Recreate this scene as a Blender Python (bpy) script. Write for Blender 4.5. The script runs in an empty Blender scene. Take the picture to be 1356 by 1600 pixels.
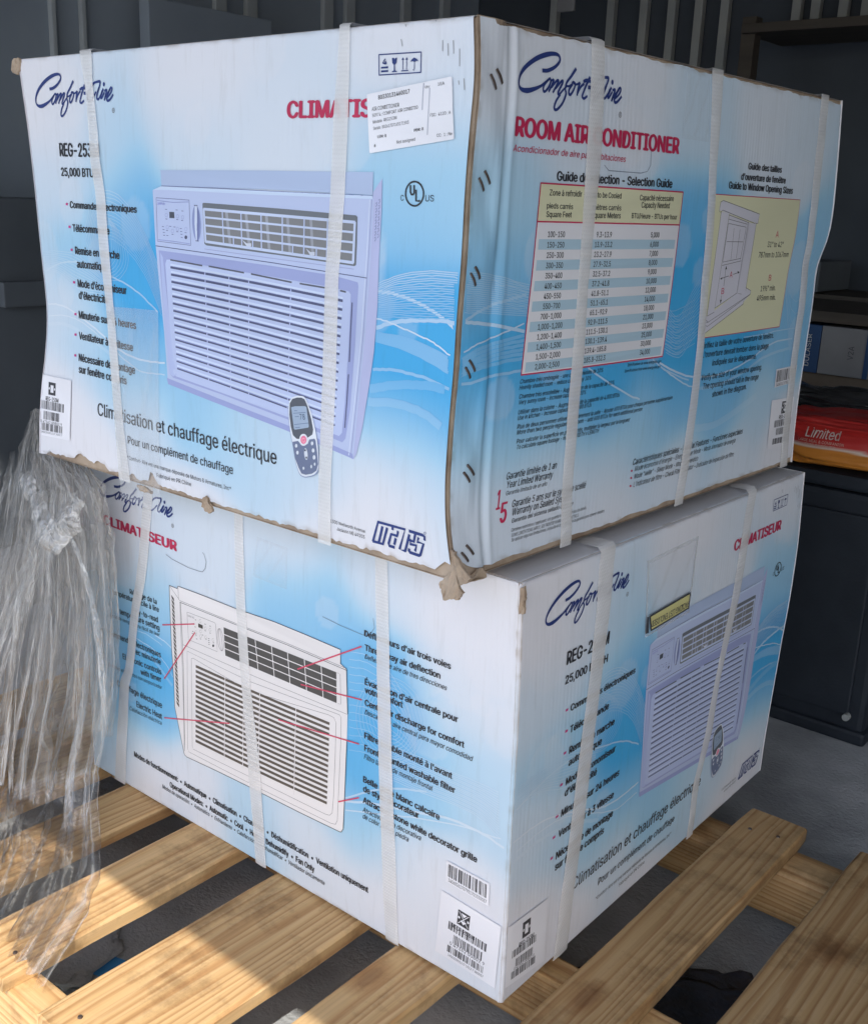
import bpy, bmesh, math, random
import numpy as np
from mathutils import Vector, Matrix
from mathutils.geometry import tessellate_polygon

# ======================================================================= camera, sky, sun, exposure
SC = bpy.context.scene
COL = SC.collection
CAM_C=(0.59691,-0.88826,0.90616)
CAM_R=((0.769095,0.637942,0.039039),(-0.205355,0.188808,0.960302),(0.605246,-0.746580,0.276216))
CAM_F=1704.389
cam_data = bpy.data.cameras.new('camera')
cam = bpy.data.objects.new('camera', cam_data); COL.objects.link(cam)
Rm = Matrix(CAM_R)                                # rows: right, up, back
M4 = Rm.transposed().to_4x4(); M4.translation = Vector(CAM_C)
cam.matrix_world = M4
cam_data.sensor_fit = 'VERTICAL'; cam_data.sensor_height = 32.0
cam_data.lens = 32.0 * CAM_F / 1600.0
cam_data.clip_start = 0.02; cam_data.clip_end = 400
SC.camera = cam

SUN_DIR = Vector((0.42, -0.58, 0.76)).normalized()     # towards the sun
sun_el = math.asin(SUN_DIR.z); sun_az = math.atan2(SUN_DIR.x, SUN_DIR.y)
world = bpy.data.worlds.new('World'); SC.world = world; world.use_nodes = True
wn = world.node_tree.nodes; wl_ = world.node_tree.links
sky = wn.new('ShaderNodeTexSky'); sky.sky_type = 'NISHITA'; sky.sun_disc = False
sky.sun_elevation = sun_el; sky.sun_rotation = sun_az; sky.air_density = 1.0; sky.dust_density = 2.0
wl_.new(sky.outputs[0], wn['Background'].inputs[0]); wn['Background'].inputs[1].default_value = 0.15
sd = bpy.data.lights.new('sun', 'SUN'); sd.energy = 2.3; sd.angle = math.radians(0.3); sd.color = (1.0, 0.93, 0.82)
sun = bpy.data.objects.new('sun', sd); COL.objects.link(sun)
sun.rotation_euler = SUN_DIR.to_track_quat('Z', 'Y').to_euler(); sun.location = (3, -6, 8)
SC.view_settings.view_transform = 'Standard'; SC.view_settings.look = 'None'
SC.view_settings.exposure = 1.04; SC.view_settings.gamma = 1.0; SC.view_settings.use_curve_mapping = False
SC.cycles.max_bounces = 10; SC.cycles.transparent_max_bounces = 40; SC.cycles.diffuse_bounces = 5
SC.cycles.sample_clamp_indirect = 6.0

random.seed(5); RNG = np.random.RandomState(5)
# ======================================================================= helpers
def lin(r, g, b):
    f = lambda c: (c / 255 / 12.92) if c / 255 <= 0.04045 else ((c / 255 + 0.055) / 1.055) ** 2.4
    return (f(r), f(g), f(b))

def screen_ink(c):
    """printed colour: what the photograph shows divided by the light on that face"""
    a = lin(*c); return (a[0] / 0.89, a[1] / 0.88, a[2] / 1.0)

INK = dict(k=(.030, .031, .038), red=(.52, .03, .095), navy=(.028, .05, .20), mag=(.55, .04, .22), pink=(.60, .07, .13),
           g0=(.045, .05, .055), g1=(.05, .05, .06), g2=(.16, .15, .16), paper=(.74, .74, .78), lab=(.82, .82, .87),
           yel=(.68, .67, .46), pyel=(.62, .58, .26), band=(.42, .58, .69), draw=(.80, .77, .77), wl=(.62, .61, .68),
           card=(.33, .24, .165), u_top=(.4, .45, .7))
def ink(c): return INK[c] if isinstance(c, str) else screen_ink(c)

def new_mat(name):
    m = bpy.data.materials.new(name); m.use_nodes = True
    nt = m.node_tree; return m, nt, nt.nodes['Principled BSDF']
def nd(nt, typ, **kw):
    n = nt.nodes.new(typ)
    for k, v in kw.items(): setattr(n, k, v)
    return n
def ramp(nt, stops):
    n = nt.nodes.new('ShaderNodeValToRGB'); e = n.color_ramp.elements
    while len(e) < len(stops): e.new(0.5)
    for el, (p, c) in zip(e, stops): el.position = p; el.color = (*c, 1) if len(c) == 3 else c
    return n
def coords(nt, scale=(1, 1, 1), out='Object'):
    tc = nd(nt, 'ShaderNodeTexCoord'); mp = nd(nt, 'ShaderNodeMapping'); mp.inputs['Scale'].default_value = scale
    nt.links.new(tc.outputs[out], mp.inputs[0]); return mp.outputs[0]

def mottled(name, c1, c2, scale=8, rough=.6, rough2=None, bump=.0, bscale=60, spec=.4, stretch=(1, 1, 1), metal=0):
    m, nt, b = new_mat(name); L = nt.links
    co = coords(nt, stretch); n = nd(nt, 'ShaderNodeTexNoise'); n.inputs['Scale'].default_value = scale; n.inputs['Detail'].default_value = 8
    L.new(co, n.inputs[0]); r = ramp(nt, [(.32, c1), (.7, c2)]); L.new(n.outputs[0], r.inputs[0]); L.new(r.outputs[0], b.inputs['Base Color'])
    b.inputs['Roughness'].default_value = rough; b.inputs['Specular IOR Level'].default_value = spec; b.inputs['Metallic'].default_value = metal
    if rough2 is not None:
        mr = nd(nt, 'ShaderNodeMapRange'); mr.inputs[3].default_value = rough; mr.inputs[4].default_value = rough2
        L.new(n.outputs[0], mr.inputs[0]); L.new(mr.outputs[0], b.inputs['Roughness'])
    if bump:
        n2 = nd(nt, 'ShaderNodeTexNoise'); n2.inputs['Scale'].default_value = bscale; n2.inputs['Detail'].default_value = 6; L.new(co, n2.inputs[0])
        bp = nd(nt, 'ShaderNodeBump'); bp.inputs['Strength'].default_value = bump; bp.inputs['Distance'].default_value = .01
        L.new(n2.outputs[0], bp.inputs['Height']); L.new(bp.outputs[0], b.inputs['Normal'])
    return m

def link(name, me, mat=None, parent=None):
    o = bpy.data.objects.new(name, me); COL.objects.link(o)
    for m in (mat if isinstance(mat, (list, tuple)) else [mat]):
        if m is not None: me.materials.append(m)
    if parent is not None: o.parent = parent
    return o
def tag(o, label=None, cat=None, group=None, kind=None):
    if label: o['label'] = label
    if cat: o['category'] = cat
    if group: o['group'] = group
    if kind: o['kind'] = kind
    return o
def empty(name, loc=(0, 0, 0), rz=0):
    o = bpy.data.objects.new(name, None); COL.objects.link(o); o.location = loc; o.rotation_euler.z = rz; o.empty_display_size = .1
    return o
def attach(o, parent):
    """parent a mesh built in world coordinates without moving it"""
    o.parent = parent; o.matrix_parent_inverse = Matrix.Translation(parent.location).inverted() if parent.rotation_euler.z == 0 else (Matrix.Translation(parent.location) @ parent.rotation_euler.to_matrix().to_4x4()).inverted()
    return o
def mesh_np(name, V, Fq, smooth=False):
    me = bpy.data.meshes.new(name); me.from_pydata([tuple(v) for v in V], [], [tuple(f) for f in Fq]); me.update()
    if smooth: me.polygons.foreach_set('use_smooth', np.ones(len(me.polygons), bool))
    return me
def box_bm(bm, c, s, rz=0, bev=0.0, jit=0.0):
    r = bmesh.ops.create_cube(bm, size=1); vs = r['verts']
    Mx = Matrix.Translation(c) @ Matrix.Rotation(rz, 4, 'Z') @ Matrix.Diagonal((*s, 1))
    bmesh.ops.transform(bm, matrix=Mx, verts=vs)
    if jit:
        for v in vs: v.co += Vector([random.uniform(-jit, jit) for _ in range(3)])
    if bev:
        es = list({e for v in vs for e in v.link_edges}); bmesh.ops.bevel(bm, geom=es, offset=bev, segments=2, affect='EDGES', profile=.6)
def bm_obj(name, fn, mat, parent=None, smooth=False):
    bm = bmesh.new(); fn(bm); me = bpy.data.meshes.new(name); bm.to_mesh(me); bm.free()
    if smooth: me.polygons.foreach_set('use_smooth', np.ones(len(me.polygons), bool))
    return link(name, me, mat, parent)
def box_obj(name, c, s, mat, parent=None, rz=0, bev=.003):
    return bm_obj(name, lambda bm: box_bm(bm, c, s, rz, bev), mat, parent)
def hash_noise(x, seed=0, oct=4):
    """smooth 1-d noise"""
    x = np.asarray(x, float); r = np.random.RandomState(seed); tot = np.zeros_like(x); a = 1.0
    for o in range(oct):
        tb = r.uniform(-1, 1, 4096); xi = np.floor(x).astype(int); f = x - xi; f = f * f * (3 - 2 * f)
        tot += a * (tb[xi % 4096] * (1 - f) + tb[(xi + 1) % 4096] * f); a *= .5; x = x * 2.03
    return tot

# ---- carton geometry: every face is a bent sheet P(face, u, v) in metres; u, v are millimetres on the cardboard
def lerp_table(tab, t):
    ts = np.array([r[0] for r in tab]); vs = np.array([r[1:] for r in tab])
    return np.stack([np.interp(t, ts, vs[:, k]) for k in range(vs.shape[1])], -1)

def smooth_table(tab, n=41):
    t = np.linspace(0, 1, n); v = lerp_table(tab, t)
    for _ in range(2):
        w = v.copy(); w[1:-1] = (v[:-2] + 2 * v[1:-1] + v[2:]) / 4; v = w
    return [(float(a), *map(float, b)) for a, b in zip(t, v)]

def crease(kind, s, t, w):
    """bumps of the cardboard itself, metres along the face normal"""
    u = s * w
    if kind == 'flap':      # glued joint flap beside the corner: wavy, pulled in at the staples
        k = np.clip((0.060 - u) / 0.022, 0, 1); k = k * k * (3 - 2 * k)
        z = 0.0018 * np.sin(t * 31 + 1.0 + u * 25) * np.exp(-((u - 0.022) / 0.014) ** 2)
        z += 0.002 * np.sin(t * 17 + 2) * np.exp(-((u - 0.036) / 0.008) ** 2)
        z += -0.0028 * np.exp(-((u - 0.045 - 0.002 * np.sin(t * 9)) / 0.005) ** 2)
        z += 0.0010 * np.exp(-((u - 0.0555) / 0.004) ** 2)
        return z + 0.002 * k
    return 0 * u

def P(F, u, v, off=0.0):
    u = np.asarray(u, float) / 1000.0; v = np.asarray(v, float) / 1000.0
    s = u / F['w']; t = v / F['h']
    S = s[..., None]; T = t[..., None]
    BL, BR, TL, TR = F['c']
    p = (1 - S) * (1 - T) * BL + S * (1 - T) * BR + (1 - S) * T * TL + S * T * TR
    sc = np.clip(s, 0, 1)[..., None]; tc = np.clip(t, 0, 1)
    p = p + lerp_table(F['el'], tc) * (1 - sc) ** F['pl'] + lerp_table(F['er'], tc) * sc ** F['pr']
    b = F['bulge'] * 16 * sc[..., 0] * (1 - sc[..., 0]) * tc * (1 - tc)
    z = b + crease(F['kind'], s, t, F['w'])
    z = z + np.asarray(off, float)
    return p + z[..., None] * F['n']

TEXT=[('A1','REG-253M',81.2,409,175.6,408.2,16.2,'cb','k',0,''),
('A1','25,000 BTU/H',81.5,384.8,176.4,384,10.4,'cb','k',0,''),
('A1','Commandes électroniques',98.4,345.4,252.9,344.3,8.5,'cb','k',0,''),
('A1','Télécommande',101.7,316,192,316.2,9.2,'cb','k',0,''),
('A1','Remise en marche',104.6,287.7,212.1,287.3,9.6,'cb','k',0,''),
('A1','automatique',106.8,270.8,184.1,271,9.8,'cb','k',0,''),
('A1',"Mode d'économiseur",105.3,246,224.2,245,9.8,'cb','k',0,''),
('A1',"d'électricité",105.9,230.7,181,230,9.9,'cb','k',0,''),
('A1','Minuterie sur 24 heures',103,205,242.1,203.5,9.9,'cb','k',0,''),
('A1','Ventilateur à 3 vitesse',101.7,177.3,233.5,174.9,10,'cb','k',0,''),
('A1','Nécessaire de montage',101.2,147.7,236.7,146.3,10.2,'cb','k',0,''),
('A1','sur fenêtre compris',101.6,131.7,217.2,130.1,10.3,'cb','k',0,''),
('A1','Climatisation et chauffage électrique',148.6,79.6,498.4,76,17.1,'c','k',0,''),
('A1','Pour un complément de chauffage',215.4,51.7,422.5,49.9,10.8,'c','k',0,''),
('A1','*Comfort-Aire est une marque déposée de Motors & Armatures, Inc*',212.6,30.2,417.9,28.4,5.3,'r','k',0,''),
('A1','Fabriqué en PR Chine',274.2,17.9,342.9,19.2,5.4,'r','k',0,''),
('A1','1300 Wellworth Avenue',582.6,25.7,634.6,25.3,3.8,'r','k',0,''),
('A1','Jackson MI 49203',592.2,18.7,633.8,18.7,3.8,'r','k',0,''),
('A1','CLIMATISEUR',515.9,448.1,681.1,446.9,16.6,'x','red',0,''),
('A1','4',645.5,493.7,651.3,493.7,5.1,'b','navy',0,''),
('A1','C',674.9,370.4,679,370.5,5.3,'r','k',0,''),
('A1','US',705.9,370.6,716.3,370.9,5.8,'r','k',0,''),
('A1','Comfort-Aire',295.4,355.3,310.3,355.2,2.9,'i',(120,120,205),4,''),
('A1','78',539,134.7,547.1,136,6.1,'r',(60,70,105),13,''),
('A1','80330131460017',642.9,462.5,681.6,467.1,3.8,'b','g1',12,'shipping_label'),
('A1','AIR CONDITIONER',635.3,452.3,669.5,455.6,3.5,'r','g1',12,'shipping_label'),
('A1','50974 : COMFORT AIR CONDITIO',636.3,446.7,692.4,453.2,3,'r','g1',12,'shipping_label'),
('A1','Modele  REG253M',637.3,440.8,667.2,444.6,2.9,'r','g1',12,'shipping_label'),
('A1','Serials  80261707165171503',638.1,435,682.3,440.3,2.9,'r','g1',12,'shipping_label'),
('A1','LEN: 8',643.9,427.5,655.2,428.7,2.6,'b','g1',12,'shipping_label'),
('A1','PDR: 8',689.3,432.9,700.5,434.4,2.6,'b','g1',12,'shipping_label'),
('A1','Not assigned',668.6,422.3,691.2,425.1,2.9,'r','g1',12,'shipping_label'),
('A1','Qty:',699.4,470.6,705.2,471.5,2.2,'r','g1',12,'shipping_label'),
('A1','1EA',714.1,472.5,721.6,473.2,2.7,'r','g1',12,'shipping_label'),
('A1','FSC:  4120 : A',707.3,445.8,730.8,448.1,2.8,'r','g1',12,'shipping_label'),
('A1','CC:  1 : Ne',716.8,428.1,734.4,429.8,2.8,'r','g1',12,'shipping_label'),
('A1','#',639.9,419.1,642,419.4,2.7,'b','g1',12,'shipping_label'),
('A1','REG-253M',18.1,82.1,52.7,83,5.7,'b','g1',12,'barcode_sticker'),
('A1','0 47362 00802 9',6.5,48.2,62.4,50.7,3.7,'r','g1',12,'barcode_sticker'),
('A1','1AGLS2201217 1012 7',7.6,32.9,62.9,35.8,2.8,'r','g1',12,'barcode_sticker'),
('T1','ROOM AIR CONDITIONER',56.4,432.9,363.5,433.1,17.4,'x','red',0,''),
('T1','Acondicionador de aire para habitaciones',55.7,419.1,252.1,418.8,6.1,'bi','red',0,''),
('T1','Guide de sélection - Selection Guide',128.4,395.3,353.5,395.7,9.1,'cb','k',0,''),
('T1','100-150',119.1,340.6,147.7,340.6,5.7,'b','k',1,''),
('T1','9.3-13.9',204.4,340.6,233.5,340.6,5.7,'b','k',1,''),
('T1','5,000',314,340.6,332.7,340.6,5.7,'b','k',1,''),
('T1','150-250',119.1,330.3,147.7,330.3,5.7,'b','k',1,''),
('T1','13.9-23.2',202.4,330.3,235.5,330.3,5.7,'b','k',1,''),
('T1','6,000',314,330.3,332.7,330.3,5.7,'b','k',1,''),
('T1','250-300',119.1,320.1,147.7,320.1,5.7,'b','k',1,''),
('T1','23.2-27.9',202.4,320.1,235.5,320.1,5.7,'b','k',1,''),
('T1','7,000',314,320.1,332.7,320.1,5.7,'b','k',1,''),
('T1','300-350',119.1,309.9,147.7,309.9,5.7,'b','k',1,''),
('T1','27.9-32.5',202.4,309.9,235.5,309.9,5.7,'b','k',1,''),
('T1','8,000',314,309.9,332.7,309.9,5.7,'b','k',1,''),
('T1','350-400',119.1,299.7,147.7,299.7,5.7,'b','k',1,''),
('T1','32.5-37.2',202.4,299.7,235.5,299.7,5.7,'b','k',1,''),
('T1','9,000',314,299.7,332.7,299.7,5.7,'b','k',1,''),
('T1','400-450',119.1,289.4,147.7,289.4,5.7,'b','k',1,''),
('T1','37.2-41.8',202.4,289.4,235.5,289.4,5.7,'b','k',1,''),
('T1','10,000',312,289.4,334.7,289.4,5.7,'b','k',1,''),
('T1','450-550',119.1,279.2,147.7,279.2,5.7,'b','k',1,''),
('T1','41.8-51.1',202.4,279.2,235.5,279.2,5.7,'b','k',1,''),
('T1','12,000',312,279.2,334.7,279.2,5.7,'b','k',1,''),
('T1','550-700',119.1,269,147.7,269,5.7,'b','k',1,''),
('T1','51.1-65.1',202.4,269,235.5,269,5.7,'b','k',1,''),
('T1','14,000',312,269,334.7,269,5.7,'b','k',1,''),
('T1','700-1,000',115.9,258.8,150.9,258.8,5.7,'b','k',1,''),
('T1','65.1-92.9',202.4,258.8,235.5,258.8,5.7,'b','k',1,''),
('T1','18,000',312,258.8,334.7,258.8,5.7,'b','k',1,''),
('T1','1,000-1,200',112.8,248.5,154,248.5,5.7,'b','k',1,''),
('T1','92.9-111.5',200.3,248.5,237.6,248.5,5.7,'b','k',1,''),
('T1','21,000',312,248.5,334.7,248.5,5.7,'b','k',1,''),
('T1','1,200-1,400',112.8,238.3,154,238.3,5.7,'b','k',1,''),
('T1','111.5-130.1',198.3,238.3,239.6,238.3,5.7,'b','k',1,''),
('T1','23,000',312,238.3,334.7,238.3,5.7,'b','k',1,''),
('T1','1,400-1,500',112.8,228.1,154,228.1,5.7,'b','k',1,''),
('T1','130.1-139.4',198.3,228.1,239.6,228.1,5.7,'b','k',1,''),
('T1','25,000',312,228.1,334.7,228.1,5.7,'b','k',1,''),
('T1','1,500-2,000',112.8,217.9,154,217.9,5.7,'b','k',1,''),
('T1','139.4-185.8',198.3,217.9,239.6,217.9,5.7,'b','k',1,''),
('T1','30,000',312,217.9,334.7,217.9,5.7,'b','k',1,''),
('T1','2,000-2,500',112.8,207.6,154,207.6,5.7,'b','k',1,''),
('T1','185.8-232.3',198.3,207.6,239.6,207.6,5.7,'b','k',1,''),
('T1','34,000',312,207.6,334.7,207.6,5.7,'b','k',1,''),
('T1','Zone à refroidir - Area to be Cooled',118.1,380.8,247.4,381.1,5.7,'b','k',1,''),
('T1','pieds carrés',114.7,368.4,159,368.3,5.3,'b','k',1,''),
('T1','Square Feet',114.7,360,157.5,360.3,5.6,'b','k',1,''),
('T1','mètres carrés',194.2,368.6,248.6,368.7,5.6,'b','k',1,''),
('T1','Square Meters',192.8,360.3,248.6,360.5,5.9,'b','k',1,''),
('T1','Capacité nécessaire',284.9,380.3,359,381.1,5.9,'b','k',1,''),
('T1','Capacity Needed',289.4,372.4,350.8,373,6.3,'b','k',1,''),
('T1','BTU/Heure - BTUs per hour',270.7,361,369.7,360.8,5.6,'b','k',1,''),
('T1','Spécifications de www.energystar.gov',287.7,196.4,364.7,194.9,3.3,'bi','k',0,''),
('T1','Specifications from www.energystar.gov',282.7,189.7,364.6,188.4,3.3,'bi','k',0,''),
('T1','Chambre très ombragée - une capacité réduite de 10%',90.5,194.6,238.4,194.4,4.6,'bi','k',0,''),
('T1','Heavily shaded room - reduce capacity by 10%',90.4,188.4,216,187.8,4.6,'bi','k',0,''),
('T1','Chambre très ensoleillée - Augmentation de la capacité de 10%',91,178.9,263.8,177.9,4.7,'bi','k',0,''),
('T1','Very sunny room - increase capacity by 10%',91.1,172.8,208.3,172.3,4.7,'bi','k',0,''),
('T1','Utiliser dans la cuisine - Augmentation de la capacité de 4,000 BTUs',91.5,162.4,277.7,162.2,4.8,'bi','k',0,''),
('T1','Use in kitchen - increase capacity by 4,000 BTUs',91.2,156.4,221.2,156.7,4.7,'bi','k',0,''),
('T1','Plus de deux personnes utilisent régulièrement la salle - Ajouter 600 BTUs pour chaque personne supplémentaire',91.8,146.9,403.2,145.8,4.8,'bi','k',0,''),
('T1','More than two people regularly use room - add 600 BTUs for each additional person',91.9,140.9,332.1,139.3,4.8,'bi','k',0,''),
('T1','Pour calculer la superficie en pieds carrés, multiplier la largeur par la longueur',92.6,131.4,306.3,129.7,4.8,'bi','k',0,''),
('T1','To calculate square footage - multiply WIDTH x LENGTH',93,125,241.1,124.6,4.7,'bi','k',0,''),
('T1','Garantie limitée de 1 an',80,94.1,165.6,94.4,7.6,'ci','k',0,''),
('T1','Year Limited Warranty',80.6,84.8,159.6,84.4,7.6,'ci','k',0,''),
('T1','Garantía limitada de un año',80.7,77,150.1,77.2,4.7,'i','k',0,''),
('T1','Garantie 5 ans sur le système scellé',90.7,62.4,225.5,62,7.8,'ci','k',0,''),
('T1','Warranty on Sealed System',90.8,53.2,194.5,53,7.8,'ci','k',0,''),
('T1','Garantía del sistema sellado de clase',90.8,45.2,202.6,45.6,4.8,'bi','k',0,''),
('T1',"Certaines restrictions s'appliquent, voir garantie imprimée pour plus de détails.",90.3,35.8,230.6,35.4,3.6,'i','k',0,''),
('T1','SOME LIMITATIONS APPLY, SEE PRINTED WARRANTY FOR DETAILS.',90.3,30,216,29.3,3.6,'i','k',0,''),
('T1','Se aplican algunas limitaciones, consulte el documento de la garantía para obtener detalles.',90.2,24.8,271.2,24.1,3.7,'i','k',0,''),
('T1','1',65.8,63.7,75.2,63.9,20.8,'si','red',0,''),
('T1','5',71.2,48.4,85.6,48.8,21.6,'si','red',0,''),
('T1','Caractéristiques spéciales - Special Features - Funciones especiales',323,73.1,624.4,72.7,7.8,'bi','k',0,''),
('T1',"Mode économie d'énergie - Energy Saver Mode - Modo ahorrador de energía",329.7,64.5,604.1,62.5,6.5,'i','k',0,''),
('T1','Mode "veille" - Sleep Mode - Modo suspendido',330.3,54.9,495.5,53,6.3,'i','k',0,''),
('T1',"L'indicateur de filtre - Check Filter Indicator - Indicador de inspección de filtro",331.1,44.3,605.2,42.5,6.6,'i','k',0,''),
('T1','Guide des tailles',541.6,424.2,641.6,424.1,8,'cb','k',0,''),
('T1',"d'ouverture de fenêtre",523.8,411,657,410.9,8.1,'cb','k',0,''),
('T1','Guide to Window Opening Sizes',492.5,399.4,683,398.3,8.5,'cb','k',0,''),
('T1','A',519.3,290.9,527.4,290.7,7.5,'r','red',3,''),
('T1','B',500.8,270.5,508.4,270.6,7.5,'r','red',3,''),
('T1','A',644.9,340.6,653.6,340.6,8.4,'r','red',1,''),
('T1','B',642.4,283.1,650.4,283.1,8.1,'r','red',1,''),
('T1','31" to 42"',622.9,328,673.3,327.6,7.2,'c','k',1,''),
('T1','787mm to 1067mm',599.3,314.5,697.5,314,7.3,'c','k',1,''),
('T1','19½" min.',619.3,269.7,669.7,269.4,7.3,'c','k',1,''),
('T1','495mm min.',610.8,257.5,673.7,256.2,7.3,'c','k',1,''),
('T1','Vérifiez la taille de votre ouverture de fenêtre.',460.3,203.6,685.3,202.9,7.7,'c','k',0,''),
('T1',"L'ouverture devrait tomber dans la plage",468.4,191.9,671.8,189.1,7.7,'c','k',0,''),
('T1','indiquée sur le diagramme.',499.3,179,634.5,177.6,7.8,'c','k',0,''),
('T1','Verify the size of your window opening.',473.4,161.8,658.5,159.9,7.9,'c','k',0,''),
('T1','The opening should fall in the range',480.8,149.9,651,147,7.9,'c','k',0,''),
('T1','shown in the diagram.',510.9,136.4,615,136.6,8,'c','k',0,''),
('T1','340802617079517015300',717.1,130.4,787,130.9,4.2,'r','g1',12,'serial_sticker'),
('T1','REG-253M',746.4,78.9,786.6,77.4,5.4,'b','g1',12,'barcode_sticker'),
('D2','CLIMATISEUR',60.5,423.9,240.8,423.7,14.6,'x','red',0,''),
('D2','Réglage de la',122.9,329.5,189.6,331.4,8.1,'b','g0',0,''),
('D2','température facile à lire',76.3,317,194.1,320.4,8.2,'b','g0',0,''),
('D2','Easy-to-read',127.6,301.6,191.2,303.8,8.7,'b','g0',0,''),
('D2','temperature setting',93.7,289.9,194.1,291.8,8.8,'b','g0',0,''),
('D2','ajuste de temperatura fácil de leer',63.9,277.9,195.1,282.7,5.7,'i','g0',0,''),
('D2','Commandes électroniques',63.1,246.2,195.3,250,9,'b','g0',0,''),
('D2','avec minuterie',119.8,235.2,194.6,238.5,8.9,'b','g0',0,''),
('D2','Electronic controls',96.8,217.5,194.9,222.9,9,'b','g0',0,''),
('D2','with timer',142.3,206.4,194.2,210.4,9,'b','g0',0,''),
('D2','Controles electrónicos con temporizador',55.3,192.7,195,199.1,5.9,'i','g0',0,''),
('D2','Chauffage électrique',77.5,166.6,193,167.9,9.8,'b','g0',0,''),
('D2','Electric Heat',127.4,148,191.7,149.3,9.8,'b','g0',0,''),
('D2','Calefacción eléctrica',108.1,136,191,139.6,6.6,'i','g0',0,''),
('D2',"Déflecteurs d'air trois voies",601.3,405,734.1,403.9,7.9,'cb','k',0,''),
('D2','Three-way air deflection',602.6,386.8,719.5,387.4,8,'cb','k',0,''),
('D2','Deflexión de aire de tres direcciones',602.8,376,730,376.1,6.4,'ci','k',0,''),
('D2',"Évacuation d'air centrale pour",603.5,342.3,746.6,342.2,8.1,'cb','k',0,''),
('D2','votre confort',603.7,331.5,664.8,332.1,8.3,'cb','k',0,''),
('D2','Center air discharge for comfort',604,314.8,756.7,313.9,8.2,'cb','k',0,''),
('D2','Descarga de aire central para mayor comodidad',604.2,303.1,769.6,301.5,6.6,'ci','k',0,''),
('D2',"Filtre lavable monté à l'avant",603.9,270.3,741.4,268,8.4,'cb','k',0,''),
('D2','Front mounted washable filter',604.1,253.6,746.5,251.1,8.5,'cb','k',0,''),
('D2','Filtro lavable de montaje frontal',603.9,242,714.1,240.9,6.9,'ci','k',0,''),
('D2','Belle grille blanc calcaire',602.8,209.2,725,206.8,8.7,'cb','k',0,''),
('D2','de style décorateur',602.9,196,693.8,195.6,8.8,'cb','k',0,''),
('D2','Attractive stone white decorator grille',602.4,180,781.2,174.3,8.7,'cb','k',0,''),
('D2','Atractiva rejilla decorativa',601.9,166.9,698.3,166.7,7.2,'ci','k',0,''),
('D2','de color blanco piedra',602,157.5,678.9,156.4,7.2,'ci','k',0,''),
('D2','Modes de fonctionnement:  •  Automatique  •  Climatisation  •  Chauffage  •  Déshumidification  •  Ventilation uniquement',114,58.9,612,51.6,9.1,'cb','k',0,''),
('D2','Operational Modes:  •  Automatic  •  Cool  •  Heat  •  Dehumidify  •  Fan Only',202.6,41,513.8,36.3,9.2,'cb','k',0,''),
('D2','Modos de operación:  •  Automático  •  Enfriamiento  •  Calefacción  •  Deshumidificar  •  Ventilador únicamente',182.9,30.9,533.5,24.8,6.9,'ci','k',0,''),
('D2','Comfort-Aire',262.2,333.7,277.1,333.9,2.9,'i','g2',3,''),
('D2','34060261707951701530037',741.4,131.3,797.4,127.9,4.7,'r','g1',12,'serial_sticker'),
('D2','REG-253M',748.3,71.5,782.4,69.2,5.4,'b','g1',12,'barcode_sticker'),
('D2','0 47362 00802 9',746.4,45.3,798.6,42.2,4.5,'r','g1',12,'barcode_sticker'),
('D2','1AGLS2201217 1012 7 380037',744.2,27.6,797.6,24.7,3.2,'r','g1',12,'barcode_sticker'),
('A2','REG-253M',26.9,66.2,58.3,63.7,5.9,'b','g1',12,'barcode_sticker'),
('A2','0 47362 00802 9',19.2,38.4,62.3,33.7,3.4,'r','g1',12,'barcode_sticker'),
('A2','PACKING LIST ENCLOSED',385.4,412,284.9,410.2,8.6,'b','g1',18,'packing_pouch')]
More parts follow.
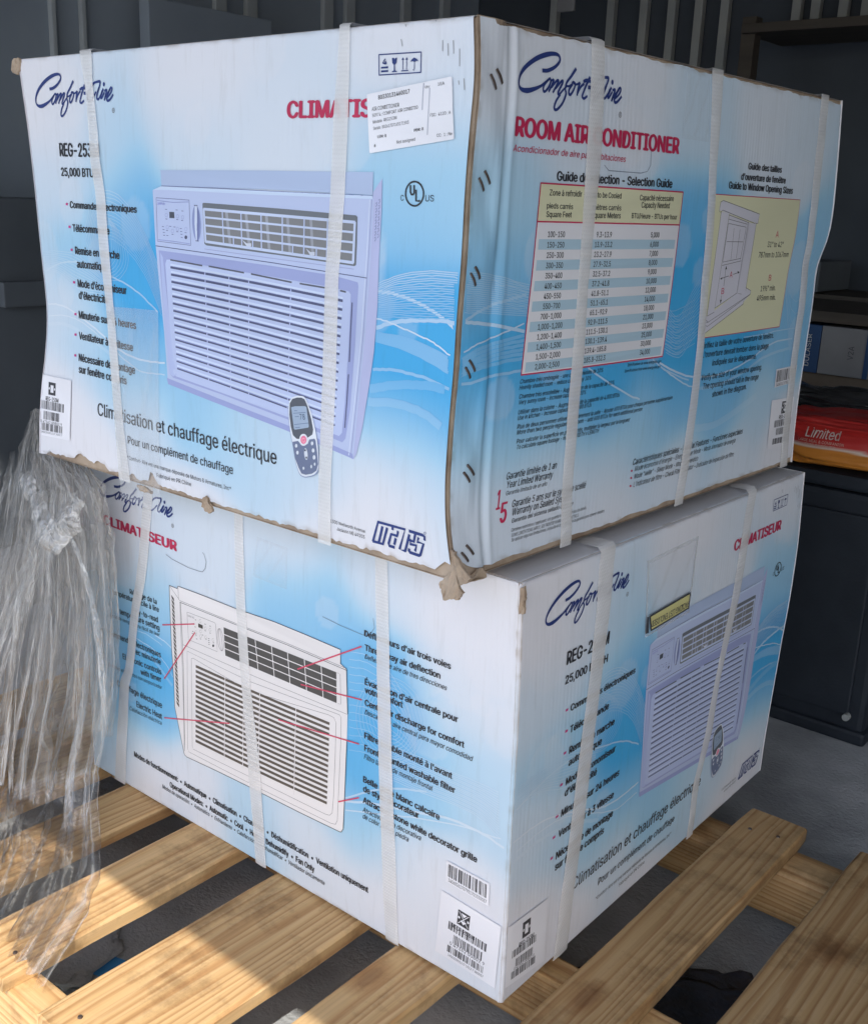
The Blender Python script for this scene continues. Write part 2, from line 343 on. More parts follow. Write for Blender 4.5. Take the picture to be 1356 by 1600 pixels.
POLY=[
('A1','mag',0,[88.2,351.4,93.6,351.3,93.2,348.4,87.8,348.6],''),
('A1','mag',0,[91.5,323.1,97,323,96.6,320.1,91.1,320.2],''),
('A1','mag',0,[93.1,294.1,98.6,294.1,98.2,291.1,92.7,291.2],''),
('A1','mag',0,[93,252.6,98.6,252.6,98.2,249.6,92.5,249.6],''),
('A1','mag',0,[91.1,211,96.9,211.2,96.6,208.1,90.8,208],''),
('A1','mag',0,[89.4,183.8,95.2,184,95.2,180.9,89.4,180.7],''),
('A1','mag',0,[89,155.6,94.6,155.9,94.7,152.7,89.1,152.5],''),
('A1','navy',0,[644,491.8,652.9,491.9,652.9,490.2,644,490.2],''),
('A1','navy',0,[644.1,488.6,653,488.6,653,487,644.1,486.9],''),
('A1','navy',0,[657.5,499,660.1,499,660.6,497.2,661.6,498.7,663.7,499,663.2,494.6,661.2,492.8,661.5,487.9,663.9,487.2,663.9,486.5,657.7,486.5,657.7,487.2,660,487.9,659.9,492.8,658,494.6],''),
('A1','navy',0,[670.5,497.2,671.3,497.2,671.4,488,670.6,488],''),
('A1','navy',0,[669.4,496.7,670.9,499,672.5,496.7],''),
('A1','navy',0,[675.1,497.2,675.9,497.2,675.9,488,675.1,488],''),
('A1','navy',0,[674,496.7,675.5,499,677,496.7],''),
('A1','navy',0,[669,487.6,677.6,487.7,677.6,486.8,669,486.7],''),
('A1','navy',0,[680.1,494.6,681.6,496.7,684.6,498.1,687.6,496.7,689.6,494.6,687.6,495.1,685.1,494.2,682.6,495.1],''),
('A1',(166,180,220),1,[302.5,394.1,478.4,395.8,638.6,396.2,638.8,374.6,488.5,376.6,303.8,376.9],''),
('A1',(172,176,222),1,[639.3,377.6,650.5,390.4,650.9,359.8,649.1,316.8,649,266.6,645.7,221.1,640.5,187.5,631.8,139.8,623.8,111.2,619.1,103.8,615.3,104.2,624.1,185.3,632.1,284.3],''),
('A1',(176,186,228),2,[286.6,371.4,303,376.1,488.5,374.7,638.2,373.9,640.4,370.4,637.5,303.6,633.5,239.4,624.8,158.3,619.1,104.1,567.6,111.6,517.2,118.4,420.3,130.2,305.5,142.7,301,205,294.2,265.7,289.5,308.3],''),
('A1',(190,204,240),3,[286.6,371.4,303,376.1,488.5,374.7,638.2,373.9,638.7,370.9,488.5,371,302.9,372.2],''),
('A1',(148,156,212),3,[305.5,142.7,517.2,118.4,619.1,104.1,618.1,109.6,517.3,125,411.5,137.2,303.3,150.3],''),
('A1',(74,78,96),4,[318,347.7,327.3,347.7,327.7,340.8,318.2,340.7],''),
('A1',(80,84,120),4,[351,320.3,350.5,319,349.1,318.1,347.5,318.1,346.2,318.8,345.8,320,346.3,321.3,347.7,322.2,349.3,322.3,350.5,321.6],''),
('A1',(138,148,202),4,[376.2,337.4,376.2,332.2,375.7,327.4,374.7,323.2,373.2,319.9,371.4,317.8,369.4,316.9,367.3,317.4,365.3,319.3,363.5,322.3,362,326.4,361,331.1,360.4,336.2,360.4,341.4,361,346.2,362,350.4,363.4,353.6,365.2,355.7,367.2,356.5,369.3,356,371.3,354.1,373.1,351.1,374.6,347.1,375.6,342.4],''),
('A1',(112,120,175),5,[370,356.5,372.6,350.2,374,336.2,372.5,321.9,370.6,317.5,368.3,317.4],''),
('A1',(200,208,240),5,[365.8,356.4,370,356.5,369,317.5,366.9,317.4,364.8,335.8],''),
('A1',(106,110,124),4,[379.4,358.9,381.9,359.7,508.5,357.5,616.8,354.6,619.3,353.2,619.3,327.7,618.5,306.2,616.4,304.9,508.6,309.2,385.4,313,382,314.6],''),
('A1',(122,122,132),5,[382.1,352.9,506.7,350.2,616.1,347.9,614.8,308.2,506.9,312.4,384.6,317.2],''),
('A1',(150,152,170),6,[418.8,351,423.4,350.9,429.3,316.6,424.8,316.7],''),
('A1',(150,152,170),6,[451.6,350.3,456,350.2,461.1,315.3,456.8,315.5],''),
('A1',(150,152,170),6,[484.3,349.6,488.6,349.5,493,314.1,488.8,314.3],''),
('A1',(150,152,170),6,[517.1,348.9,521.2,348.8,525,312.9,520.9,313],''),
('A1',(150,152,170),6,[552,348.1,556,348,559.2,311.6,555.3,311.7],''),
('A1',(150,152,170),6,[584.6,347.4,588.4,347.3,591.1,310.3,587.3,310.5],''),
('A1',(196,200,226),8,[447.6,322.1,455,318.9,462.2,319.4,462.3,316,455.1,315.6],''),
('A1',(196,200,226),8,[547.3,318.6,553.8,315.3,560.3,315.8,560.3,312.3,553.7,311.8],''),
('A1',(150,158,212),3,[295.5,302.6,391.9,300.2,498.6,297.1,585.1,293.7,621.4,289.2,622.4,285.5,619.4,224.8,613.6,156.7,607.4,124.6,602.7,119.6,517.4,131.6,409.5,143.8,316.1,152,308.7,156.6,301.9,220.6],''),
('A1',(168,178,226),4,[298.6,300.5,303.3,294.9,310.4,236.7,317.3,175.7,323.9,157,316.2,153.6,308.7,156.6,301.9,220.6],''),
('A1',(176,186,230),4,[310.8,292.7,320.7,292.9,402.9,289.5,498.6,285.6,585.4,281.4,609.1,279.3,612.3,276.3,610.3,223.8,606,162.5,602.1,130,597.8,125.8,517.4,134.5,420.9,144.7,322.6,154.4,316.5,158.4,312.1,221.5,308,287.7],''),
('A1',(172,180,226),7,[381.5,282.6,383.3,282.7,383.2,279.8,381.4,279.7],''),
('A1',(172,180,226),7,[423.6,280.6,425.3,280.7,425.3,277.9,423.5,277.7],''),
('A1',(172,180,226),7,[456.8,278.9,458.5,279,458.4,276.2,456.7,276.1],''),
('A1',(172,180,226),7,[523.8,275,525.3,275.1,525.4,272.4,523.8,272.3],''),
('A1',(172,180,226),7,[381.7,274.1,383.5,274.2,383.4,271.3,381.6,271.2],''),
('A1',(172,180,226),7,[423.6,271.9,425.4,272.1,425.3,269.2,423.5,269.1],''),
('A1',(172,180,226),7,[456.7,270.1,458.4,270.3,458.3,267.5,456.6,267.3],''),
('A1',(172,180,226),7,[523.4,266.1,525,266.2,525,263.5,523.4,263.4],''),
('A1',(172,180,226),7,[381.9,265.5,383.7,265.7,383.6,262.7,381.8,262.6],''),
('A1',(172,180,226),7,[423.6,263.3,425.4,263.4,425.3,260.5,423.5,260.4],''),
('A1',(172,180,226),7,[456.5,261.4,458.2,261.5,458.2,258.7,456.5,258.6],''),
('A1',(172,180,226),7,[523,257.2,524.6,257.3,524.6,254.6,523,254.4],''),
('A1',(172,180,226),7,[382.1,256.9,383.9,257.1,383.8,254.2,381.9,254],''),
('A1',(172,180,226),7,[423.6,254.6,425.4,254.7,425.3,251.8,423.5,251.7],''),
('A1',(172,180,226),7,[456.4,252.6,458.1,252.7,458,249.9,456.3,249.7],''),
('A1',(172,180,226),7,[522.6,248.2,524.2,248.3,524.2,245.6,522.6,245.4],''),
('A1',(172,180,226),7,[382.2,248.3,384.1,248.5,384,245.5,382.1,245.4],''),
('A1',(172,180,226),7,[423.6,245.8,425.4,246,425.3,243.1,423.5,242.9],''),
('A1',(172,180,226),7,[456.2,243.7,457.9,243.9,457.9,241,456.2,240.9],''),
('A1',(172,180,226),7,[522.2,239.1,523.8,239.3,523.8,236.5,522.2,236.4],''),
('A1',(172,180,226),7,[382.4,239.7,384.2,239.8,384.1,236.9,382.3,236.7],''),
('A1',(172,180,226),7,[423.6,237,425.3,237.2,425.3,234.3,423.5,234.1],''),
('A1',(172,180,226),7,[456.1,234.9,457.8,235,457.7,232.2,456,232],''),
('A1',(172,180,226),7,[521.8,230,523.4,230.2,523.4,227.4,521.8,227.3],''),
('A1',(172,180,226),7,[382.5,231,384.4,231.1,384.3,228.2,382.4,228],''),
('A1',(172,180,226),7,[423.5,228.2,425.3,228.4,425.2,225.5,423.5,225.3],''),
('A1',(172,180,226),7,[455.9,225.9,457.6,226.1,457.5,223.2,455.8,223.1],''),
('A1',(172,180,226),7,[521.4,220.9,523,221.1,522.9,218.3,521.3,218.1],''),
('A1',(172,180,226),7,[382.7,222.2,384.6,222.4,384.5,219.4,382.6,219.3],''),
('A1',(172,180,226),7,[423.5,219.4,425.3,219.6,425.2,216.6,423.4,216.4],''),
('A1',(172,180,226),7,[455.7,217,457.4,217.2,457.4,214.3,455.6,214.1],''),
('A1',(172,180,226),7,[520.9,211.7,522.5,211.9,522.5,209.1,520.9,208.9],''),
('A1',(172,180,226),7,[382.8,213.5,384.7,213.7,384.6,210.7,382.7,210.5],''),
('A1',(172,180,226),7,[423.4,210.5,425.2,210.7,425.1,207.7,423.4,207.5],''),
('A1',(172,180,226),7,[455.5,208,457.2,208.2,457.2,205.3,455.4,205.1],''),
('A1',(172,180,226),7,[520.5,202.5,522.1,202.7,522.1,199.9,520.5,199.7],''),
('A1',(172,180,226),7,[383,204.7,384.9,204.9,384.7,201.9,382.9,201.7],''),
('A1',(172,180,226),7,[423.4,201.6,425.2,201.8,425.1,198.8,423.3,198.6],''),
('A1',(172,180,226),7,[455.3,198.9,457,199.1,457,196.2,455.2,196],''),
('A1',(172,180,226),7,[520,193.2,521.6,193.4,521.6,190.6,520,190.4],''),
('A1',(172,180,226),7,[383.1,195.9,385,196.1,384.9,193.1,383,192.8],''),
('A1',(172,180,226),7,[423.3,192.6,425.1,192.8,425,189.8,423.2,189.6],''),
('A1',(172,180,226),7,[455.1,189.9,456.8,190.1,456.8,187.2,455,186.9],''),
('A1',(172,180,226),7,[519.6,183.9,521.2,184.1,521.2,181.3,519.5,181.1],''),
('A1',(172,180,226),7,[383.2,187,385.1,187.2,385,184.2,383.1,184],''),
('A1',(172,180,226),7,[423.2,183.6,425,183.8,424.9,180.8,423.1,180.6],''),
('A1',(172,180,226),7,[454.9,180.7,456.6,181,456.5,178,454.8,177.8],''),
('A1',(172,180,226),7,[519.1,174.6,520.7,174.8,520.7,171.9,519.1,171.7],''),
('A1',(172,180,226),7,[383.4,178.1,385.3,178.3,385.1,175.3,383.2,175.1],''),
('A1',(172,180,226),7,[423.2,174.5,425,174.8,424.9,171.8,423.1,171.5],''),
('A1',(172,180,226),7,[454.6,171.6,456.4,171.8,456.3,168.9,454.6,168.6],''),
('A1',(172,180,226),7,[518.6,165.2,520.2,165.4,520.2,162.5,518.6,162.3],''),
('A1',(172,180,226),7,[383.5,169.2,385.4,169.4,385.2,166.3,383.4,166.1],''),
('A1',(172,180,226),7,[423.1,165.4,424.9,165.7,424.8,162.7,423,162.4],''),
('A1',(172,180,226),7,[454.4,162.4,456.1,162.6,456.1,159.6,454.3,159.4],''),
('A1',(172,180,226),7,[518.1,155.7,519.7,155.9,519.7,153,518.1,152.8],''),
('A1',(172,180,226),7,[383.6,160.2,385.5,160.4,385.4,157.4,383.5,157.1],''),
('A1',(172,180,226),7,[423,156.3,424.8,156.6,424.7,153.5,422.9,153.3],''),
('A1',(172,180,226),7,[454.1,153.1,455.9,153.4,455.8,150.4,454.1,150.1],''),
('A1',(172,180,226),7,[517.6,146.2,519.2,146.4,519.2,143.5,517.5,143.3],''),
('A1',(132,146,190),9,[521.6,152,522.7,153.4,523.9,154.8,525.5,156.1,527.9,157.3,530.6,158.4,533.4,159.2,536.1,159.8,538.7,160.2,541.2,160.3,543.2,160.3,545,160,546.7,159.1,548.2,157.6,549.5,155.5,551,153.1,552.8,150.4,554.7,147.3,556.5,143.7,558.2,139.6,559.8,135,561.4,130.3,562.8,125.8,564,121.2,565.1,116.7,566,112.4,566.7,108.1,567.2,103.6,567.6,98.1,567.7,92.4,567.6,87.7,567.3,84.7,566.8,82.8,565.9,80.9,564.4,78.8,562.6,76.8,560.2,75,557.1,73.5,553.4,72.1,550.1,71.1,547.6,70.3,545.4,69.9,543.3,69.8,541.3,69.9,539.4,70.3,537.7,71.2,536.3,72.5,535.1,74.3,533.9,76.6,532.6,79.1,531.4,82,530.1,85.7,528.9,90.7,527.7,96.6,526.5,102.2,525.2,106.9,523.9,111.3,522.7,116.1,521.7,121.9,520.8,128,520.2,133.4,519.8,137.7,519.7,141.3,519.8,144.6,520.2,147.3,520.9,149.7],''),
('A1',(212,216,238),10,[522.2,153.2,523.4,154.6,524.5,156,526.1,157.3,528.3,158.5,531,159.5,533.7,160.4,536.3,160.9,538.9,161.3,541.2,161.4,543.2,161.4,544.9,161.1,546.6,160.2,548,158.7,549.3,156.6,550.8,154.2,552.5,151.4,554.3,148.3,556.1,144.8,557.7,140.6,559.3,136,560.8,131.3,562.2,126.8,563.4,122.2,564.5,117.7,565.3,113.4,566,109.1,566.5,104.6,566.8,99.1,567,93.4,566.9,88.6,566.6,85.7,566.1,83.7,565.2,81.9,563.8,79.8,562,77.8,559.7,76,556.6,74.5,553.1,73.2,549.9,72.2,547.4,71.4,545.3,71,543.3,70.9,541.3,71,539.5,71.5,537.9,72.3,536.5,73.7,535.3,75.5,534.1,77.8,532.9,80.3,531.7,83.2,530.5,86.9,529.3,92,528.2,97.8,527,103.4,525.7,108.1,524.5,112.5,523.4,117.3,522.4,123.1,521.5,129.2,520.9,134.6,520.5,139,520.4,142.6,520.5,145.8,520.9,148.5,521.6,150.9],''),
('A1',(84,88,104),11,[522.7,150.6,526.7,155.9,534.5,158.7,541.2,159.5,546.1,158.3,551,150.8,556.5,137.4,559.2,126.8,558,121.1,551.9,117.1,546.3,114.4,539.6,112.8,532.9,112.1,527.3,115.2,524,124.4,521.9,137.7],''),
('A1',(150,166,198),12,[524.9,146.5,531.1,148.5,546.6,150.9,549,150.1,552.6,129.7,552,127.9,530.8,122.1,529.1,122.8],''),
('A1',(106,116,152),11,[526.2,107.4,535.1,110.1,540.7,107,546.3,106.8,550.7,109.5,553,114.7,561.3,117,562.9,114.8,565,103.2,566.5,89.1,563.7,81.3,556.9,76.7,546.8,73.4,540,73.6,535.6,79.4,530.2,89],''),
('A1',(214,216,236),13,[550.8,113.9,550.5,112.1,549.9,110.4,548.8,108.8,547.4,107.5,545.8,106.5,544,106,542.3,105.9,540.7,106.3,539.3,107.2,538.2,108.4,537.6,109.9,537.4,111.7,537.6,113.5,538.3,115.3,539.4,116.8,540.8,118.2,542.4,119.1,544.2,119.6,545.9,119.7,547.5,119.3,548.9,118.4,549.9,117.2,550.6,115.6],''),
('A1',(222,120,160),14,[549,113.6,548.8,112.4,548.4,111.2,547.6,110.1,546.6,109.2,545.5,108.5,544.3,108.2,543,108.1,541.9,108.4,541,109,540.2,109.8,539.8,110.9,539.6,112.1,539.8,113.3,540.3,114.5,541,115.6,542,116.5,543.2,117.1,544.4,117.5,545.6,117.5,546.7,117.3,547.7,116.7,548.4,115.8,548.9,114.8],''),
('A1',(206,210,232),13,[534.6,104.5,534.3,103.3,533.5,102.4,532.5,101.9,531.5,102,530.7,102.7,530.5,103.8,530.8,105,531.5,106,532.6,106.4,533.6,106.3,534.3,105.6],''),
('A1',(206,210,232),13,[536.3,97,536,95.8,535.3,94.8,534.3,94.3,533.2,94.5,532.5,95.2,532.3,96.3,532.6,97.4,533.3,98.4,534.3,98.9,535.4,98.8,536.1,98.1],''),
('A1',(206,210,232),13,[559.6,111.4,559.3,110.3,558.6,109.3,557.6,108.8,556.6,109,555.9,109.7,555.6,110.7,555.9,111.9,556.6,112.9,557.6,113.3,558.6,113.2,559.4,112.5],''),
('A1',(206,210,232),13,[561.4,103.8,561.1,102.5,560.3,101.5,559.2,101,558.1,101.1,557.3,101.8,557,103,557.3,104.2,558.1,105.3,559.2,105.8,560.3,105.6,561.1,104.9],''),
('A1',(206,210,232),13,[562.8,96.2,562.5,94.9,561.6,93.8,560.5,93.3,559.4,93.4,558.6,94.2,558.3,95.5,558.6,96.8,559.5,97.9,560.6,98.4,561.7,98.3,562.5,97.5],''),
('A1',(206,210,232),13,[562.7,88.5,562.5,87.5,562,86.7,561.3,86.4,560.6,86.5,560.2,87.1,560,88,560.2,89,560.7,89.8,561.4,90.2,562,90.1,562.5,89.5],''),
('A1',(206,210,232),13,[557.3,84.8,557.1,83.7,556.6,82.9,555.9,82.5,555.2,82.6,554.8,83.3,554.6,84.3,554.8,85.4,555.3,86.3,556,86.7,556.6,86.5,557.1,85.8],''),
('A1',(206,210,232),13,[545.1,80.7,544.9,79.8,544.4,79,543.6,78.6,542.9,78.7,542.4,79.3,542.2,80.2,542.4,81.1,543,81.9,543.7,82.2,544.4,82.1,545,81.6],''),
('A1',(206,210,232),13,[550.5,98,550.6,95.5,550.3,93.2,549.6,91.5,548.6,90.8,547.5,91,546.5,92.2,545.6,94.2,545.1,96.7,545,99.3,545.3,101.6,546,103.2,547,104,548,103.7,549.1,102.5,549.9,100.5],''),
('A1',(60,64,90),14,[548.1,101.7,547.7,100.7,546.7,100.2,545.8,100.4,545.4,101.2,545.8,102.2,546.8,102.7,547.7,102.5],''),
('A1',(60,64,90),14,[549.9,93.6,549.5,92.6,548.5,92.1,547.6,92.3,547.2,93.1,547.6,94.1,548.5,94.7,549.5,94.5],''),
('A1','lab',10,[627.7,467.5,628.9,467.9,728,479.9,729.3,479.3,732.5,452.5,736.9,427.1,736,426.1,635.3,413.7,633.8,414.3,630.7,440],'shipping_label'),
('A1','lab',10,[-5.5,117.7,40.9,118.2,84.8,118.7,84,76.2,80.9,32.8,40.7,30.6,-1,28.4,-1,73.5],'barcode_sticker'),
('A1','g1',12,[23.4,109.3,43.3,109.6,44.1,91.5,24.8,91],'barcode_sticker'),
('A1','lab',13,[29.8,105.4,38.1,105.6,38.6,95,30.5,94.8],'barcode_sticker'),
('A1','lab',13,[28.3,100.3,27.8,98.9,26.4,98.4,25.1,99.2,24.8,100.7,25.7,101.9,27.2,101.9,28.2,100.8],'barcode_sticker'),
('A1','lab',13,[43.2,100.6,42.7,99.2,41.3,98.7,40,99.5,39.8,101,40.7,102.2,42.1,102.2,43.1,101.1],'barcode_sticker'),
('A1','g1',12,[5.7,80.8,6.6,80.8,7.2,68.4,6.3,68.4],'barcode_sticker'),
('A1','g1',12,[9.1,80.9,10,80.9,10.5,68.5,9.7,68.5],'barcode_sticker'),
('A1','g1',12,[11.7,81,12.6,81,13,68.6,12.2,68.6],'barcode_sticker'),
('A1','g1',12,[14.3,81.1,15.1,81.1,15.6,68.7,14.7,68.7],'barcode_sticker'),
('A1','g1',12,[16,81.1,16.8,81.1,17.2,68.7,16.4,68.7],'barcode_sticker'),
('A1','g1',12,[18.5,81.2,21.1,81.3,21.4,68.9,18.9,68.8],'barcode_sticker'),
('A1','g1',12,[21.9,81.3,23.6,81.3,23.9,69,22.2,68.9],'barcode_sticker'),
('A1','g1',12,[25.3,81.4,26.9,81.4,27.2,69.1,25.5,69],'barcode_sticker'),
('A1','g1',12,[29.5,81.5,31.1,81.5,31.3,69.2,29.6,69.2],'barcode_sticker'),
('A1','g1',12,[32.8,81.6,33.6,81.6,33.7,69.3,32.9,69.3],'barcode_sticker'),
('A1','g1',12,[35.3,81.7,36.9,81.7,37,69.4,35.4,69.4],'barcode_sticker'),
('A1','g1',12,[37.8,81.7,38.6,81.8,38.6,69.5,37.8,69.5],'barcode_sticker'),
('A1','g1',12,[39.4,81.8,41.1,81.8,41.1,69.6,39.4,69.5],'barcode_sticker'),
('A1','g1',12,[42.7,81.9,45.2,81.9,45.1,69.7,42.7,69.6],'barcode_sticker'),
('A1','g1',12,[46,82,47.6,82,47.5,69.8,45.9,69.7],'barcode_sticker'),
('A1','g1',12,[49.3,82.1,50.1,82.1,49.9,69.9,49.1,69.9],'barcode_sticker'),
('A1','g1',12,[50.9,82.1,51.7,82.1,51.5,69.9,50.7,69.9],'barcode_sticker'),
('A1','g1',12,[53.3,82.2,54.9,82.2,54.7,70,53.1,70],'barcode_sticker'),
('A1','g1',12,[55.8,82.3,57.4,82.3,57.1,70.1,55.5,70.1],'barcode_sticker'),
('A1','g1',12,[58.2,82.3,59,82.3,58.7,70.2,57.9,70.2],'barcode_sticker'),
('A1','g1',12,[59.8,82.4,60.6,82.4,60.3,70.2,59.5,70.2],'barcode_sticker'),
('A1','g1',12,[63,82.5,63.8,82.5,63.5,70.4,62.7,70.3],'barcode_sticker'),
('A1','g1',12,[64.6,82.5,67,82.6,66.7,70.5,64.3,70.4],'barcode_sticker'),
('A1','g1',12,[14.3,66,14.9,66,14.9,53.5,14.3,53.5],'barcode_sticker'),
('A1','g1',12,[15.5,66,16.1,66,16.1,53.5,15.5,53.5],'barcode_sticker'),
('A1','g1',12,[17.3,66.1,17.9,66.1,17.9,53.6,17.3,53.6],'barcode_sticker'),
('A1','g1',12,[18.5,66.1,19.1,66.1,19.1,53.7,18.5,53.6],'barcode_sticker'),
('A1','g1',12,[20.9,66.2,22.7,66.3,22.6,53.8,20.9,53.7],'barcode_sticker'),
('A1','g1',12,[23.9,66.3,24.5,66.3,24.4,53.9,23.8,53.9],'barcode_sticker'),
('A1','g1',12,[25.7,66.4,26.3,66.4,26.2,54,25.6,53.9],'barcode_sticker'),
('A1','g1',12,[26.9,66.4,27.5,66.4,27.4,54,26.8,54],'barcode_sticker'),
('A1','g1',12,[29.3,66.5,29.9,66.5,29.7,54.1,29.1,54.1],'barcode_sticker'),
('A1','g1',12,[31.1,66.6,32.3,66.6,32.1,54.2,30.9,54.2],'barcode_sticker'),
('A1','g1',12,[34.1,66.7,34.7,66.7,34.4,54.3,33.8,54.3],'barcode_sticker'),
('A1','g1',12,[35.2,66.7,35.8,66.7,35.6,54.4,35,54.3],'barcode_sticker'),
('A1','g1',12,[36.4,66.8,37,66.8,36.8,54.4,36.2,54.4],'barcode_sticker'),
('A1','g1',12,[37.6,66.8,38.8,66.9,38.5,54.5,37.3,54.4],'barcode_sticker'),
('A1','g1',12,[39.4,66.9,40.6,66.9,40.2,54.6,39.1,54.5],'barcode_sticker'),
('A1','g1',12,[41.2,66.9,42.9,67,42.6,54.7,40.8,54.6],'barcode_sticker'),
('A1','g1',12,[43.5,67,44.1,67,43.7,54.7,43.2,54.7],'barcode_sticker'),
('A1','g1',12,[45.8,67.1,46.4,67.1,46,54.8,45.5,54.8],'barcode_sticker'),
('A1','g1',12,[47,67.1,48.2,67.2,47.8,54.9,46.6,54.8],'barcode_sticker'),
('A1','g1',12,[48.8,67.2,49.9,67.3,49.5,55,48.4,54.9],'barcode_sticker'),
('A1','g1',12,[50.5,67.3,51.7,67.3,51.2,55,50.1,55],'barcode_sticker'),
('A1','g1',12,[52.3,67.3,54,67.4,53.5,55.1,51.8,55.1],'barcode_sticker'),
('A1','g1',12,[55.2,67.4,55.7,67.5,55.3,55.2,54.7,55.2],'barcode_sticker'),
('A1','g1',12,[8.2,47.8,9,47.9,8.6,37,7.8,37],'barcode_sticker'),
('A1','g1',12,[11.4,48,12.2,48,11.8,37.2,11,37.2],'barcode_sticker'),
('A1','g1',12,[13,48,13.8,48.1,13.4,37.3,12.6,37.2],'barcode_sticker'),
('A1','g1',12,[14.6,48.1,15.4,48.1,15,37.4,14.2,37.3],'barcode_sticker'),
('A1','g1',12,[16.2,48.2,17.8,48.3,17.4,37.5,15.8,37.4],'barcode_sticker'),
('A1','g1',12,[20.2,48.4,21,48.4,20.6,37.6,19.8,37.6],'barcode_sticker'),
('A1','g1',12,[21.8,48.4,23.4,48.5,22.9,37.7,21.4,37.7],'barcode_sticker'),
('A1','g1',12,[24.2,48.5,25.8,48.6,25.3,37.9,23.7,37.8],'barcode_sticker'),
('A1','g1',12,[26.6,48.6,28.2,48.7,27.7,38,26.1,37.9],'barcode_sticker'),
('A1','g1',12,[29.8,48.8,30.6,48.8,30,38.1,29.2,38.1],'barcode_sticker'),
('A1','g1',12,[32.9,48.9,35.3,49,34.7,38.3,32.4,38.2],'barcode_sticker'),
('A1','g1',12,[36.1,49.1,38.4,49.2,37.8,38.5,35.5,38.4],'barcode_sticker'),
('A1','g1',12,[39.2,49.2,40,49.2,39.4,38.6,38.6,38.5],'barcode_sticker'),
('A1','g1',12,[42.4,49.4,43.1,49.4,42.5,38.7,41.7,38.7],'barcode_sticker'),
('A1','g1',12,[43.9,49.4,44.7,49.5,44.1,38.8,43.3,38.8],'barcode_sticker'),
('A1','g1',12,[45.5,49.5,46.3,49.5,45.6,38.9,44.8,38.8],'barcode_sticker'),
('A1','g1',12,[47,49.6,48.6,49.6,47.9,39,46.4,38.9],'barcode_sticker'),
('A1','g1',12,[49.4,49.7,51.7,49.8,51,39.2,48.7,39],'barcode_sticker'),
('A1','g1',12,[52.5,49.8,53.2,49.8,52.5,39.2,51.8,39.2],'barcode_sticker'),
('A1','g1',12,[55.5,49.9,57.1,50,56.4,39.4,54.8,39.3],'barcode_sticker'),
('A1','g1',12,[58.6,50.1,59.4,50.1,58.7,39.5,57.9,39.5],'barcode_sticker'),
('A1','g1',12,[60.9,50.2,61.7,50.2,61,39.7,60.2,39.6],'barcode_sticker'),
('A1','g1',12,[62.5,50.3,63.2,50.3,62.5,39.7,61.7,39.7],'barcode_sticker'),
('T1','paper',0,[100.7,355.5,238.7,355.2,376.8,354.8,365.8,201.8,228.6,202.8,91.5,203.7],''),
('T1','yel',0,[102.9,392,241.2,391.8,379.4,391.7,376.8,354.8,238.7,355.2,100.7,355.5],''),
('T1','band',1,[105.2,338.6,237.6,338.3,370,337.9,369.3,327.6,236.9,328,104.6,328.4],''),
('T1','band',1,[103.9,318.2,236.3,317.8,368.6,317.3,367.8,307,235.6,307.5,103.3,308],''),
('T1','band',1,[102.7,297.8,234.9,297.3,367.1,296.7,366.4,286.5,234.2,287,102.1,287.6],''),
('T1','band',1,[101.5,277.4,233.5,276.8,365.6,276.2,364.9,265.9,232.9,266.5,100.8,267.2],''),
('T1','band',1,[100.2,257,232.2,256.3,364.2,255.6,363.4,245.3,231.5,246,99.6,246.8],''),
('T1','band',1,[99,236.5,230.8,235.8,362.7,235,361.9,224.7,230.2,225.5,98.4,226.3],''),
('T1','band',1,[97.7,216.1,229.5,215.3,361.2,214.4,360.5,204.1,228.8,205,97.1,205.9],''),
('T1','red',0,[320.9,67.7,324.8,67.4,325.3,64.9,321.4,65.2],''),
('T1','red',0,[321.5,58.6,325.4,58.3,326,55.8,322.1,56.1],''),
('T1','red',0,[322.1,48.4,326,48.1,326.6,45.5,322.6,45.9],''),
('T1','yel',0,[458.7,391.5,576.6,391.3,709.3,391.1,708.8,305.4,701.4,217.5,571.3,217.2,458.5,217.2,457.3,305.9],''),
('T1','wl',1,[474.9,382.7,481.1,384.9,587.7,370.2,584.8,358.1,580.1,358.7,472.8,373.2],''),
('T1','wl',1,[478.5,371.3,500.4,370.1,487.2,249.7,469.4,244.4],''),
('T1','wl',1,[556.6,358.5,580.2,358.4,571.6,271.1,560.3,268.3,546.3,270.1],''),
('T1','wl',1,[500.8,368.3,562.3,359.2,547.8,270,487.7,253.5],''),
('T1','wl',1,[457.4,244.4,469.4,244.4,546.3,270.1,560.3,268.3,571.8,276.3,588.4,271.8,588.1,267.2,570.6,258.1,568.4,254.9,467.8,223.2,463.4,224.7],''),
('T1','k',3,[493.7,289.8,498.8,291.8,499,288.7],''),
('T1','k',3,[547.4,296.9,540.4,298.7,543.2,294.8],''),
('T1','k',3,[507.1,305.9,504.9,301.2,509.9,301.4],''),
('T1','k',3,[501.8,258.5,499.4,263.4,504.8,263.4],''),
('T1','lab',10,[710,155.9,791,155.6,791.2,129.7,712.8,129],'serial_sticker'),
('T1','g1',12,[714.8,153.7,717.1,153.7,718.7,136.6,716.5,136.6],'serial_sticker'),
('T1','g1',12,[718.2,153.7,720.5,153.7,722,136.6,719.8,136.6],'serial_sticker'),
('T1','g1',12,[722.8,153.7,725.1,153.7,726.5,136.7,724.3,136.7],'serial_sticker'),
('T1','g1',12,[726.2,153.7,727.4,153.7,728.8,136.7,727.7,136.7],'serial_sticker'),
('T1','g1',12,[728.5,153.7,729.7,153.7,731,136.7,729.9,136.7],'serial_sticker'),
('T1','g1',12,[730.8,153.7,732,153.7,733.3,136.7,732.2,136.7],'serial_sticker'),
('T1','g1',12,[734.3,153.7,735.5,153.7,736.7,136.7,735.6,136.7],'serial_sticker'),
('T1','g1',12,[737.8,153.7,739,153.7,740.2,136.7,739,136.7],'serial_sticker'),
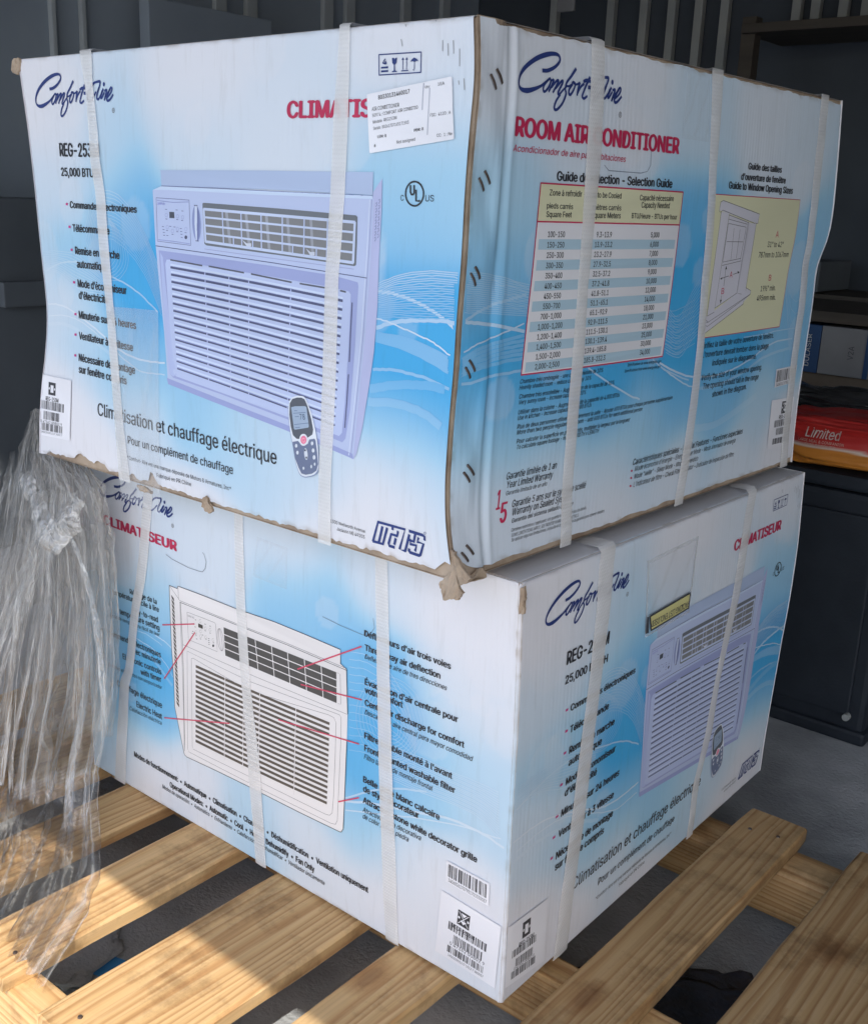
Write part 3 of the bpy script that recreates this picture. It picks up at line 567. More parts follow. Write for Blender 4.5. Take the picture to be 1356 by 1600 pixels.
('T1','g1',12,[741.3,153.7,742.5,153.7,743.6,136.8,742.5,136.7],'serial_sticker'),
('T1','g1',12,[744.8,153.7,747.2,153.7,748.3,136.8,745.9,136.8],'serial_sticker'),
('T1','g1',12,[749.6,153.7,753.2,153.6,754.1,136.8,750.6,136.8],'serial_sticker'),
('T1','g1',12,[754.4,153.6,755.6,153.6,756.4,136.8,755.3,136.8],'serial_sticker'),
('T1','g1',12,[759.2,153.6,760.4,153.6,761.2,136.8,760,136.8],'serial_sticker'),
('T1','g1',12,[762.8,153.6,766.5,153.6,767.1,136.9,763.5,136.8],'serial_sticker'),
('T1','g1',12,[767.7,153.6,768.9,153.6,769.5,136.9,768.3,136.9],'serial_sticker'),
('T1','g1',12,[770.1,153.6,771.4,153.6,771.9,136.9,770.7,136.9],'serial_sticker'),
('T1','g1',12,[773.8,153.6,775.1,153.6,775.5,136.9,774.3,136.9],'serial_sticker'),
('T1','g1',12,[777.5,153.6,780,153.6,780.4,136.9,778,136.9],'serial_sticker'),
('T1','g1',12,[781.3,153.6,783.8,153.6,784.1,136.9,781.6,136.9],'serial_sticker'),
('T1','g1',12,[785,153.6,786.3,153.6,786.5,136.9,785.3,136.9],'serial_sticker'),
('T1','lab',10,[709.8,110.6,752.9,108.9,799.1,107.1,799.2,70.3,797.7,32.9,756.7,34.3,717.6,35.6,713.9,73.4],'barcode_sticker'),
('T1','g1',12,[751.5,104.5,776.7,103.5,777.4,85.1,752.8,86.1],'barcode_sticker'),
('T1','lab',13,[757.9,101.9,770.5,101.4,764.4,97.2],'barcode_sticker'),
('T1','lab',13,[758.5,92.7,771,92.2,764.9,88],'barcode_sticker'),
('T1','lab',13,[757.4,95.1,756.7,93.9,754.9,93.6,753.4,94.4,753,95.8,754.1,96.8,756,96.7,757.2,95.6],'barcode_sticker'),
('T1','lab',13,[776.4,94.4,775.7,93.2,773.9,92.8,772.2,93.7,771.9,95,773.1,96,775,95.9,776.3,94.8],'barcode_sticker'),
('T1','g1',12,[731.4,78,733.1,77.9,733.9,67.5,732.3,67.5],'barcode_sticker'),
('T1','g1',12,[734.7,77.9,737.3,77.8,738,67.3,735.6,67.4],'barcode_sticker'),
('T1','g1',12,[738.1,77.7,738.9,77.7,739.7,67.3,738.9,67.3],'barcode_sticker'),
('T1','g1',12,[740.6,77.6,742.3,77.6,743,67.1,741.3,67.2],'barcode_sticker'),
('T1','g1',12,[744,77.5,744.8,77.5,745.5,67,744.7,67.1],'barcode_sticker'),
('T1','g1',12,[745.7,77.5,747.4,77.4,748,66.9,746.3,67],'barcode_sticker'),
('T1','g1',12,[749.9,77.3,752.5,77.2,753,66.8,750.5,66.9],'barcode_sticker'),
('T1','g1',12,[753.3,77.2,754.2,77.1,754.7,66.7,753.9,66.7],'barcode_sticker'),
('T1','g1',12,[755.9,77.1,756.7,77,757.3,66.6,756.4,66.6],'barcode_sticker'),
('T1','g1',12,[757.6,77,760.2,76.9,760.7,66.5,758.1,66.6],'barcode_sticker'),
('T1','g1',12,[761,76.9,762.8,76.8,763.2,66.4,761.5,66.4],'barcode_sticker'),
('T1','g1',12,[765.4,76.7,766.3,76.7,766.6,66.3,765.8,66.3],'barcode_sticker'),
('T1','g1',12,[767.1,76.6,768.9,76.6,769.2,66.2,767.5,66.2],'barcode_sticker'),
('T1','g1',12,[770.6,76.5,772.4,76.4,772.7,66,770.9,66.1],'barcode_sticker'),
('T1','g1',12,[773.3,76.4,774.1,76.4,774.4,66,773.5,66],'barcode_sticker'),
('T1','g1',12,[775,76.3,775.9,76.3,776.1,65.9,775.3,65.9],'barcode_sticker'),
('T1','g1',12,[776.8,76.3,778.6,76.2,778.7,65.8,777,65.9],'barcode_sticker'),
('T1','g1',12,[780.3,76.1,783,76,783.1,65.6,780.5,65.7],'barcode_sticker'),
('T1','g1',12,[783.9,76,786.6,75.9,786.6,65.5,784,65.6],'barcode_sticker'),
('T1','g1',12,[787.5,75.9,788.4,75.8,788.4,65.5,787.5,65.5],'barcode_sticker'),
('T1','g1',12,[790.2,75.8,792,75.7,792,65.3,790.2,65.4],'barcode_sticker'),
('T1','g1',12,[792.9,75.7,794.7,75.6,794.6,65.2,792.8,65.3],'barcode_sticker'),
('T1','g1',12,[795.6,75.6,796.5,75.5,796.4,65.2,795.5,65.2],'barcode_sticker'),
('T1','g1',12,[742.3,64.9,743,64.9,743.7,54.4,743,54.4],'barcode_sticker'),
('T1','g1',12,[743.7,64.9,744.3,64.8,745,54.3,744.3,54.4],'barcode_sticker'),
('T1','g1',12,[745,64.8,745.7,64.8,746.3,54.3,745.6,54.3],'barcode_sticker'),
('T1','g1',12,[747,64.7,747.7,64.7,748.3,54.2,747.6,54.2],'barcode_sticker'),
('T1','g1',12,[749,64.7,749.7,64.6,750.3,54.1,749.6,54.2],'barcode_sticker'),
('T1','g1',12,[751,64.6,751.7,64.6,752.2,54.1,751.6,54.1],'barcode_sticker'),
('T1','g1',12,[753,64.5,753.7,64.5,754.2,54,753.6,54],'barcode_sticker'),
('T1','g1',12,[755.7,64.4,757.8,64.3,758.2,53.9,756.2,53.9],'barcode_sticker'),
('T1','g1',12,[758.4,64.3,759.1,64.3,759.6,53.8,758.9,53.8],'barcode_sticker'),
('T1','g1',12,[760.5,64.2,761.8,64.2,762.2,53.7,760.9,53.8],'barcode_sticker'),
('T1','g1',12,[762.5,64.2,763.2,64.1,763.6,53.7,762.9,53.7],'barcode_sticker'),
('T1','g1',12,[764.6,64.1,766.6,64,766.9,53.5,764.9,53.6],'barcode_sticker'),
('T1','g1',12,[768,64,769.4,63.9,769.6,53.4,768.3,53.5],'barcode_sticker'),
('T1','g1',12,[771.4,63.8,772.8,63.8,773,53.3,771.7,53.4],'barcode_sticker'),
('T1','g1',12,[773.5,63.8,774.2,63.7,774.4,53.3,773.7,53.3],'barcode_sticker'),
('T1','g1',12,[774.9,63.7,776.3,63.7,776.4,53.2,775.1,53.2],'barcode_sticker'),
('T1','g1',12,[777.7,63.6,778.4,63.6,778.5,53.1,777.8,53.2],'barcode_sticker'),
('T1','g1',12,[779.8,63.5,780.5,63.5,780.6,53.1,779.9,53.1],'barcode_sticker'),
('T1','g1',12,[781.2,63.5,782.6,63.4,782.6,53,781.2,53],'barcode_sticker'),
('T1','g1',12,[784.7,63.4,786.1,63.3,786.1,52.9,784.7,52.9],'barcode_sticker'),
('T1','g1',12,[788.2,63.2,788.9,63.2,788.8,52.8,788.2,52.8],'barcode_sticker'),
('T1','g1',12,[790.3,63.1,791,63.1,790.9,52.7,790.2,52.7],'barcode_sticker'),
('T1','g1',12,[791.7,63.1,793.9,63,793.7,52.6,791.6,52.7],'barcode_sticker'),
('T1','g1',12,[733.6,50.2,735.2,50.2,735.8,41.1,734.2,41.1],'barcode_sticker'),
('T1','g1',12,[735.9,50.1,737.5,50.1,738,41,736.5,41.1],'barcode_sticker'),
('T1','g1',12,[738.3,50.1,739,50,739.6,41,738.8,41],'barcode_sticker'),
('T1','g1',12,[740.6,50,741.4,50,741.9,40.9,741.1,40.9],'barcode_sticker'),
('T1','g1',12,[742.1,49.9,744.5,49.8,744.9,40.8,742.6,40.9],'barcode_sticker'),
('T1','g1',12,[745.2,49.8,747.6,49.7,748,40.7,745.7,40.7],'barcode_sticker'),
('T1','g1',12,[748.4,49.7,749.2,49.7,749.6,40.6,748.8,40.6],'barcode_sticker'),
('T1','g1',12,[750.7,49.6,751.5,49.6,751.9,40.5,751.1,40.6],'barcode_sticker'),
('T1','g1',12,[753.1,49.5,755.5,49.4,755.8,40.4,753.4,40.5],'barcode_sticker'),
('T1','g1',12,[756.2,49.4,757,49.4,757.3,40.3,756.5,40.4],'barcode_sticker'),
('T1','g1',12,[757.8,49.4,759.4,49.3,759.7,40.3,758.1,40.3],'barcode_sticker'),
('T1','g1',12,[761.8,49.2,764.2,49.1,764.4,40.1,762,40.2],'barcode_sticker'),
('T1','g1',12,[765,49.1,767.4,49,767.5,40,765.2,40.1],'barcode_sticker'),
('T1','g1',12,[768.2,49,769,49,769.1,39.9,768.3,40],'barcode_sticker'),
('T1','g1',12,[770.6,48.9,772.2,48.9,772.3,39.8,770.7,39.9],'barcode_sticker'),
('T1','g1',12,[774.6,48.8,777.1,48.7,777.1,39.7,774.7,39.7],'barcode_sticker'),
('T1','g1',12,[778.7,48.6,779.5,48.6,779.4,39.6,778.6,39.6],'barcode_sticker'),
('T1','g1',12,[780.3,48.6,782,48.5,781.9,39.5,780.3,39.5],'barcode_sticker'),
('T1','g1',12,[782.8,48.5,783.6,48.4,783.5,39.4,782.7,39.5],'barcode_sticker'),
('T1','g1',12,[785.2,48.4,786.9,48.3,786.7,39.3,785.1,39.4],'barcode_sticker'),
('T1','g1',12,[789.4,48.2,790.2,48.2,789.9,39.2,789.1,39.2],'barcode_sticker'),
('T1','g1',12,[791.8,48.2,792.7,48.1,792.4,39.1,791.5,39.2],'barcode_sticker'),
('T1','g1',12,[793.5,48.1,795.2,48,794.8,39,793.2,39.1],'barcode_sticker'),
('D2','draw',1,[221.2,368.7,230.6,368.7,239.5,368.7,241.1,372.9,297.2,374.1,367.3,374.3,443.4,377.4,503,376.8,562.5,375.3,562.8,356.8,573.1,352.6,575.8,293.1,574.8,256.1,572.8,210.1,570.8,169.2,568.3,127.2,564.8,121.1,561.8,120.2,483.6,117.2,405.4,115.7,383.9,115.2,315.4,112.5,248.8,108.9,243.7,110.3,241.9,113.5,232.8,149.6,224.3,182.1,225,221.6,222.4,270.3,221.4,323.9],''),
('D2',(70,66,66),3,[285.6,330,295.6,329.7,295.4,324.4,285.4,324.1],''),
('D2','k',3,[319.8,306.8,319.4,305.5,318.2,304.4,316.9,303.9,315.8,304.4,315.4,305.5,315.9,306.8,317,307.9,318.4,308.3,319.4,307.9],''),
('D2',(78,76,80),3,[340.7,340.2,453.6,341.9,555.9,343.1,556.9,301.5,455.4,300.7,343.4,299.5],''),
('D2',(92,84,82),4,[277.6,265,373,266,461,267.9,544.8,270.6,544.6,266.7,460.8,263.9,372.8,262,277.4,260.8],''),
('D2',(92,84,82),4,[277.2,257.3,372.7,258.4,460.7,260.3,544.5,263.1,544.3,259.2,460.5,256.4,372.5,254.3,277,253.1],''),
('D2',(92,84,82),4,[276.9,249.5,372.3,250.7,460.3,252.7,544.2,255.6,544,251.7,460.2,248.7,372.1,246.6,276.7,245.3],''),
('D2',(92,84,82),4,[276.5,241.7,371.9,243,460,245.1,543.9,248,543.7,244.1,459.8,241.1,371.7,238.9,276.3,237.5],''),
('D2',(92,84,82),4,[276.1,233.9,371.6,235.3,459.7,237.4,543.6,240.4,543.4,236.6,459.5,233.4,371.4,231.2,275.9,229.7],''),
('D2',(92,84,82),4,[275.7,226.1,371.2,227.5,459.3,229.7,543.3,232.8,543.1,228.9,459.1,225.7,371,223.4,275.5,221.8],''),
('D2',(92,84,82),4,[275.3,218.2,370.8,219.7,458.9,222,542.9,225.2,542.8,221.3,458.7,218,370.6,215.6,275.1,214],''),
('D2',(92,84,82),4,[274.9,210.3,370.4,211.9,458.6,214.3,542.6,217.5,542.4,213.6,458.4,210.3,370.2,207.7,274.6,206.1],''),
('D2',(92,84,82),4,[274.4,202.4,370,204,458.2,206.5,542.2,209.8,542.1,205.9,458,202.5,369.8,199.9,274.2,198.1],''),
('D2',(92,84,82),4,[274,194.4,369.6,196.2,457.8,198.7,541.9,202.1,541.7,198.1,457.6,194.6,369.3,192,273.8,190.1],''),
('D2',(92,84,82),4,[273.6,186.5,369.1,188.2,457.4,190.9,541.5,194.3,541.4,190.4,457.2,186.8,368.9,184,273.3,182.1],''),
('D2',(92,84,82),4,[273.1,178.4,368.7,180.3,457,183,541.2,186.5,541,182.6,456.8,178.9,368.5,176.1,272.9,174.1],''),
('D2',(92,84,82),4,[272.6,170.4,368.2,172.3,456.6,175.1,540.8,178.7,540.6,174.7,456.3,171,368,168.1,272.4,166],''),
('D2',(92,84,82),4,[272.2,162.3,367.8,164.3,456.1,167.2,540.4,170.9,540.2,166.8,455.9,163,367.5,160,271.9,157.9],''),
('D2',(92,84,82),4,[271.7,154.2,367.3,156.3,455.7,159.2,540,163,539.8,158.9,455.5,155,367.1,152,271.4,149.8],''),
('D2',(92,84,82),4,[271.2,146,366.8,148.2,455.3,151.2,539.6,155.1,539.4,151,455,147,366.6,143.9,270.9,141.6],''),
('D2',(92,86,86),3,[225.2,355.8,231.3,351.7,231.7,347,226.2,350.8],''),
('D2',(92,86,86),3,[225.5,349.5,231.5,345.4,231.9,340.7,226.4,344.4],''),
('D2',(92,86,86),3,[225.7,343.2,231.7,339.1,232.1,334.3,226.6,338.1],''),
('D2',(92,86,86),3,[225.9,336.8,231.9,332.7,232.3,328,226.8,331.8],''),
('D2',(92,86,86),3,[226.1,330.5,232.1,326.4,232.5,321.7,227,325.4],''),
('D2',(92,86,86),3,[226.3,324.1,232.3,320,232.7,315.3,227.2,319.1],''),
('D2',(92,86,86),3,[226.4,317.8,232.5,313.7,232.9,308.9,227.4,312.7],''),
('D2',(92,86,86),3,[226.6,311.4,232.7,307.3,233.1,302.5,227.6,306.3],''),
('D2',(92,86,86),3,[226.8,305,232.9,300.9,233.3,296.1,227.8,299.9],''),
('D2',(92,86,86),3,[227,298.6,233.1,294.5,233.4,289.7,227.9,293.4],''),
('D2',(92,86,86),3,[227.2,292.1,233.2,288,233.6,283.2,228.1,287],''),
('D2',(92,86,86),3,[227.3,285.7,233.4,281.6,233.8,276.8,228.3,280.5],''),
('D2',(92,86,86),3,[227.5,279.2,233.6,275.1,233.9,270.3,228.4,274],''),
('D2',(92,86,86),3,[227.6,272.7,233.7,268.6,234.1,263.8,228.6,267.5],''),
('D2',(92,86,86),3,[227.8,266.2,233.9,262.1,234.2,257.3,228.7,261],''),
('D2',(92,86,86),3,[227.9,259.7,234,255.6,234.4,250.7,228.9,254.5],''),
('D2',(92,86,86),3,[228.1,253.1,234.2,249.1,234.5,244.2,229,247.9],''),
('D2',(92,86,86),3,[228.2,246.6,234.3,242.5,234.6,237.6,229.1,241.4],''),
('D2',(92,86,86),3,[228.3,240,234.4,235.9,234.8,231,229.2,234.8],''),
('D2',(92,86,86),3,[228.5,233.4,234.6,229.4,234.9,224.4,229.4,228.2],''),
('D2',(92,86,86),3,[228.6,226.8,234.7,222.7,235,217.8,229.5,221.5],''),
('D2',(92,86,86),3,[228.7,220.2,234.8,216.1,235.1,211.2,229.6,214.9],''),
('D2',(92,86,86),3,[228.8,213.5,234.9,209.5,235.2,204.5,229.7,208.2],''),
('D2',(92,86,86),3,[228.9,206.8,235,202.8,235.3,197.8,229.8,201.6],''),
('D2',(92,86,86),3,[229,200.2,235.1,196.1,235.4,191.1,229.9,194.9],''),
('D2',(92,86,86),3,[229.1,193.5,235.2,189.4,235.5,184.4,230,188.1],''),
('D2','lab',10,[737.9,158.4,800.6,156.1,800.4,125.6,737.4,129.5],'serial_sticker'),
('D2','g1',12,[741.1,155.4,741.9,155.3,741.6,138,740.8,138],'serial_sticker'),
('D2','g1',12,[742.6,155.3,744.2,155.3,743.9,137.8,742.4,137.9],'serial_sticker'),
('D2','g1',12,[744.9,155.2,745.7,155.2,745.4,137.8,744.7,137.8],'serial_sticker'),
('D2','g1',12,[746.4,155.2,748,155.1,747.7,137.6,746.2,137.7],'serial_sticker'),
('D2','g1',12,[749.5,155,750.2,155,750,137.5,749.2,137.6],'serial_sticker'),
('D2','g1',12,[751,155,751.8,155,751.5,137.4,750.7,137.5],'serial_sticker'),
('D2','g1',12,[752.5,154.9,754,154.9,753.8,137.3,752.3,137.4],'serial_sticker'),
('D2','g1',12,[756.3,154.8,758.5,154.7,758.3,137.1,756,137.2],'serial_sticker'),
('D2','g1',12,[759.3,154.7,761.5,154.6,761.3,136.9,759,137],'serial_sticker'),
('D2','g1',12,[762.3,154.6,763,154.5,762.8,136.8,762,136.9],'serial_sticker'),
('D2','g1',12,[764.5,154.5,766,154.4,765.8,136.7,764.3,136.7],'serial_sticker'),
('D2','g1',12,[767.5,154.4,769,154.3,768.8,136.5,767.3,136.6],'serial_sticker'),
('D2','g1',12,[770.5,154.2,771.2,154.2,771,136.4,770.3,136.4],'serial_sticker'),
('D2','g1',12,[772,154.2,774.2,154.1,774,136.2,771.7,136.3],'serial_sticker'),
('D2','g1',12,[776.4,154,777.1,154,776.9,136.1,776.2,136.1],'serial_sticker'),
('D2','g1',12,[777.9,153.9,778.6,153.9,778.4,136,777.7,136],'serial_sticker'),
('D2','g1',12,[780.1,153.9,780.8,153.8,780.6,135.9,779.9,135.9],'serial_sticker'),
('D2','g1',12,[781.5,153.8,783.7,153.7,783.6,135.7,781.4,135.8],'serial_sticker'),
('D2','g1',12,[785.9,153.6,786.7,153.6,786.5,135.5,785.8,135.6],'serial_sticker'),
('D2','g1',12,[787.4,153.6,788.8,153.5,788.7,135.4,787.2,135.5],'serial_sticker'),
('D2','g1',12,[789.6,153.5,790.3,153.5,790.1,135.3,789.4,135.4],'serial_sticker'),
('D2','g1',12,[791.8,153.4,792.5,153.4,792.3,135.2,791.6,135.3],'serial_sticker'),
('D2','g1',12,[793.9,153.3,794.7,153.3,794.5,135.1,793.8,135.2],'serial_sticker'),
('D2','g1',12,[795.4,153.3,796.8,153.2,796.7,135,795.2,135.1],'serial_sticker'),
('D2','lab',10,[731.5,114.3,776.2,110.7,819.1,107.1,817,63.7,814.9,19.2,770.5,21.6,724.1,24,727.9,69.7],'barcode_sticker'),
('D2','g1',12,[757.7,100.7,775.5,99.3,774.1,78.6,756.2,79.9],'barcode_sticker'),
('D2','lab',13,[762,97.7,770.9,97,766.1,92.4],'barcode_sticker'),
('D2','lab',13,[761.3,87.3,770.2,86.6,765.4,82],'barcode_sticker'),
('D2','lab',13,[760.7,90.1,760.1,88.7,758.8,88.3,757.7,89.3,757.6,90.8,758.6,91.9,759.9,91.8,760.7,90.6],'barcode_sticker'),
('D2','lab',13,[774.3,89,773.6,87.7,772.3,87.3,771.3,88.3,771.2,89.8,772.1,90.9,773.4,90.8,774.2,89.6],'barcode_sticker'),
('D2','g1',12,[744.2,77.6,745.7,77.5,744.9,65.9,743.3,66],'barcode_sticker'),
('D2','g1',12,[746.5,77.5,747.3,77.4,746.4,65.8,745.6,65.8],'barcode_sticker'),
('D2','g1',12,[748,77.4,750.3,77.2,749.4,65.6,747.2,65.7],'barcode_sticker'),
('D2','g1',12,[751.8,77.1,753.3,77,752.5,65.4,751,65.5],'barcode_sticker'),
('D2','g1',12,[754.1,76.9,754.8,76.9,754,65.3,753.2,65.3],'barcode_sticker'),
('D2','g1',12,[756.3,76.8,757.8,76.7,757,65.1,755.5,65.2],'barcode_sticker'),
('D2','g1',12,[760.1,76.5,761.6,76.4,760.8,64.8,759.3,64.9],'barcode_sticker'),
('D2','g1',12,[762.3,76.4,763.1,76.3,762.3,64.7,761.5,64.8],'barcode_sticker'),
('D2','g1',12,[764.6,76.2,766.8,76,766,64.5,763.8,64.6],'barcode_sticker'),
('D2','g1',12,[769,75.9,769.8,75.8,769,64.3,768.3,64.3],'barcode_sticker'),
('D2','g1',12,[771.3,75.7,773.5,75.6,772.8,64,770.5,64.2],'barcode_sticker'),
('D2','g1',12,[774.2,75.5,775,75.5,774.2,63.9,773.5,64],'barcode_sticker'),
('D2','g1',12,[775.7,75.4,776.5,75.4,775.7,63.8,775,63.9],'barcode_sticker'),
('D2','g1',12,[777.9,75.3,778.7,75.2,778,63.7,777.2,63.7],'barcode_sticker'),
('D2','g1',12,[780.1,75.1,781.6,75,780.9,63.5,779.4,63.6],'barcode_sticker'),
('D2','g1',12,[782.3,74.9,783.1,74.9,782.4,63.4,781.6,63.4],'barcode_sticker'),
('D2','g1',12,[784.5,74.8,786,74.7,785.3,63.2,783.9,63.3],'barcode_sticker'),
('D2','g1',12,[787.5,74.6,788.9,74.5,788.3,63,786.8,63.1],'barcode_sticker'),
('D2','g1',12,[789.7,74.4,790.4,74.4,789.7,62.9,789,62.9],'barcode_sticker'),
('D2','g1',12,[791.1,74.3,791.9,74.3,791.2,62.8,790.5,62.8],'barcode_sticker'),
('D2','g1',12,[793.3,74.2,795.5,74,794.8,62.5,792.7,62.7],'barcode_sticker'),
('D2','g1',12,[796.9,73.9,797.7,73.9,797,62.4,796.3,62.4],'barcode_sticker'),
('D2','g1',12,[798.4,73.8,800.6,73.6,799.9,62.2,797.8,62.3],'barcode_sticker'),
('D2','g1',12,[752.2,61.8,752.9,61.7,752,49.1,751.3,49.1],'barcode_sticker'),
('D2','g1',12,[754.1,61.6,754.8,61.6,753.9,49,753.2,49],'barcode_sticker'),
('D2','g1',12,[755.4,61.6,756,61.5,755.1,48.9,754.5,48.9],'barcode_sticker'),
('D2','g1',12,[756.7,61.5,757.9,61.4,757.1,48.8,755.8,48.9],'barcode_sticker'),
('D2','g1',12,[759.2,61.3,760.5,61.2,759.6,48.6,758.3,48.7],'barcode_sticker'),
('D2','g1',12,[761.7,61.1,762.4,61.1,761.5,48.5,760.9,48.5],'barcode_sticker'),
('D2','g1',12,[763.6,61,764.9,60.9,764.1,48.3,762.8,48.4],'barcode_sticker'),
('D2','g1',12,[766.2,60.8,767.4,60.8,766.6,48.2,765.3,48.3],'barcode_sticker'),
('D2','g1',12,[768,60.7,768.7,60.7,767.8,48.1,767.2,48.2],'barcode_sticker'),
('D2','g1',12,[769.3,60.6,770.6,60.6,769.7,48,768.5,48.1],'barcode_sticker'),
('D2','g1',12,[772.4,60.4,773.7,60.4,772.9,47.8,771.6,47.9],'barcode_sticker'),
('D2','g1',12,[774.3,60.3,775.6,60.2,774.8,47.7,773.5,47.8],'barcode_sticker'),
('D2','g1',12,[776.2,60.2,776.8,60.1,776,47.6,775.4,47.6],'barcode_sticker'),
('D2','g1',12,[778.1,60.1,778.7,60,777.9,47.5,777.3,47.5],'barcode_sticker'),
('D2','g1',12,[779.3,60,779.9,59.9,779.2,47.4,778.5,47.5],'barcode_sticker'),
('D2','g1',12,[780.5,59.9,781.2,59.9,780.4,47.3,779.8,47.4],'barcode_sticker'),
('D2','g1',12,[782.4,59.8,783,59.7,782.3,47.2,781.6,47.3],'barcode_sticker'),
('D2','g1',12,[783.6,59.7,784.9,59.6,784.1,47.1,782.9,47.2],'barcode_sticker'),
('D2','g1',12,[785.5,59.6,786.1,59.5,785.4,47,784.8,47.1],'barcode_sticker'),
('D2','g1',12,[787.4,59.5,788.6,59.4,787.9,46.9,786.6,47],'barcode_sticker'),
('D2','g1',12,[789.2,59.3,789.8,59.3,789.1,46.8,788.5,46.8],'barcode_sticker'),
('D2','g1',12,[790.4,59.3,791.1,59.2,790.3,46.7,789.7,46.8],'barcode_sticker'),
('D2','g1',12,[792.9,59.1,794.7,59,794,46.5,792.2,46.6],'barcode_sticker'),
('D2','g1',12,[743.5,43.2,744.9,43.1,744.2,33.1,742.7,33.2],'barcode_sticker'),
('D2','g1',12,[745.6,43.1,747.8,43,747,32.9,744.9,33.1],'barcode_sticker'),
('D2','g1',12,[749.2,42.9,749.9,42.8,749.2,32.8,748.4,32.9],'barcode_sticker'),
('D2','g1',12,[752,42.7,752.7,42.7,752,32.7,751.3,32.7],'barcode_sticker'),
('D2','g1',12,[754.1,42.6,755.5,42.5,754.8,32.5,753.4,32.6],'barcode_sticker'),
('D2','g1',12,[756.3,42.5,758.4,42.3,757.7,32.3,755.5,32.5],'barcode_sticker'),
('D2','g1',12,[759.8,42.3,761.9,42.1,761.2,32.1,759.1,32.3],'barcode_sticker'),
('D2','g1',12,[762.6,42.1,764,42,763.3,32,761.9,32.1],'barcode_sticker'),
('D2','g1',12,[764.7,42,766.1,41.9,765.4,31.9,764,32],'barcode_sticker'),
('D2','g1',12,[767.5,41.8,769.6,41.7,768.9,31.7,766.8,31.8],'barcode_sticker'),
('D2','g1',12,[771,41.6,771.7,41.5,771,31.6,770.3,31.6],'barcode_sticker'),
('D2','g1',12,[772.4,41.5,773,41.5,772.4,31.5,771.7,31.5],'barcode_sticker'),
('D2','g1',12,[773.7,41.4,775.1,41.3,774.5,31.4,773.1,31.5],'barcode_sticker'),
('D2','g1',12,[777.2,41.2,777.9,41.2,777.3,31.2,776.6,31.3],'barcode_sticker'),
('D2','g1',12,[780,41,781.3,41,780.7,31,779.4,31.1],'barcode_sticker'),
('D2','g1',12,[782,40.9,782.7,40.9,782.1,31,781.4,31],'barcode_sticker'),
('D2','g1',12,[783.4,40.8,784.8,40.8,784.2,30.8,782.8,30.9],'barcode_sticker'),
('D2','g1',12,[785.5,40.7,786.2,40.7,785.6,30.8,784.9,30.8],'barcode_sticker'),
('D2','g1',12,[787.5,40.6,788.2,40.6,787.6,30.7,787,30.7],'barcode_sticker'),
('D2','g1',12,[788.9,40.5,790.3,40.4,789.7,30.5,788.3,30.6],'barcode_sticker'),
('D2','g1',12,[791.6,40.4,792.3,40.3,791.8,30.4,791.1,30.5],'barcode_sticker'),
('D2','g1',12,[794.4,40.2,795,40.2,794.5,30.3,793.8,30.3],'barcode_sticker'),
('D2','g1',12,[796.4,40.1,797.1,40,796.5,30.2,795.9,30.2],'barcode_sticker'),
('A2','lab',10,[2.7,106.6,42.7,104.8,84.7,102.9,85.8,57.8,87,11.5,44.1,16.9,3.3,22.1,3,64.8],'barcode_sticker'),
('A2','g1',12,[33,96.7,49.4,95.9,49.8,73.1,33.3,74.4],'barcode_sticker'),
('A2','lab',13,[38,91.6,44.9,91.2,45.1,78,38.1,78.5],'barcode_sticker'),
('A2','lab',13,[36.6,85.4,36.1,83.7,34.9,83.3,33.9,84.3,33.7,86.2,34.5,87.5,35.7,87.5,36.5,86],'barcode_sticker'),
('A2','lab',13,[49.1,84.6,48.6,82.9,47.4,82.4,46.4,83.5,46.2,85.4,47,86.8,48.2,86.7,49,85.2],'barcode_sticker'),
('A2','g1',12,[14,68.1,15.3,68,15.4,57.7,14.1,57.9],'barcode_sticker'),
('A2','g1',12,[17.3,67.9,18.6,67.8,18.7,57.4,17.4,57.6],'barcode_sticker'),
('A2','g1',12,[19.2,67.7,20.5,67.6,20.6,57.3,19.3,57.4],'barcode_sticker'),
('A2','g1',12,[21.8,67.5,22.5,67.4,22.6,57.1,21.9,57.2],'barcode_sticker'),
('A2','g1',12,[23.8,67.3,25.7,67.2,25.9,56.8,23.9,57],'barcode_sticker'),
('A2','g1',12,[26.4,67.1,27,67.1,27.2,56.7,26.5,56.7],'barcode_sticker'),
('A2','g1',12,[28.3,67,29.7,66.9,29.8,56.4,28.5,56.6],'barcode_sticker'),
('A2','g1',12,[30.3,66.8,31.6,66.7,31.8,56.3,30.5,56.4],'barcode_sticker'),
('A2','g1',12,[32.3,66.6,32.9,66.6,33.1,56.1,32.4,56.2],'barcode_sticker'),
('A2','g1',12,[34.3,66.5,34.9,66.4,35.1,56,34.4,56],'barcode_sticker'),
('A2','g1',12,[35.6,66.4,36.2,66.3,36.4,55.8,35.7,55.9],'barcode_sticker'),
('A2','g1',12,[36.9,66.3,38.2,66.2,38.4,55.7,37.1,55.8],'barcode_sticker'),
('A2','g1',12,[38.9,66.1,40.2,66,40.4,55.5,39.1,55.6],'barcode_sticker'),
('A2','g1',12,[41.6,65.9,42.2,65.8,42.4,55.3,41.7,55.4],'barcode_sticker'),
('A2','g1',12,[44.2,65.7,44.9,65.6,45.1,55.1,44.4,55.1],'barcode_sticker'),
('A2','g1',12,[46.9,65.5,48.3,65.4,48.4,54.8,47.1,54.9],'barcode_sticker'),
('A2','g1',12,[49.6,65.2,50.3,65.2,50.5,54.6,49.8,54.6],'barcode_sticker'),
('A2','g1',12,[50.9,65.1,53,65,53.2,54.3,51.1,54.5],'barcode_sticker'),
('A2','g1',12,[54.3,64.9,56.4,64.7,56.6,54,54.5,54.2],'barcode_sticker'),
('A2','g1',12,[57,64.6,57.7,64.6,57.9,53.9,57.2,54],'barcode_sticker'),
('A2','g1',12,[59.1,64.5,60.4,64.4,60.6,53.6,59.3,53.8],'barcode_sticker'),
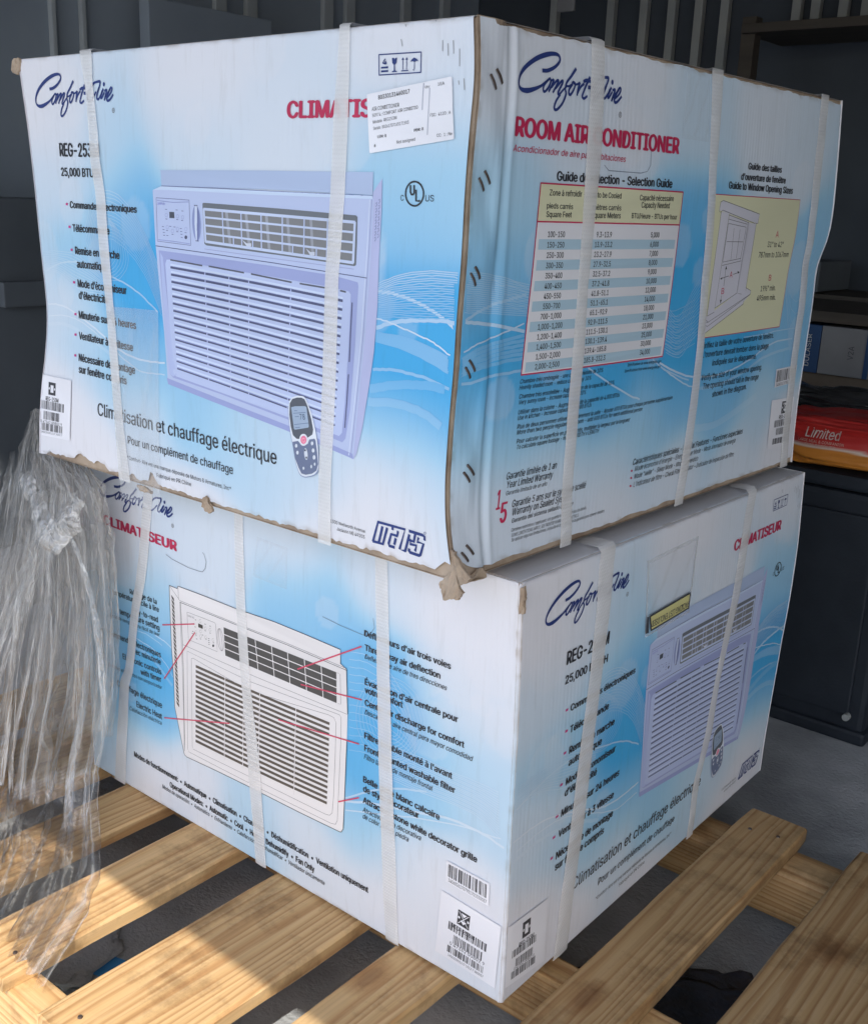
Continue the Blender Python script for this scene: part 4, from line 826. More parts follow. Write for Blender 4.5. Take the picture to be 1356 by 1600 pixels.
('A2','g1',12,[61.1,64.3,61.8,64.3,62,53.5,61.3,53.6],'barcode_sticker'),
('A2','g1',12,[63.2,64.1,63.8,64.1,64.1,53.3,63.4,53.4],'barcode_sticker'),
('A2','g1',12,[22.2,52.8,23.2,52.7,23.4,41.4,22.4,41.5],'barcode_sticker'),
('A2','g1',12,[23.7,52.7,24.2,52.6,24.4,41.3,23.9,41.4],'barcode_sticker'),
('A2','g1',12,[24.7,52.6,25.2,52.5,25.4,41.2,24.9,41.3],'barcode_sticker'),
('A2','g1',12,[25.7,52.5,26.8,52.4,26.9,41,25.9,41.1],'barcode_sticker'),
('A2','g1',12,[28.3,52.2,29.3,52.1,29.4,40.8,28.4,40.9],'barcode_sticker'),
('A2','g1',12,[30.3,52,30.8,52,31,40.6,30.4,40.7],'barcode_sticker'),
('A2','g1',12,[32.3,51.9,33.3,51.8,33.5,40.3,32.5,40.5],'barcode_sticker'),
('A2','g1',12,[33.8,51.7,35.4,51.6,35.5,40.1,34,40.3],'barcode_sticker'),
('A2','g1',12,[36.4,51.5,36.9,51.4,37.1,40,36.6,40],'barcode_sticker'),
('A2','g1',12,[37.9,51.3,38.9,51.2,39.1,39.8,38.1,39.9],'barcode_sticker'),
('A2','g1',12,[39.4,51.2,40,51.1,40.1,39.6,39.6,39.7],'barcode_sticker'),
('A2','g1',12,[40.5,51.1,41,51,41.2,39.5,40.7,39.6],'barcode_sticker'),
('A2','g1',12,[42,50.9,42.5,50.9,42.7,39.4,42.2,39.4],'barcode_sticker'),
('A2','g1',12,[43,50.8,44.1,50.7,44.3,39.2,43.2,39.3],'barcode_sticker'),
('A2','g1',12,[44.6,50.7,45.6,50.6,45.8,39.1,44.8,39.2],'barcode_sticker'),
('A2','g1',12,[46.6,50.5,47.2,50.4,47.4,38.9,46.8,38.9],'barcode_sticker'),
('A2','g1',12,[48.2,50.3,48.7,50.3,48.9,38.7,48.4,38.8],'barcode_sticker'),
('A2','g1',12,[49.2,50.3,50.3,50.2,50.5,38.6,49.4,38.7],'barcode_sticker'),
('A2','g1',12,[51.3,50.1,52.3,50,52.5,38.3,51.5,38.5],'barcode_sticker'),
('A2','g1',12,[53.4,49.9,53.9,49.8,54.1,38.2,53.6,38.2],'barcode_sticker'),
('A2','g1',12,[54.4,49.8,54.9,49.7,55.2,38.1,54.6,38.1],'barcode_sticker'),
('A2','g1',12,[55.5,49.7,56.5,49.6,56.7,37.9,55.7,38],'barcode_sticker'),
('A2','g1',12,[57.5,49.5,58.1,49.4,58.3,37.7,57.8,37.8],'barcode_sticker'),
('A2','g1',12,[14.4,38,15,38,15.1,27.6,14.5,27.6],'barcode_sticker'),
('A2','g1',12,[15.6,37.9,16.2,37.8,16.3,27.4,15.7,27.5],'barcode_sticker'),
('A2','g1',12,[16.8,37.8,18.6,37.6,18.7,27.1,16.9,27.3],'barcode_sticker'),
('A2','g1',12,[19.8,37.4,21.1,37.3,21.2,26.8,20,27],'barcode_sticker'),
('A2','g1',12,[22.9,37.1,24.1,37,24.3,26.5,23,26.6],'barcode_sticker'),
('A2','g1',12,[24.7,36.9,26.6,36.7,26.7,26.2,24.9,26.4],'barcode_sticker'),
('A2','g1',12,[27.2,36.6,29.1,36.4,29.2,25.9,27.4,26.1],'barcode_sticker'),
('A2','g1',12,[29.7,36.4,30.3,36.3,30.5,25.7,29.8,25.8],'barcode_sticker'),
('A2','g1',12,[32.2,36.1,34,35.9,34.2,25.3,32.3,25.5],'barcode_sticker'),
('A2','g1',12,[35.3,35.8,37.1,35.6,37.3,24.9,35.4,25.1],'barcode_sticker'),
('A2','g1',12,[37.8,35.5,39.6,35.3,39.8,24.6,37.9,24.8],'barcode_sticker'),
('A2','g1',12,[40.9,35.1,42.2,35,42.3,24.3,41.1,24.5],'barcode_sticker'),
('A2','g1',12,[43.4,34.9,45.3,34.7,45.5,23.9,43.6,24.2],'barcode_sticker'),
('A2','g1',12,[47.2,34.5,47.8,34.4,48,23.6,47.4,23.7],'barcode_sticker'),
('A2','g1',12,[48.5,34.3,49.1,34.2,49.3,23.5,48.7,23.6],'barcode_sticker'),
('A2','g1',12,[51,34,52.3,33.9,52.5,23.1,51.2,23.2],'barcode_sticker'),
('A2','g1',12,[52.9,33.8,53.5,33.8,53.7,22.9,53.1,23],'barcode_sticker'),
('A2','g1',12,[55.4,33.5,56.7,33.4,56.9,22.6,55.7,22.7],'barcode_sticker'),
('A2','g1',12,[57.4,33.3,59.3,33.1,59.5,22.3,57.6,22.5],'barcode_sticker'),
('A2','g1',12,[59.9,33.1,60.6,33,60.8,22.1,60.2,22.2],'barcode_sticker'),
('A2','g1',12,[61.2,32.9,62.5,32.8,62.7,21.9,61.4,22],'barcode_sticker'),
('A2','g1',12,[63.1,32.7,63.8,32.6,64,21.7,63.4,21.8],'barcode_sticker'),
('A2','g1',12,[64.4,32.6,65.1,32.5,65.3,21.6,64.7,21.6],'barcode_sticker'),
('A2','g1',16,[278.6,419.3,389.1,423.4,387.7,400,284.8,396.4],'packing_pouch'),
('A2','pyel',17,[281.6,417.2,385.8,421.2,384.8,402.3,286.7,398.9],'packing_pouch'),
('A2','g1',16,[272.2,419.1,276.2,419,279.3,396,271.9,396.7],'packing_pouch')]
LINE=[
('A1','navy',0,1,[641,502.7,692.7,502.4],''),
('A1','navy',0,1,[692.7,502.4,692.5,484.9],''),
('A1','navy',0,1,[692.5,484.9,641.6,484.6],''),
('A1','navy',0,1,[641.6,484.6,641,502.7],''),
('A1','navy',0,0.7,[684.9,497.2,684.8,488.4,684.1,487,683.1,487.7],''),
('A1','k',0,1.7,[703.2,377.5,703.2,375.6,702.8,373.7,702.1,372,701.1,370.3,699.8,368.9,698.2,367.8,696.5,366.9,694.6,366.3,692.7,366.1,690.7,366.2,688.8,366.7,687,367.4,685.3,368.5,683.9,369.9,682.7,371.4,681.8,373.2,681.1,375,680.9,377,681,378.9,681.4,380.8,682.1,382.6,683.2,384.2,684.5,385.6,686,386.8,687.7,387.6,689.6,388.1,691.5,388.3,693.4,388.2,695.3,387.7,697.1,387,698.8,385.9,700.2,384.6,701.4,383,702.4,381.3,703,379.4,703.2,377.5],''),
('A1','k',0,2,[686.6,384.6,686.9,378.7,688.4,376.4,690.4,376.5,691.6,378.2,691.2,384.7],''),
('A1','k',0,2,[693.8,380.6,694.3,370.7,698.9,370.8],''),
('A1',(110,118,165),2,0.7,[643.1,366.8,644.6,368.1,644.8,365.6,643.4,363.8],''),
('A1',(110,118,165),2,0.7,[646.8,369.9,648.2,371.2,648.5,368.8,647.1,366.9],''),
('A1',(110,118,165),2,0.7,[643,361.3,644.5,362.6,644.7,360.2,643.3,358.3],''),
('A1',(110,118,165),2,0.7,[646.7,364.5,648.1,365.7,648.4,363.3,647,361.5],''),
('A1',(110,118,165),2,0.7,[642.9,355.9,644.4,357.1,644.6,354.7,643.2,352.8],''),
('A1',(110,118,165),2,0.7,[646.6,359,648,360.3,648.3,357.9,646.9,356],''),
('A1',(110,118,165),2,0.7,[642.8,350.4,644.2,351.7,644.5,349.2,643.1,347.3],''),
('A1',(110,118,165),2,0.7,[646.5,353.6,647.9,354.8,648.2,352.4,646.8,350.5],''),
('A1',(110,118,165),2,0.7,[642.6,344.9,644.1,346.1,644.4,343.7,643,341.8],''),
('A1',(110,118,165),2,0.7,[646.3,348.1,647.8,349.4,648.1,346.9,646.7,345],''),
('A1',(110,118,165),2,0.7,[642.5,339.3,644,340.6,644.3,338.2,642.9,336.3],''),
('A1',(110,118,165),2,0.7,[646.2,342.6,647.7,343.9,648,341.4,646.6,339.5],''),
('A1',(110,118,165),2,0.7,[642.4,333.8,643.9,335.1,644.1,332.6,642.8,330.7],''),
('A1',(110,118,165),2,0.7,[646.1,337,647.6,338.3,647.9,335.9,646.5,334],''),
('A1',(118,124,178),3,0.7,[303.8,376.5,404.5,376.1,498.5,374.9,583.5,374.4,638.6,373.9],''),
('A1',(150,156,205),3,1.2,[637.9,370.3,635.4,316,630.8,239.1,622.8,164.9,615.3,105.6],''),
('A1',(198,206,240),3,1.2,[635.3,370.2,632.8,315.9,628.2,238.8,620,164.5,612.4,107.2],''),
('A1',(70,74,118),4,0.8,[289.7,307.5,397.6,304.1,498.6,300.5,566.5,297.3,633.5,294.3],''),
('A1',(150,156,205),4,0.7,[381.9,308.9,498.6,305.2,615.6,301.9],''),
('A1',(104,108,160),4,0.6,[293.2,362.9,355.5,361.9],''),
('A1',(104,108,160),4,0.6,[355.5,361.9,357.1,311.5],''),
('A1',(104,108,160),4,0.6,[357.1,311.5,293.7,313.1],''),
('A1',(104,108,160),4,0.6,[293.7,313.1,293.2,362.9],''),
('A1',(140,148,205),4,0.8,[294.9,360,325.7,358.4,354.3,359.9],''),
('A1',(140,148,205),4,0.8,[295.4,314.9,324.1,314.5,355.3,313.2],''),
('A1',(112,118,170),4,0.8,[310.4,350.3,313.9,350.2],''),
('A1',(112,118,170),4,0.8,[330.5,350.3,334,350.2],''),
('A1',(112,118,170),4,0.8,[341.2,349.5,344.7,349.4],''),
('A1',(112,118,170),4,0.8,[310.5,339.4,314.1,339.3],''),
('A1',(112,118,170),4,0.8,[331.3,339.5,334.8,339.4],''),
('A1',(112,118,170),4,0.8,[340.3,338.8,343.8,338.7],''),
('A1',(112,118,170),4,0.8,[303.3,330.4,306.9,330.3],''),
('A1',(112,118,170),4,0.8,[304.4,327.1,308,327],''),
('A1',(112,118,170),4,0.8,[304.9,323.8,308.5,323.8],''),
('A1',(112,118,170),4,0.8,[305.4,320.5,309,320.5],''),
('A1',(112,118,170),4,0.8,[317.6,331.3,321.2,331.3],''),
('A1',(112,118,170),4,0.8,[325.6,330.9,329.1,330.9],''),
('A1',(112,118,170),4,0.8,[311.2,326.3,314.8,326.2],''),
('A1',(112,118,170),4,0.8,[330.8,325.7,334.3,325.7],''),
('A1',(112,118,170),4,0.8,[337.6,329.6,341.1,329.6],''),
('A1',(112,118,170),4,0.8,[338.1,326.4,341.6,326.3],''),
('A1',(112,118,170),4,0.8,[338.6,323.2,342.1,323.1],''),
('A1',(112,118,170),4,0.8,[339.1,319.6,342.5,319.5],''),
('A1',(112,118,170),4,0.8,[346.4,325.3,349.9,325.3],''),
('A1',(112,118,170),4,0.8,[311.6,320.6,315.2,320.5],''),
('A1',(112,118,170),4,0.8,[321.6,322.4,325.1,322.3],''),
('A1',(150,158,210),4,0.5,[314.8,343.9,314.2,342.5,312.7,341.7,311,341.9,310,343,310,344.5,311.2,345.7,312.9,346,314.3,345.3,314.8,343.9],''),
('A1',(150,158,210),4,0.5,[336,343.3,335.4,341.9,334,341.1,332.3,341.3,331.3,342.4,331.4,343.8,332.5,345,334.1,345.3,335.5,344.6,336,343.2],''),
('A1',(150,158,210),4,0.5,[345.5,342.5,344.9,341.1,343.5,340.3,341.9,340.5,340.9,341.6,341,343.1,342.1,344.3,343.7,344.6,345.1,343.9,345.5,342.5],''),
('A1',(150,158,210),4,0.5,[316.1,330.2,315.5,328.7,314,327.9,312.3,328.1,311.3,329.2,311.3,330.7,312.5,331.9,314.2,332.2,315.6,331.5,316.1,330.1],''),
('A1',(150,158,210),4,0.5,[325.8,326.2,325.1,324.8,323.6,324,322,324.2,321,325.3,321,326.8,322.2,328,323.8,328.3,325.3,327.6,325.8,326.2],''),
('A1',(150,158,210),4,0.5,[335.5,328.8,334.9,327.4,333.5,326.6,331.8,326.8,330.8,327.9,330.9,329.4,332,330.6,333.6,330.9,335,330.2,335.5,328.8],''),
('A1',(150,158,210),4,0.5,[351.1,329.5,350.5,328.1,349,327.3,347.4,327.5,346.4,328.6,346.5,330.1,347.6,331.2,349.2,331.5,350.6,330.8,351.1,329.5],''),
('A1',(75,78,120),5,1,[364.7,356.3,370.4,356.3],''),
('A1',(75,78,120),5,1,[366.5,317.3,371.7,317.2],''),
('A1',(188,198,236),7,3,[382.1,352.9,466.2,351.1,543.1,349.5,616.1,347.9],''),
('A1',(188,198,236),7,2.2,[382.8,344,466.5,341.9,543.1,339.9,615.8,338],''),
('A1',(188,198,236),7,2.2,[383.4,335.1,466.7,332.6,543,330.3,615.5,328.1],''),
('A1',(188,198,236),7,2.2,[384,326.2,466.9,323.3,542.9,320.7,615.1,318.2],''),
('A1',(188,198,236),7,3,[384.6,317.2,467.1,314,542.8,311,614.8,308.2],''),
('A1',(188,198,236),7,3.2,[382.1,352.9,384.6,317.2],''),
('A1',(188,198,236),7,3.2,[616.1,347.9,614.8,308.2],''),
('A1',(180,190,232),7,1.8,[414.2,352.2,416,316],''),
('A1',(180,190,232),7,1.8,[445.6,351.5,446.8,314.8],''),
('A1',(180,190,232),7,1.8,[478.1,350.9,478.7,313.5],''),
('A1',(180,190,232),7,1.8,[511.3,350.1,511.4,312.3],''),
('A1',(180,190,232),7,1.8,[544.3,349.4,543.9,311],''),
('A1',(180,190,232),7,1.8,[578.2,348.7,577.4,309.7],''),
('A1',(180,190,232),7,1.8,[432.7,324.5,433,315.3],''),
('A1',(180,190,232),7,1.8,[464.5,323.4,464.7,314.1],''),
('A1',(180,190,232),7,1.8,[527.3,321.2,527.2,311.6],''),
('A1',(180,190,232),7,1.8,[562.5,320,562.4,310.3],''),
('A1',(88,90,108),5,1.8,[318.2,292.8,377.3,289.9],''),
('A1',(88,90,108),5,1.8,[389.4,290,449.3,286.9],''),
('A1',(88,90,108),5,1.8,[461.5,286.4,525.4,282.1],''),
('A1',(88,90,108),5,1.8,[538.1,281.7,580.8,280],''),
('A1',(88,90,108),5,1.8,[597.3,279,605.1,278.3],''),
('A1',(86,90,128),5,1.6,[614.4,268.1,612.8,237.3,611.6,207.3],''),
('A1',(86,90,128),5,1.6,[610.8,193.7,608.8,162.9,606.4,136.3],''),
('A1',(80,84,120),6,2.5,[318.5,284.1,397.6,280.5,470.3,276.8,537.7,272.9,600.7,268.9],''),
('A1',(196,206,242),5,2.6,[318.6,287.2,397.7,283.5,470.3,279.8,537.7,275.7,600.7,271.6],''),
('A1',(140,148,204),5,1.6,[318.5,285.2,397.6,281.7,470.3,278,537.7,274,600.7,269.9],''),
('A1',(80,84,120),6,2.4286,[319,275.7,397.7,271.9,470.1,268.1,537.3,264,600.2,259.8],''),
('A1',(196,206,242),5,2.6,[319.1,278.8,397.8,275,470.1,271,537.2,266.8,600.1,262.5],''),
('A1',(140,148,204),5,1.6,[319,276.9,397.8,273.1,470.1,269.2,537.3,265.1,600.1,260.8],''),
('A1',(80,84,120),6,2.3571,[319.5,267.3,397.9,263.3,469.9,259.3,536.8,255,599.5,250.6],''),
('A1',(196,206,242),5,2.6,[319.6,270.4,398,266.4,470,262.2,536.8,257.8,599.5,253.3],''),
('A1',(140,148,204),5,1.6,[319.5,268.5,397.9,264.5,469.9,260.4,536.8,256.1,599.5,251.6],''),
('A1',(80,84,120),6,2.2857,[320,258.9,398,254.7,469.7,250.4,536.4,245.9,598.9,241.4],''),
('A1',(196,206,242),5,2.6,[320.1,262,398.1,257.8,469.8,253.4,536.4,248.8,598.9,244.1],''),
('A1',(140,148,204),5,1.6,[320,260.1,398,255.9,469.7,251.6,536.4,247,598.9,242.4],''),
('A1',(80,84,120),6,2.2143,[320.4,250.4,398.1,246,469.5,241.6,535.9,236.9,598.3,232.1],''),
('A1',(196,206,242),5,2.6,[320.6,253.6,398.2,249.1,469.6,244.5,535.9,239.7,598.2,234.9],''),
('A1',(140,148,204),5,1.6,[320.5,251.6,398.1,247.2,469.5,242.7,535.9,238,598.3,233.1],''),
('A1',(80,84,120),6,2.1429,[320.9,241.9,398.2,237.3,469.3,232.6,535.5,227.7,597.6,222.8],''),
('A1',(196,206,242),5,2.6,[321.1,245.1,398.3,240.4,469.3,235.6,535.5,230.6,597.6,225.6],''),
('A1',(140,148,204),5,1.6,[321,243.2,398.2,238.5,469.3,233.8,535.5,228.8,597.6,223.8],''),
('A1',(80,84,120),6,2.0714,[321.4,233.4,398.3,228.6,469.1,223.7,535,218.6,597,213.4],''),
('A1',(196,206,242),5,2.6,[321.6,236.6,398.4,231.7,469.1,226.7,535,221.5,596.9,216.2],''),
('A1',(140,148,204),5,1.6,[321.5,234.7,398.3,229.8,469.1,224.8,535,219.7,597,214.4],''),
('A1',(80,84,120),6,2,[321.9,224.9,398.3,219.8,468.8,214.7,534.5,209.3,596.3,203.9],''),
('A1',(196,206,242),5,2.6,[322,228.1,398.5,222.9,468.9,217.7,534.5,212.3,596.3,206.8],''),
('A1',(140,148,204),5,1.6,[321.9,226.1,398.4,221,468.9,215.8,534.5,210.5,596.3,205],''),
('A1',(80,84,120),6,1.9286,[322.3,216.3,398.4,211,468.6,205.7,534,200.1,595.7,194.5],''),
('A1',(196,206,242),5,2.6,[322.5,219.6,398.5,214.1,468.6,208.7,534,203,595.6,197.3],''),
('A1',(140,148,204),5,1.6,[322.4,217.6,398.5,212.2,468.6,206.8,534,201.2,595.7,195.5],''),
('A1',(80,84,120),6,1.8571,[322.8,207.8,398.5,202.2,468.3,196.6,533.5,190.8,595,184.9],''),
('A1',(196,206,242),5,2.6,[323,211,398.6,205.3,468.4,199.6,533.5,193.7,595,187.8],''),
('A1',(140,148,204),5,1.6,[322.9,209,398.5,203.4,468.4,197.7,533.5,191.9,595,186],''),
('A1',(80,84,120),6,1.7857,[323.3,199.1,398.5,193.3,468.1,187.4,533,181.4,594.4,175.3],''),
('A1',(196,206,242),5,2.6,[323.4,202.4,398.7,196.4,468.1,190.5,533,184.4,594.3,178.2],''),
('A1',(140,148,204),5,1.6,[323.3,200.4,398.6,194.5,468.1,188.6,533,182.5,594.4,176.4],''),
('A1',(80,84,120),6,1.7143,[323.7,190.5,398.6,184.4,467.8,178.3,532.5,172,593.7,165.7],''),
('A1',(196,206,242),5,2.6,[323.9,193.7,398.7,187.5,467.9,181.3,532.5,175,593.7,168.6],''),
('A1',(140,148,204),5,1.6,[323.8,191.7,398.6,185.6,467.8,179.4,532.5,173.1,593.7,166.8],''),
('A1',(80,84,120),6,1.6429,[324.2,181.8,398.6,175.4,467.5,169.1,532,162.5,593,156],''),
('A1',(196,206,242),5,2.6,[324.4,185.1,398.8,178.6,467.6,172.1,532,165.5,593,158.9],''),
('A1',(140,148,204),5,1.6,[324.3,183,398.7,176.6,467.5,170.2,532,163.7,593,157.1],''),
('A1',(80,84,120),6,1.5714,[324.7,173.1,398.7,166.4,467.2,159.8,531.4,153,592.2,146.2],''),
('A1',(196,206,242),5,2.6,[324.9,176.4,398.8,169.6,467.3,162.9,531.5,156,592.2,149.1],''),
('A1',(140,148,204),5,1.6,[324.8,174.3,398.7,167.7,467.3,161,531.4,154.1,592.2,147.3],''),
('A1',(80,84,120),6,1.5,[325.2,164.3,398.7,157.4,466.9,150.5,530.9,143.4,591.5,136.4],''),
('A1',(196,206,242),5,2.6,[325.4,167.6,398.8,160.6,467,153.6,530.9,146.5,591.5,139.3],''),
('A1',(140,148,204),5,1.6,[325.3,165.6,398.8,158.6,466.9,151.7,530.9,144.6,591.5,137.5],''),
('A1',(96,108,150),13,0.6,[529.9,143.3,534.4,144.1],''),
('A1',(96,108,150),13,0.6,[528.7,140.3,547.7,144.1],''),
('A1',(96,108,150),13,0.6,[530.9,136.7,537.1,138],''),
('A1',(96,108,150),13,0.6,[529.7,127.7,552,133],''),
('A1',(96,108,150),13,0.6,[530.8,124.3,538.7,126.1],''),
('A1',(236,170,196),15,0.8,[546.5,112.8,546.2,111.6,545.4,110.7,544.3,110.2,543.2,110.3,542.4,111,542.1,112.1,542.4,113.2,543.2,114.2,544.3,114.7,545.5,114.6,546.3,113.9],''),
('A1','navy',0,3.2,[645.8,18.6,654.4,41.7,693.2,41.8,683.5,18.5,691.5,18.4],''),
('A1','navy',0,3.2,[645.8,18.6,660,18.7,667.2,37.7],''),
('A1','navy',0,3.2,[654.5,20,660.4,37.6],''),
('A1','navy',0,3.2,[675.3,41.6,675.1,37.9],''),
('A1','navy',0,3.2,[676.2,18.8,668.9,18.9,668.3,20.9,672.8,32.4,681.3,32.2,682.8,37.4],''),
('A1','navy',0,3.2,[678.9,28.9,676.5,22.2],''),
('A1','navy',0,3.2,[691.5,18.4,698.8,37.2],''),
('A1','navy',0,3.2,[698.6,31.9,704.7,31.3,707.9,41.3],''),
('A1','navy',0,3.2,[699.2,41.4,718.1,41,720.6,39.9,720.2,36.3],''),
('A1','navy',0,3.2,[700.8,32.1,699.3,27.6,708,27.9,705.5,21.9],''),
('A1','navy',0,3.2,[711.8,36.7,709.5,32.1,718.2,31.8,712.4,19,710.5,17.9,697.6,18.4,696.7,19.8,697.2,21.9],''),
('A1','navy',0,0.5,[722.9,44.1,722.5,43.4,721.8,42.8,721,42.6,720.3,42.9,720.2,43.6,720.5,44.3,721.2,44.9,722,45.1,722.7,44.8,722.9,44.1],''),
('A1',(165,165,190),11,1.2,[697.5,475.2,697.1,462.7,697.4,452.2],'shipping_label'),
('A1',(175,175,198),11,1.2,[704.8,470.7,704.9,448.9,705.3,430.3],'shipping_label'),
('A1',(150,150,164),0,0.9,[717.7,510.9,717.6,502],''),
('A1',(150,150,164),0,0.9,[723.7,507.9,723.9,497.8],''),
('A1',(150,150,164),0,0.9,[729.8,510.2,730.1,499.2],''),
('A1',(150,150,164),0,0.9,[736.7,502.8,736.7,488.3],''),
('A1',(150,150,164),0,0.9,[741.6,477.7,743,468.4],''),
('A1',(150,150,164),0,0.9,[735.9,476.2,736.6,472.9],''),
('A1',(150,150,164),0,0.9,[668.6,514.7,670.2,508.6],''),
('A1',(150,150,164),0,0.9,[673.7,527.2,674.5,525.3],''),
('A1',(150,150,164),0,0.9,[709.3,528.4,710.5,527.4],''),
('T1','red',2,1.5,[102.9,392,241.2,391.8,379.4,391.7],''),
('T1','red',2,1.5,[379.4,391.7,372.6,296.8,365.8,201.8],''),
('T1','red',2,1.5,[365.8,201.8,228.6,202.8,91.5,203.7],''),
('T1','red',2,1.5,[91.5,203.7,97.2,297.8,102.9,392],''),
('T1','red',2,1.5,[100.7,355.5,238.7,355.2,376.8,354.8],''),
('T1','red',1,1,[458.7,391.5,576.6,391.3,709.3,391.1,708.8,305.4,701.4,217.5],''),
('T1','red',1,1,[701.4,217.5,571.3,217.2,458.5,217.2],''),
('T1','k',2,0.55,[474.9,382.7,481.1,384.9,587.7,370.2,584.8,358.1,577.2,358.7],''),
('T1','k',2,0.55,[474.9,382.7,473.2,371.4,477.3,370.9,482.1,373.4,575.8,358.3],''),
('T1','k',2,0.55,[478.6,370.9,468.1,244.4],''),
('T1','k',2,0.55,[500.8,368.3,487.7,253.5],''),
('T1','k',2,0.55,[499.5,368,557.9,359.1],''),
('T1','k',2,0.55,[500.6,362.8,554,357.2],''),
('T1','k',2,0.55,[501.7,357.6,550.6,353.5],''),
('T1','k',2,0.55,[580.2,358.4,572.8,272.4],''),
('T1','k',2,0.55,[556.5,358.9,546.3,270.1,560.3,268.3],''),
('T1','k',2,0.55,[552,353.9,545.4,312.8],''),
('T1','k',2,0.55,[500.4,357.4,496.2,310.4],''),
('T1','k',2,0.55,[517.7,352,518.1,312.5],''),
('T1','k',2,0.55,[535,350.3,533.2,314.8],''),
('T1','k',2,0.55,[501.2,335.5,546.6,335.1],''),
('T1','k',2,0.55,[496.2,310.4,546.4,314.3],''),
('T1','k',2,0.55,[495.3,306.3,548.8,311.2],''),
('T1','k',2,0.55,[487.7,253.5,546.3,270.1],''),
('T1','k',2,0.55,[458.6,244.9,458.3,240.6,471.4,236.1,588.1,267.2],''),
('T1','k',2,0.55,[459,243,474,236.6],''),
('T1','k',2,0.55,[469.4,244.4,487.5,248.5],''),
('T1','k',2,0.55,[571.8,276.3,588.4,271.8,588.1,267.2],''),
('T1','k',2,0.55,[459.6,234.9,472.6,231.3,586.7,266.6],''),
('T1','k',2,0.55,[463.3,234.1,463.9,224.7,468.6,223.1,571.3,255.5,570.2,259.4],''),
('T1','k',3,0.7,[494.2,289.8,517.3,292.9],''),
('T1','k',3,0.7,[529.3,294.5,546.8,296.9],''),
('T1','k',3,0.7,[506.6,304.4,506.1,281],''),
('T1','k',3,0.7,[502.1,268.6,502,259.8],''),
('T1','lab',14,0.9,[754.1,102.6,774.9,87.1],'barcode_sticker'),
('T1','lab',14,0.9,[755.1,87.8,774.3,101.8],'barcode_sticker'),
('T1',(112,122,150),0,0.7,[211,413.8,220.1,408.7,283.7,408.8,296.8,411,303.3,418.1,302.1,432.8],''),
('D2','pink',8,1.8,[202.7,303.7,277.7,326.8],''),
('D2','pink',8,1.8,[202.3,219.4,278,314],''),
('D2','pink',8,1.8,[198.5,154.9,349.2,199.6],''),
('D2','pink',8,1.8,[487.2,325.5,597.9,390.4],''),
('D2','pink',8,1.8,[493.6,306.2,599.3,320.7],''),
('D2','pink',8,1.8,[450.2,241.1,595.9,259.4],''),
('D2','pink',8,1.8,[560.6,164,596.5,184.6],''),
('D2','k',3,0.9,[221.2,368.7,230.6,368.7,239.5,368.7,241.1,372.9,297.2,374.1,367.3,374.3,443.4,377.4,503,376.8,562.5,375.3,562.8,356.8,573.1,352.6,575.8,293.1],''),
('D2','k',3,0.9,[574.8,256.1,572.8,210.1,570.8,169.2,568.3,127.2,564.8,121.1,561.8,120.2,483.6,117.2,405.4,115.7,383.9,115.2,315.4,112.5],''),
('D2','k',3,0.9,[315.4,112.5,248.8,108.9,243.7,110.3,241.9,113.5,232.8,149.6,224.3,182.1,225,221.6,222.4,270.3,221.4,323.9,221.2,368.7],''),
('D2','g2',3,0.5,[245.2,352.3,366.9,353.1,467.6,354.9,573.1,353.6],''),
('D2','k',3,0.7,[245.1,349.9,366.9,351.3,467.6,352.7,574.3,351.2],''),
('D2','g2',3,0.5,[221.2,368.7,245.2,352.3],''),
('D2','g2',3,0.5,[241.1,372.9,242.2,353.2],''),
('D2','k',3,0.7,[246.3,350.3,248.2,296.1,248.3,248.2,245.5,144.2,243.2,117.6],''),
('D2','g2',3,0.5,[244.6,350.3,245.5,295.3,245.9,247.4,245.4,186.6,243.1,116.1],''),
('D2','g2',3,0.5,[249.6,287,404.8,288.1,575.1,292.5],''),
('D2','g2',3,0.5,[260.7,339.7,292.9,340.7,320.8,341.3,323.6,339.8,325.2,319.1,326.3,299.9,291.5,299.4,262.6,298.6,261.3,323.5,260.7,339.7],''),
('D2','g2',3,0.5,[265.6,299,267.3,298.7],''),
('D2',(110,104,108),3,0.9,[278.5,333.4,281.1,333.4],''),
('D2',(110,104,108),3,0.9,[277.2,322.5,279.8,322.6],''),
('D2',(110,104,108),3,0.9,[299.6,333.1,302.2,333.2],''),
('D2',(110,104,108),3,0.9,[310.5,333.4,313,333.4],''),
('D2',(110,104,108),3,0.9,[271.6,314.1,274.3,314.2],''),
('D2',(110,104,108),3,0.9,[270.6,310.7,273.3,310.8],''),
('D2',(110,104,108),3,0.9,[278.5,310.7,281.1,310.8],''),
('D2',(110,104,108),3,0.9,[299.7,323.3,302.2,323.4],''),
('D2',(110,104,108),3,0.9,[310.2,323,312.7,323],''),
('D2',(110,104,108),3,0.9,[280,305.3,282.7,305.4],''),
('D2',(110,104,108),3,0.9,[288.8,307.9,291.4,308],''),
('D2',(110,104,108),3,0.9,[301,311.2,303.5,311.3],''),
('D2',(110,104,108),3,0.9,[307,313.9,309.6,314],''),
('D2',(110,104,108),3,0.9,[306.9,311,309.5,311.1],''),
('D2',(110,104,108),3,0.9,[307.4,308.2,309.9,308.3],''),
('D2',(110,104,108),3,0.9,[307.3,305.3,309.8,305.4],''),
('D2',(110,104,108),3,0.9,[317.1,310.9,319.6,311],''),
('D2',(110,104,108),3,0.9,[293.4,315.1,296,315.2],''),
('D2',(150,146,150),3,0.4,[292.5,335.4,292,333.9,290.8,332.7,289.3,332.3,288.1,332.8,287.7,334,288.2,335.5,289.4,336.7,290.9,337.2,292.1,336.7],''),
('D2',(150,146,150),3,0.4,[303.7,327.7,303.2,326.2,302,325,300.5,324.6,299.3,325.1,298.9,326.3,299.4,327.8,300.6,329,302.1,329.5,303.3,329],''),
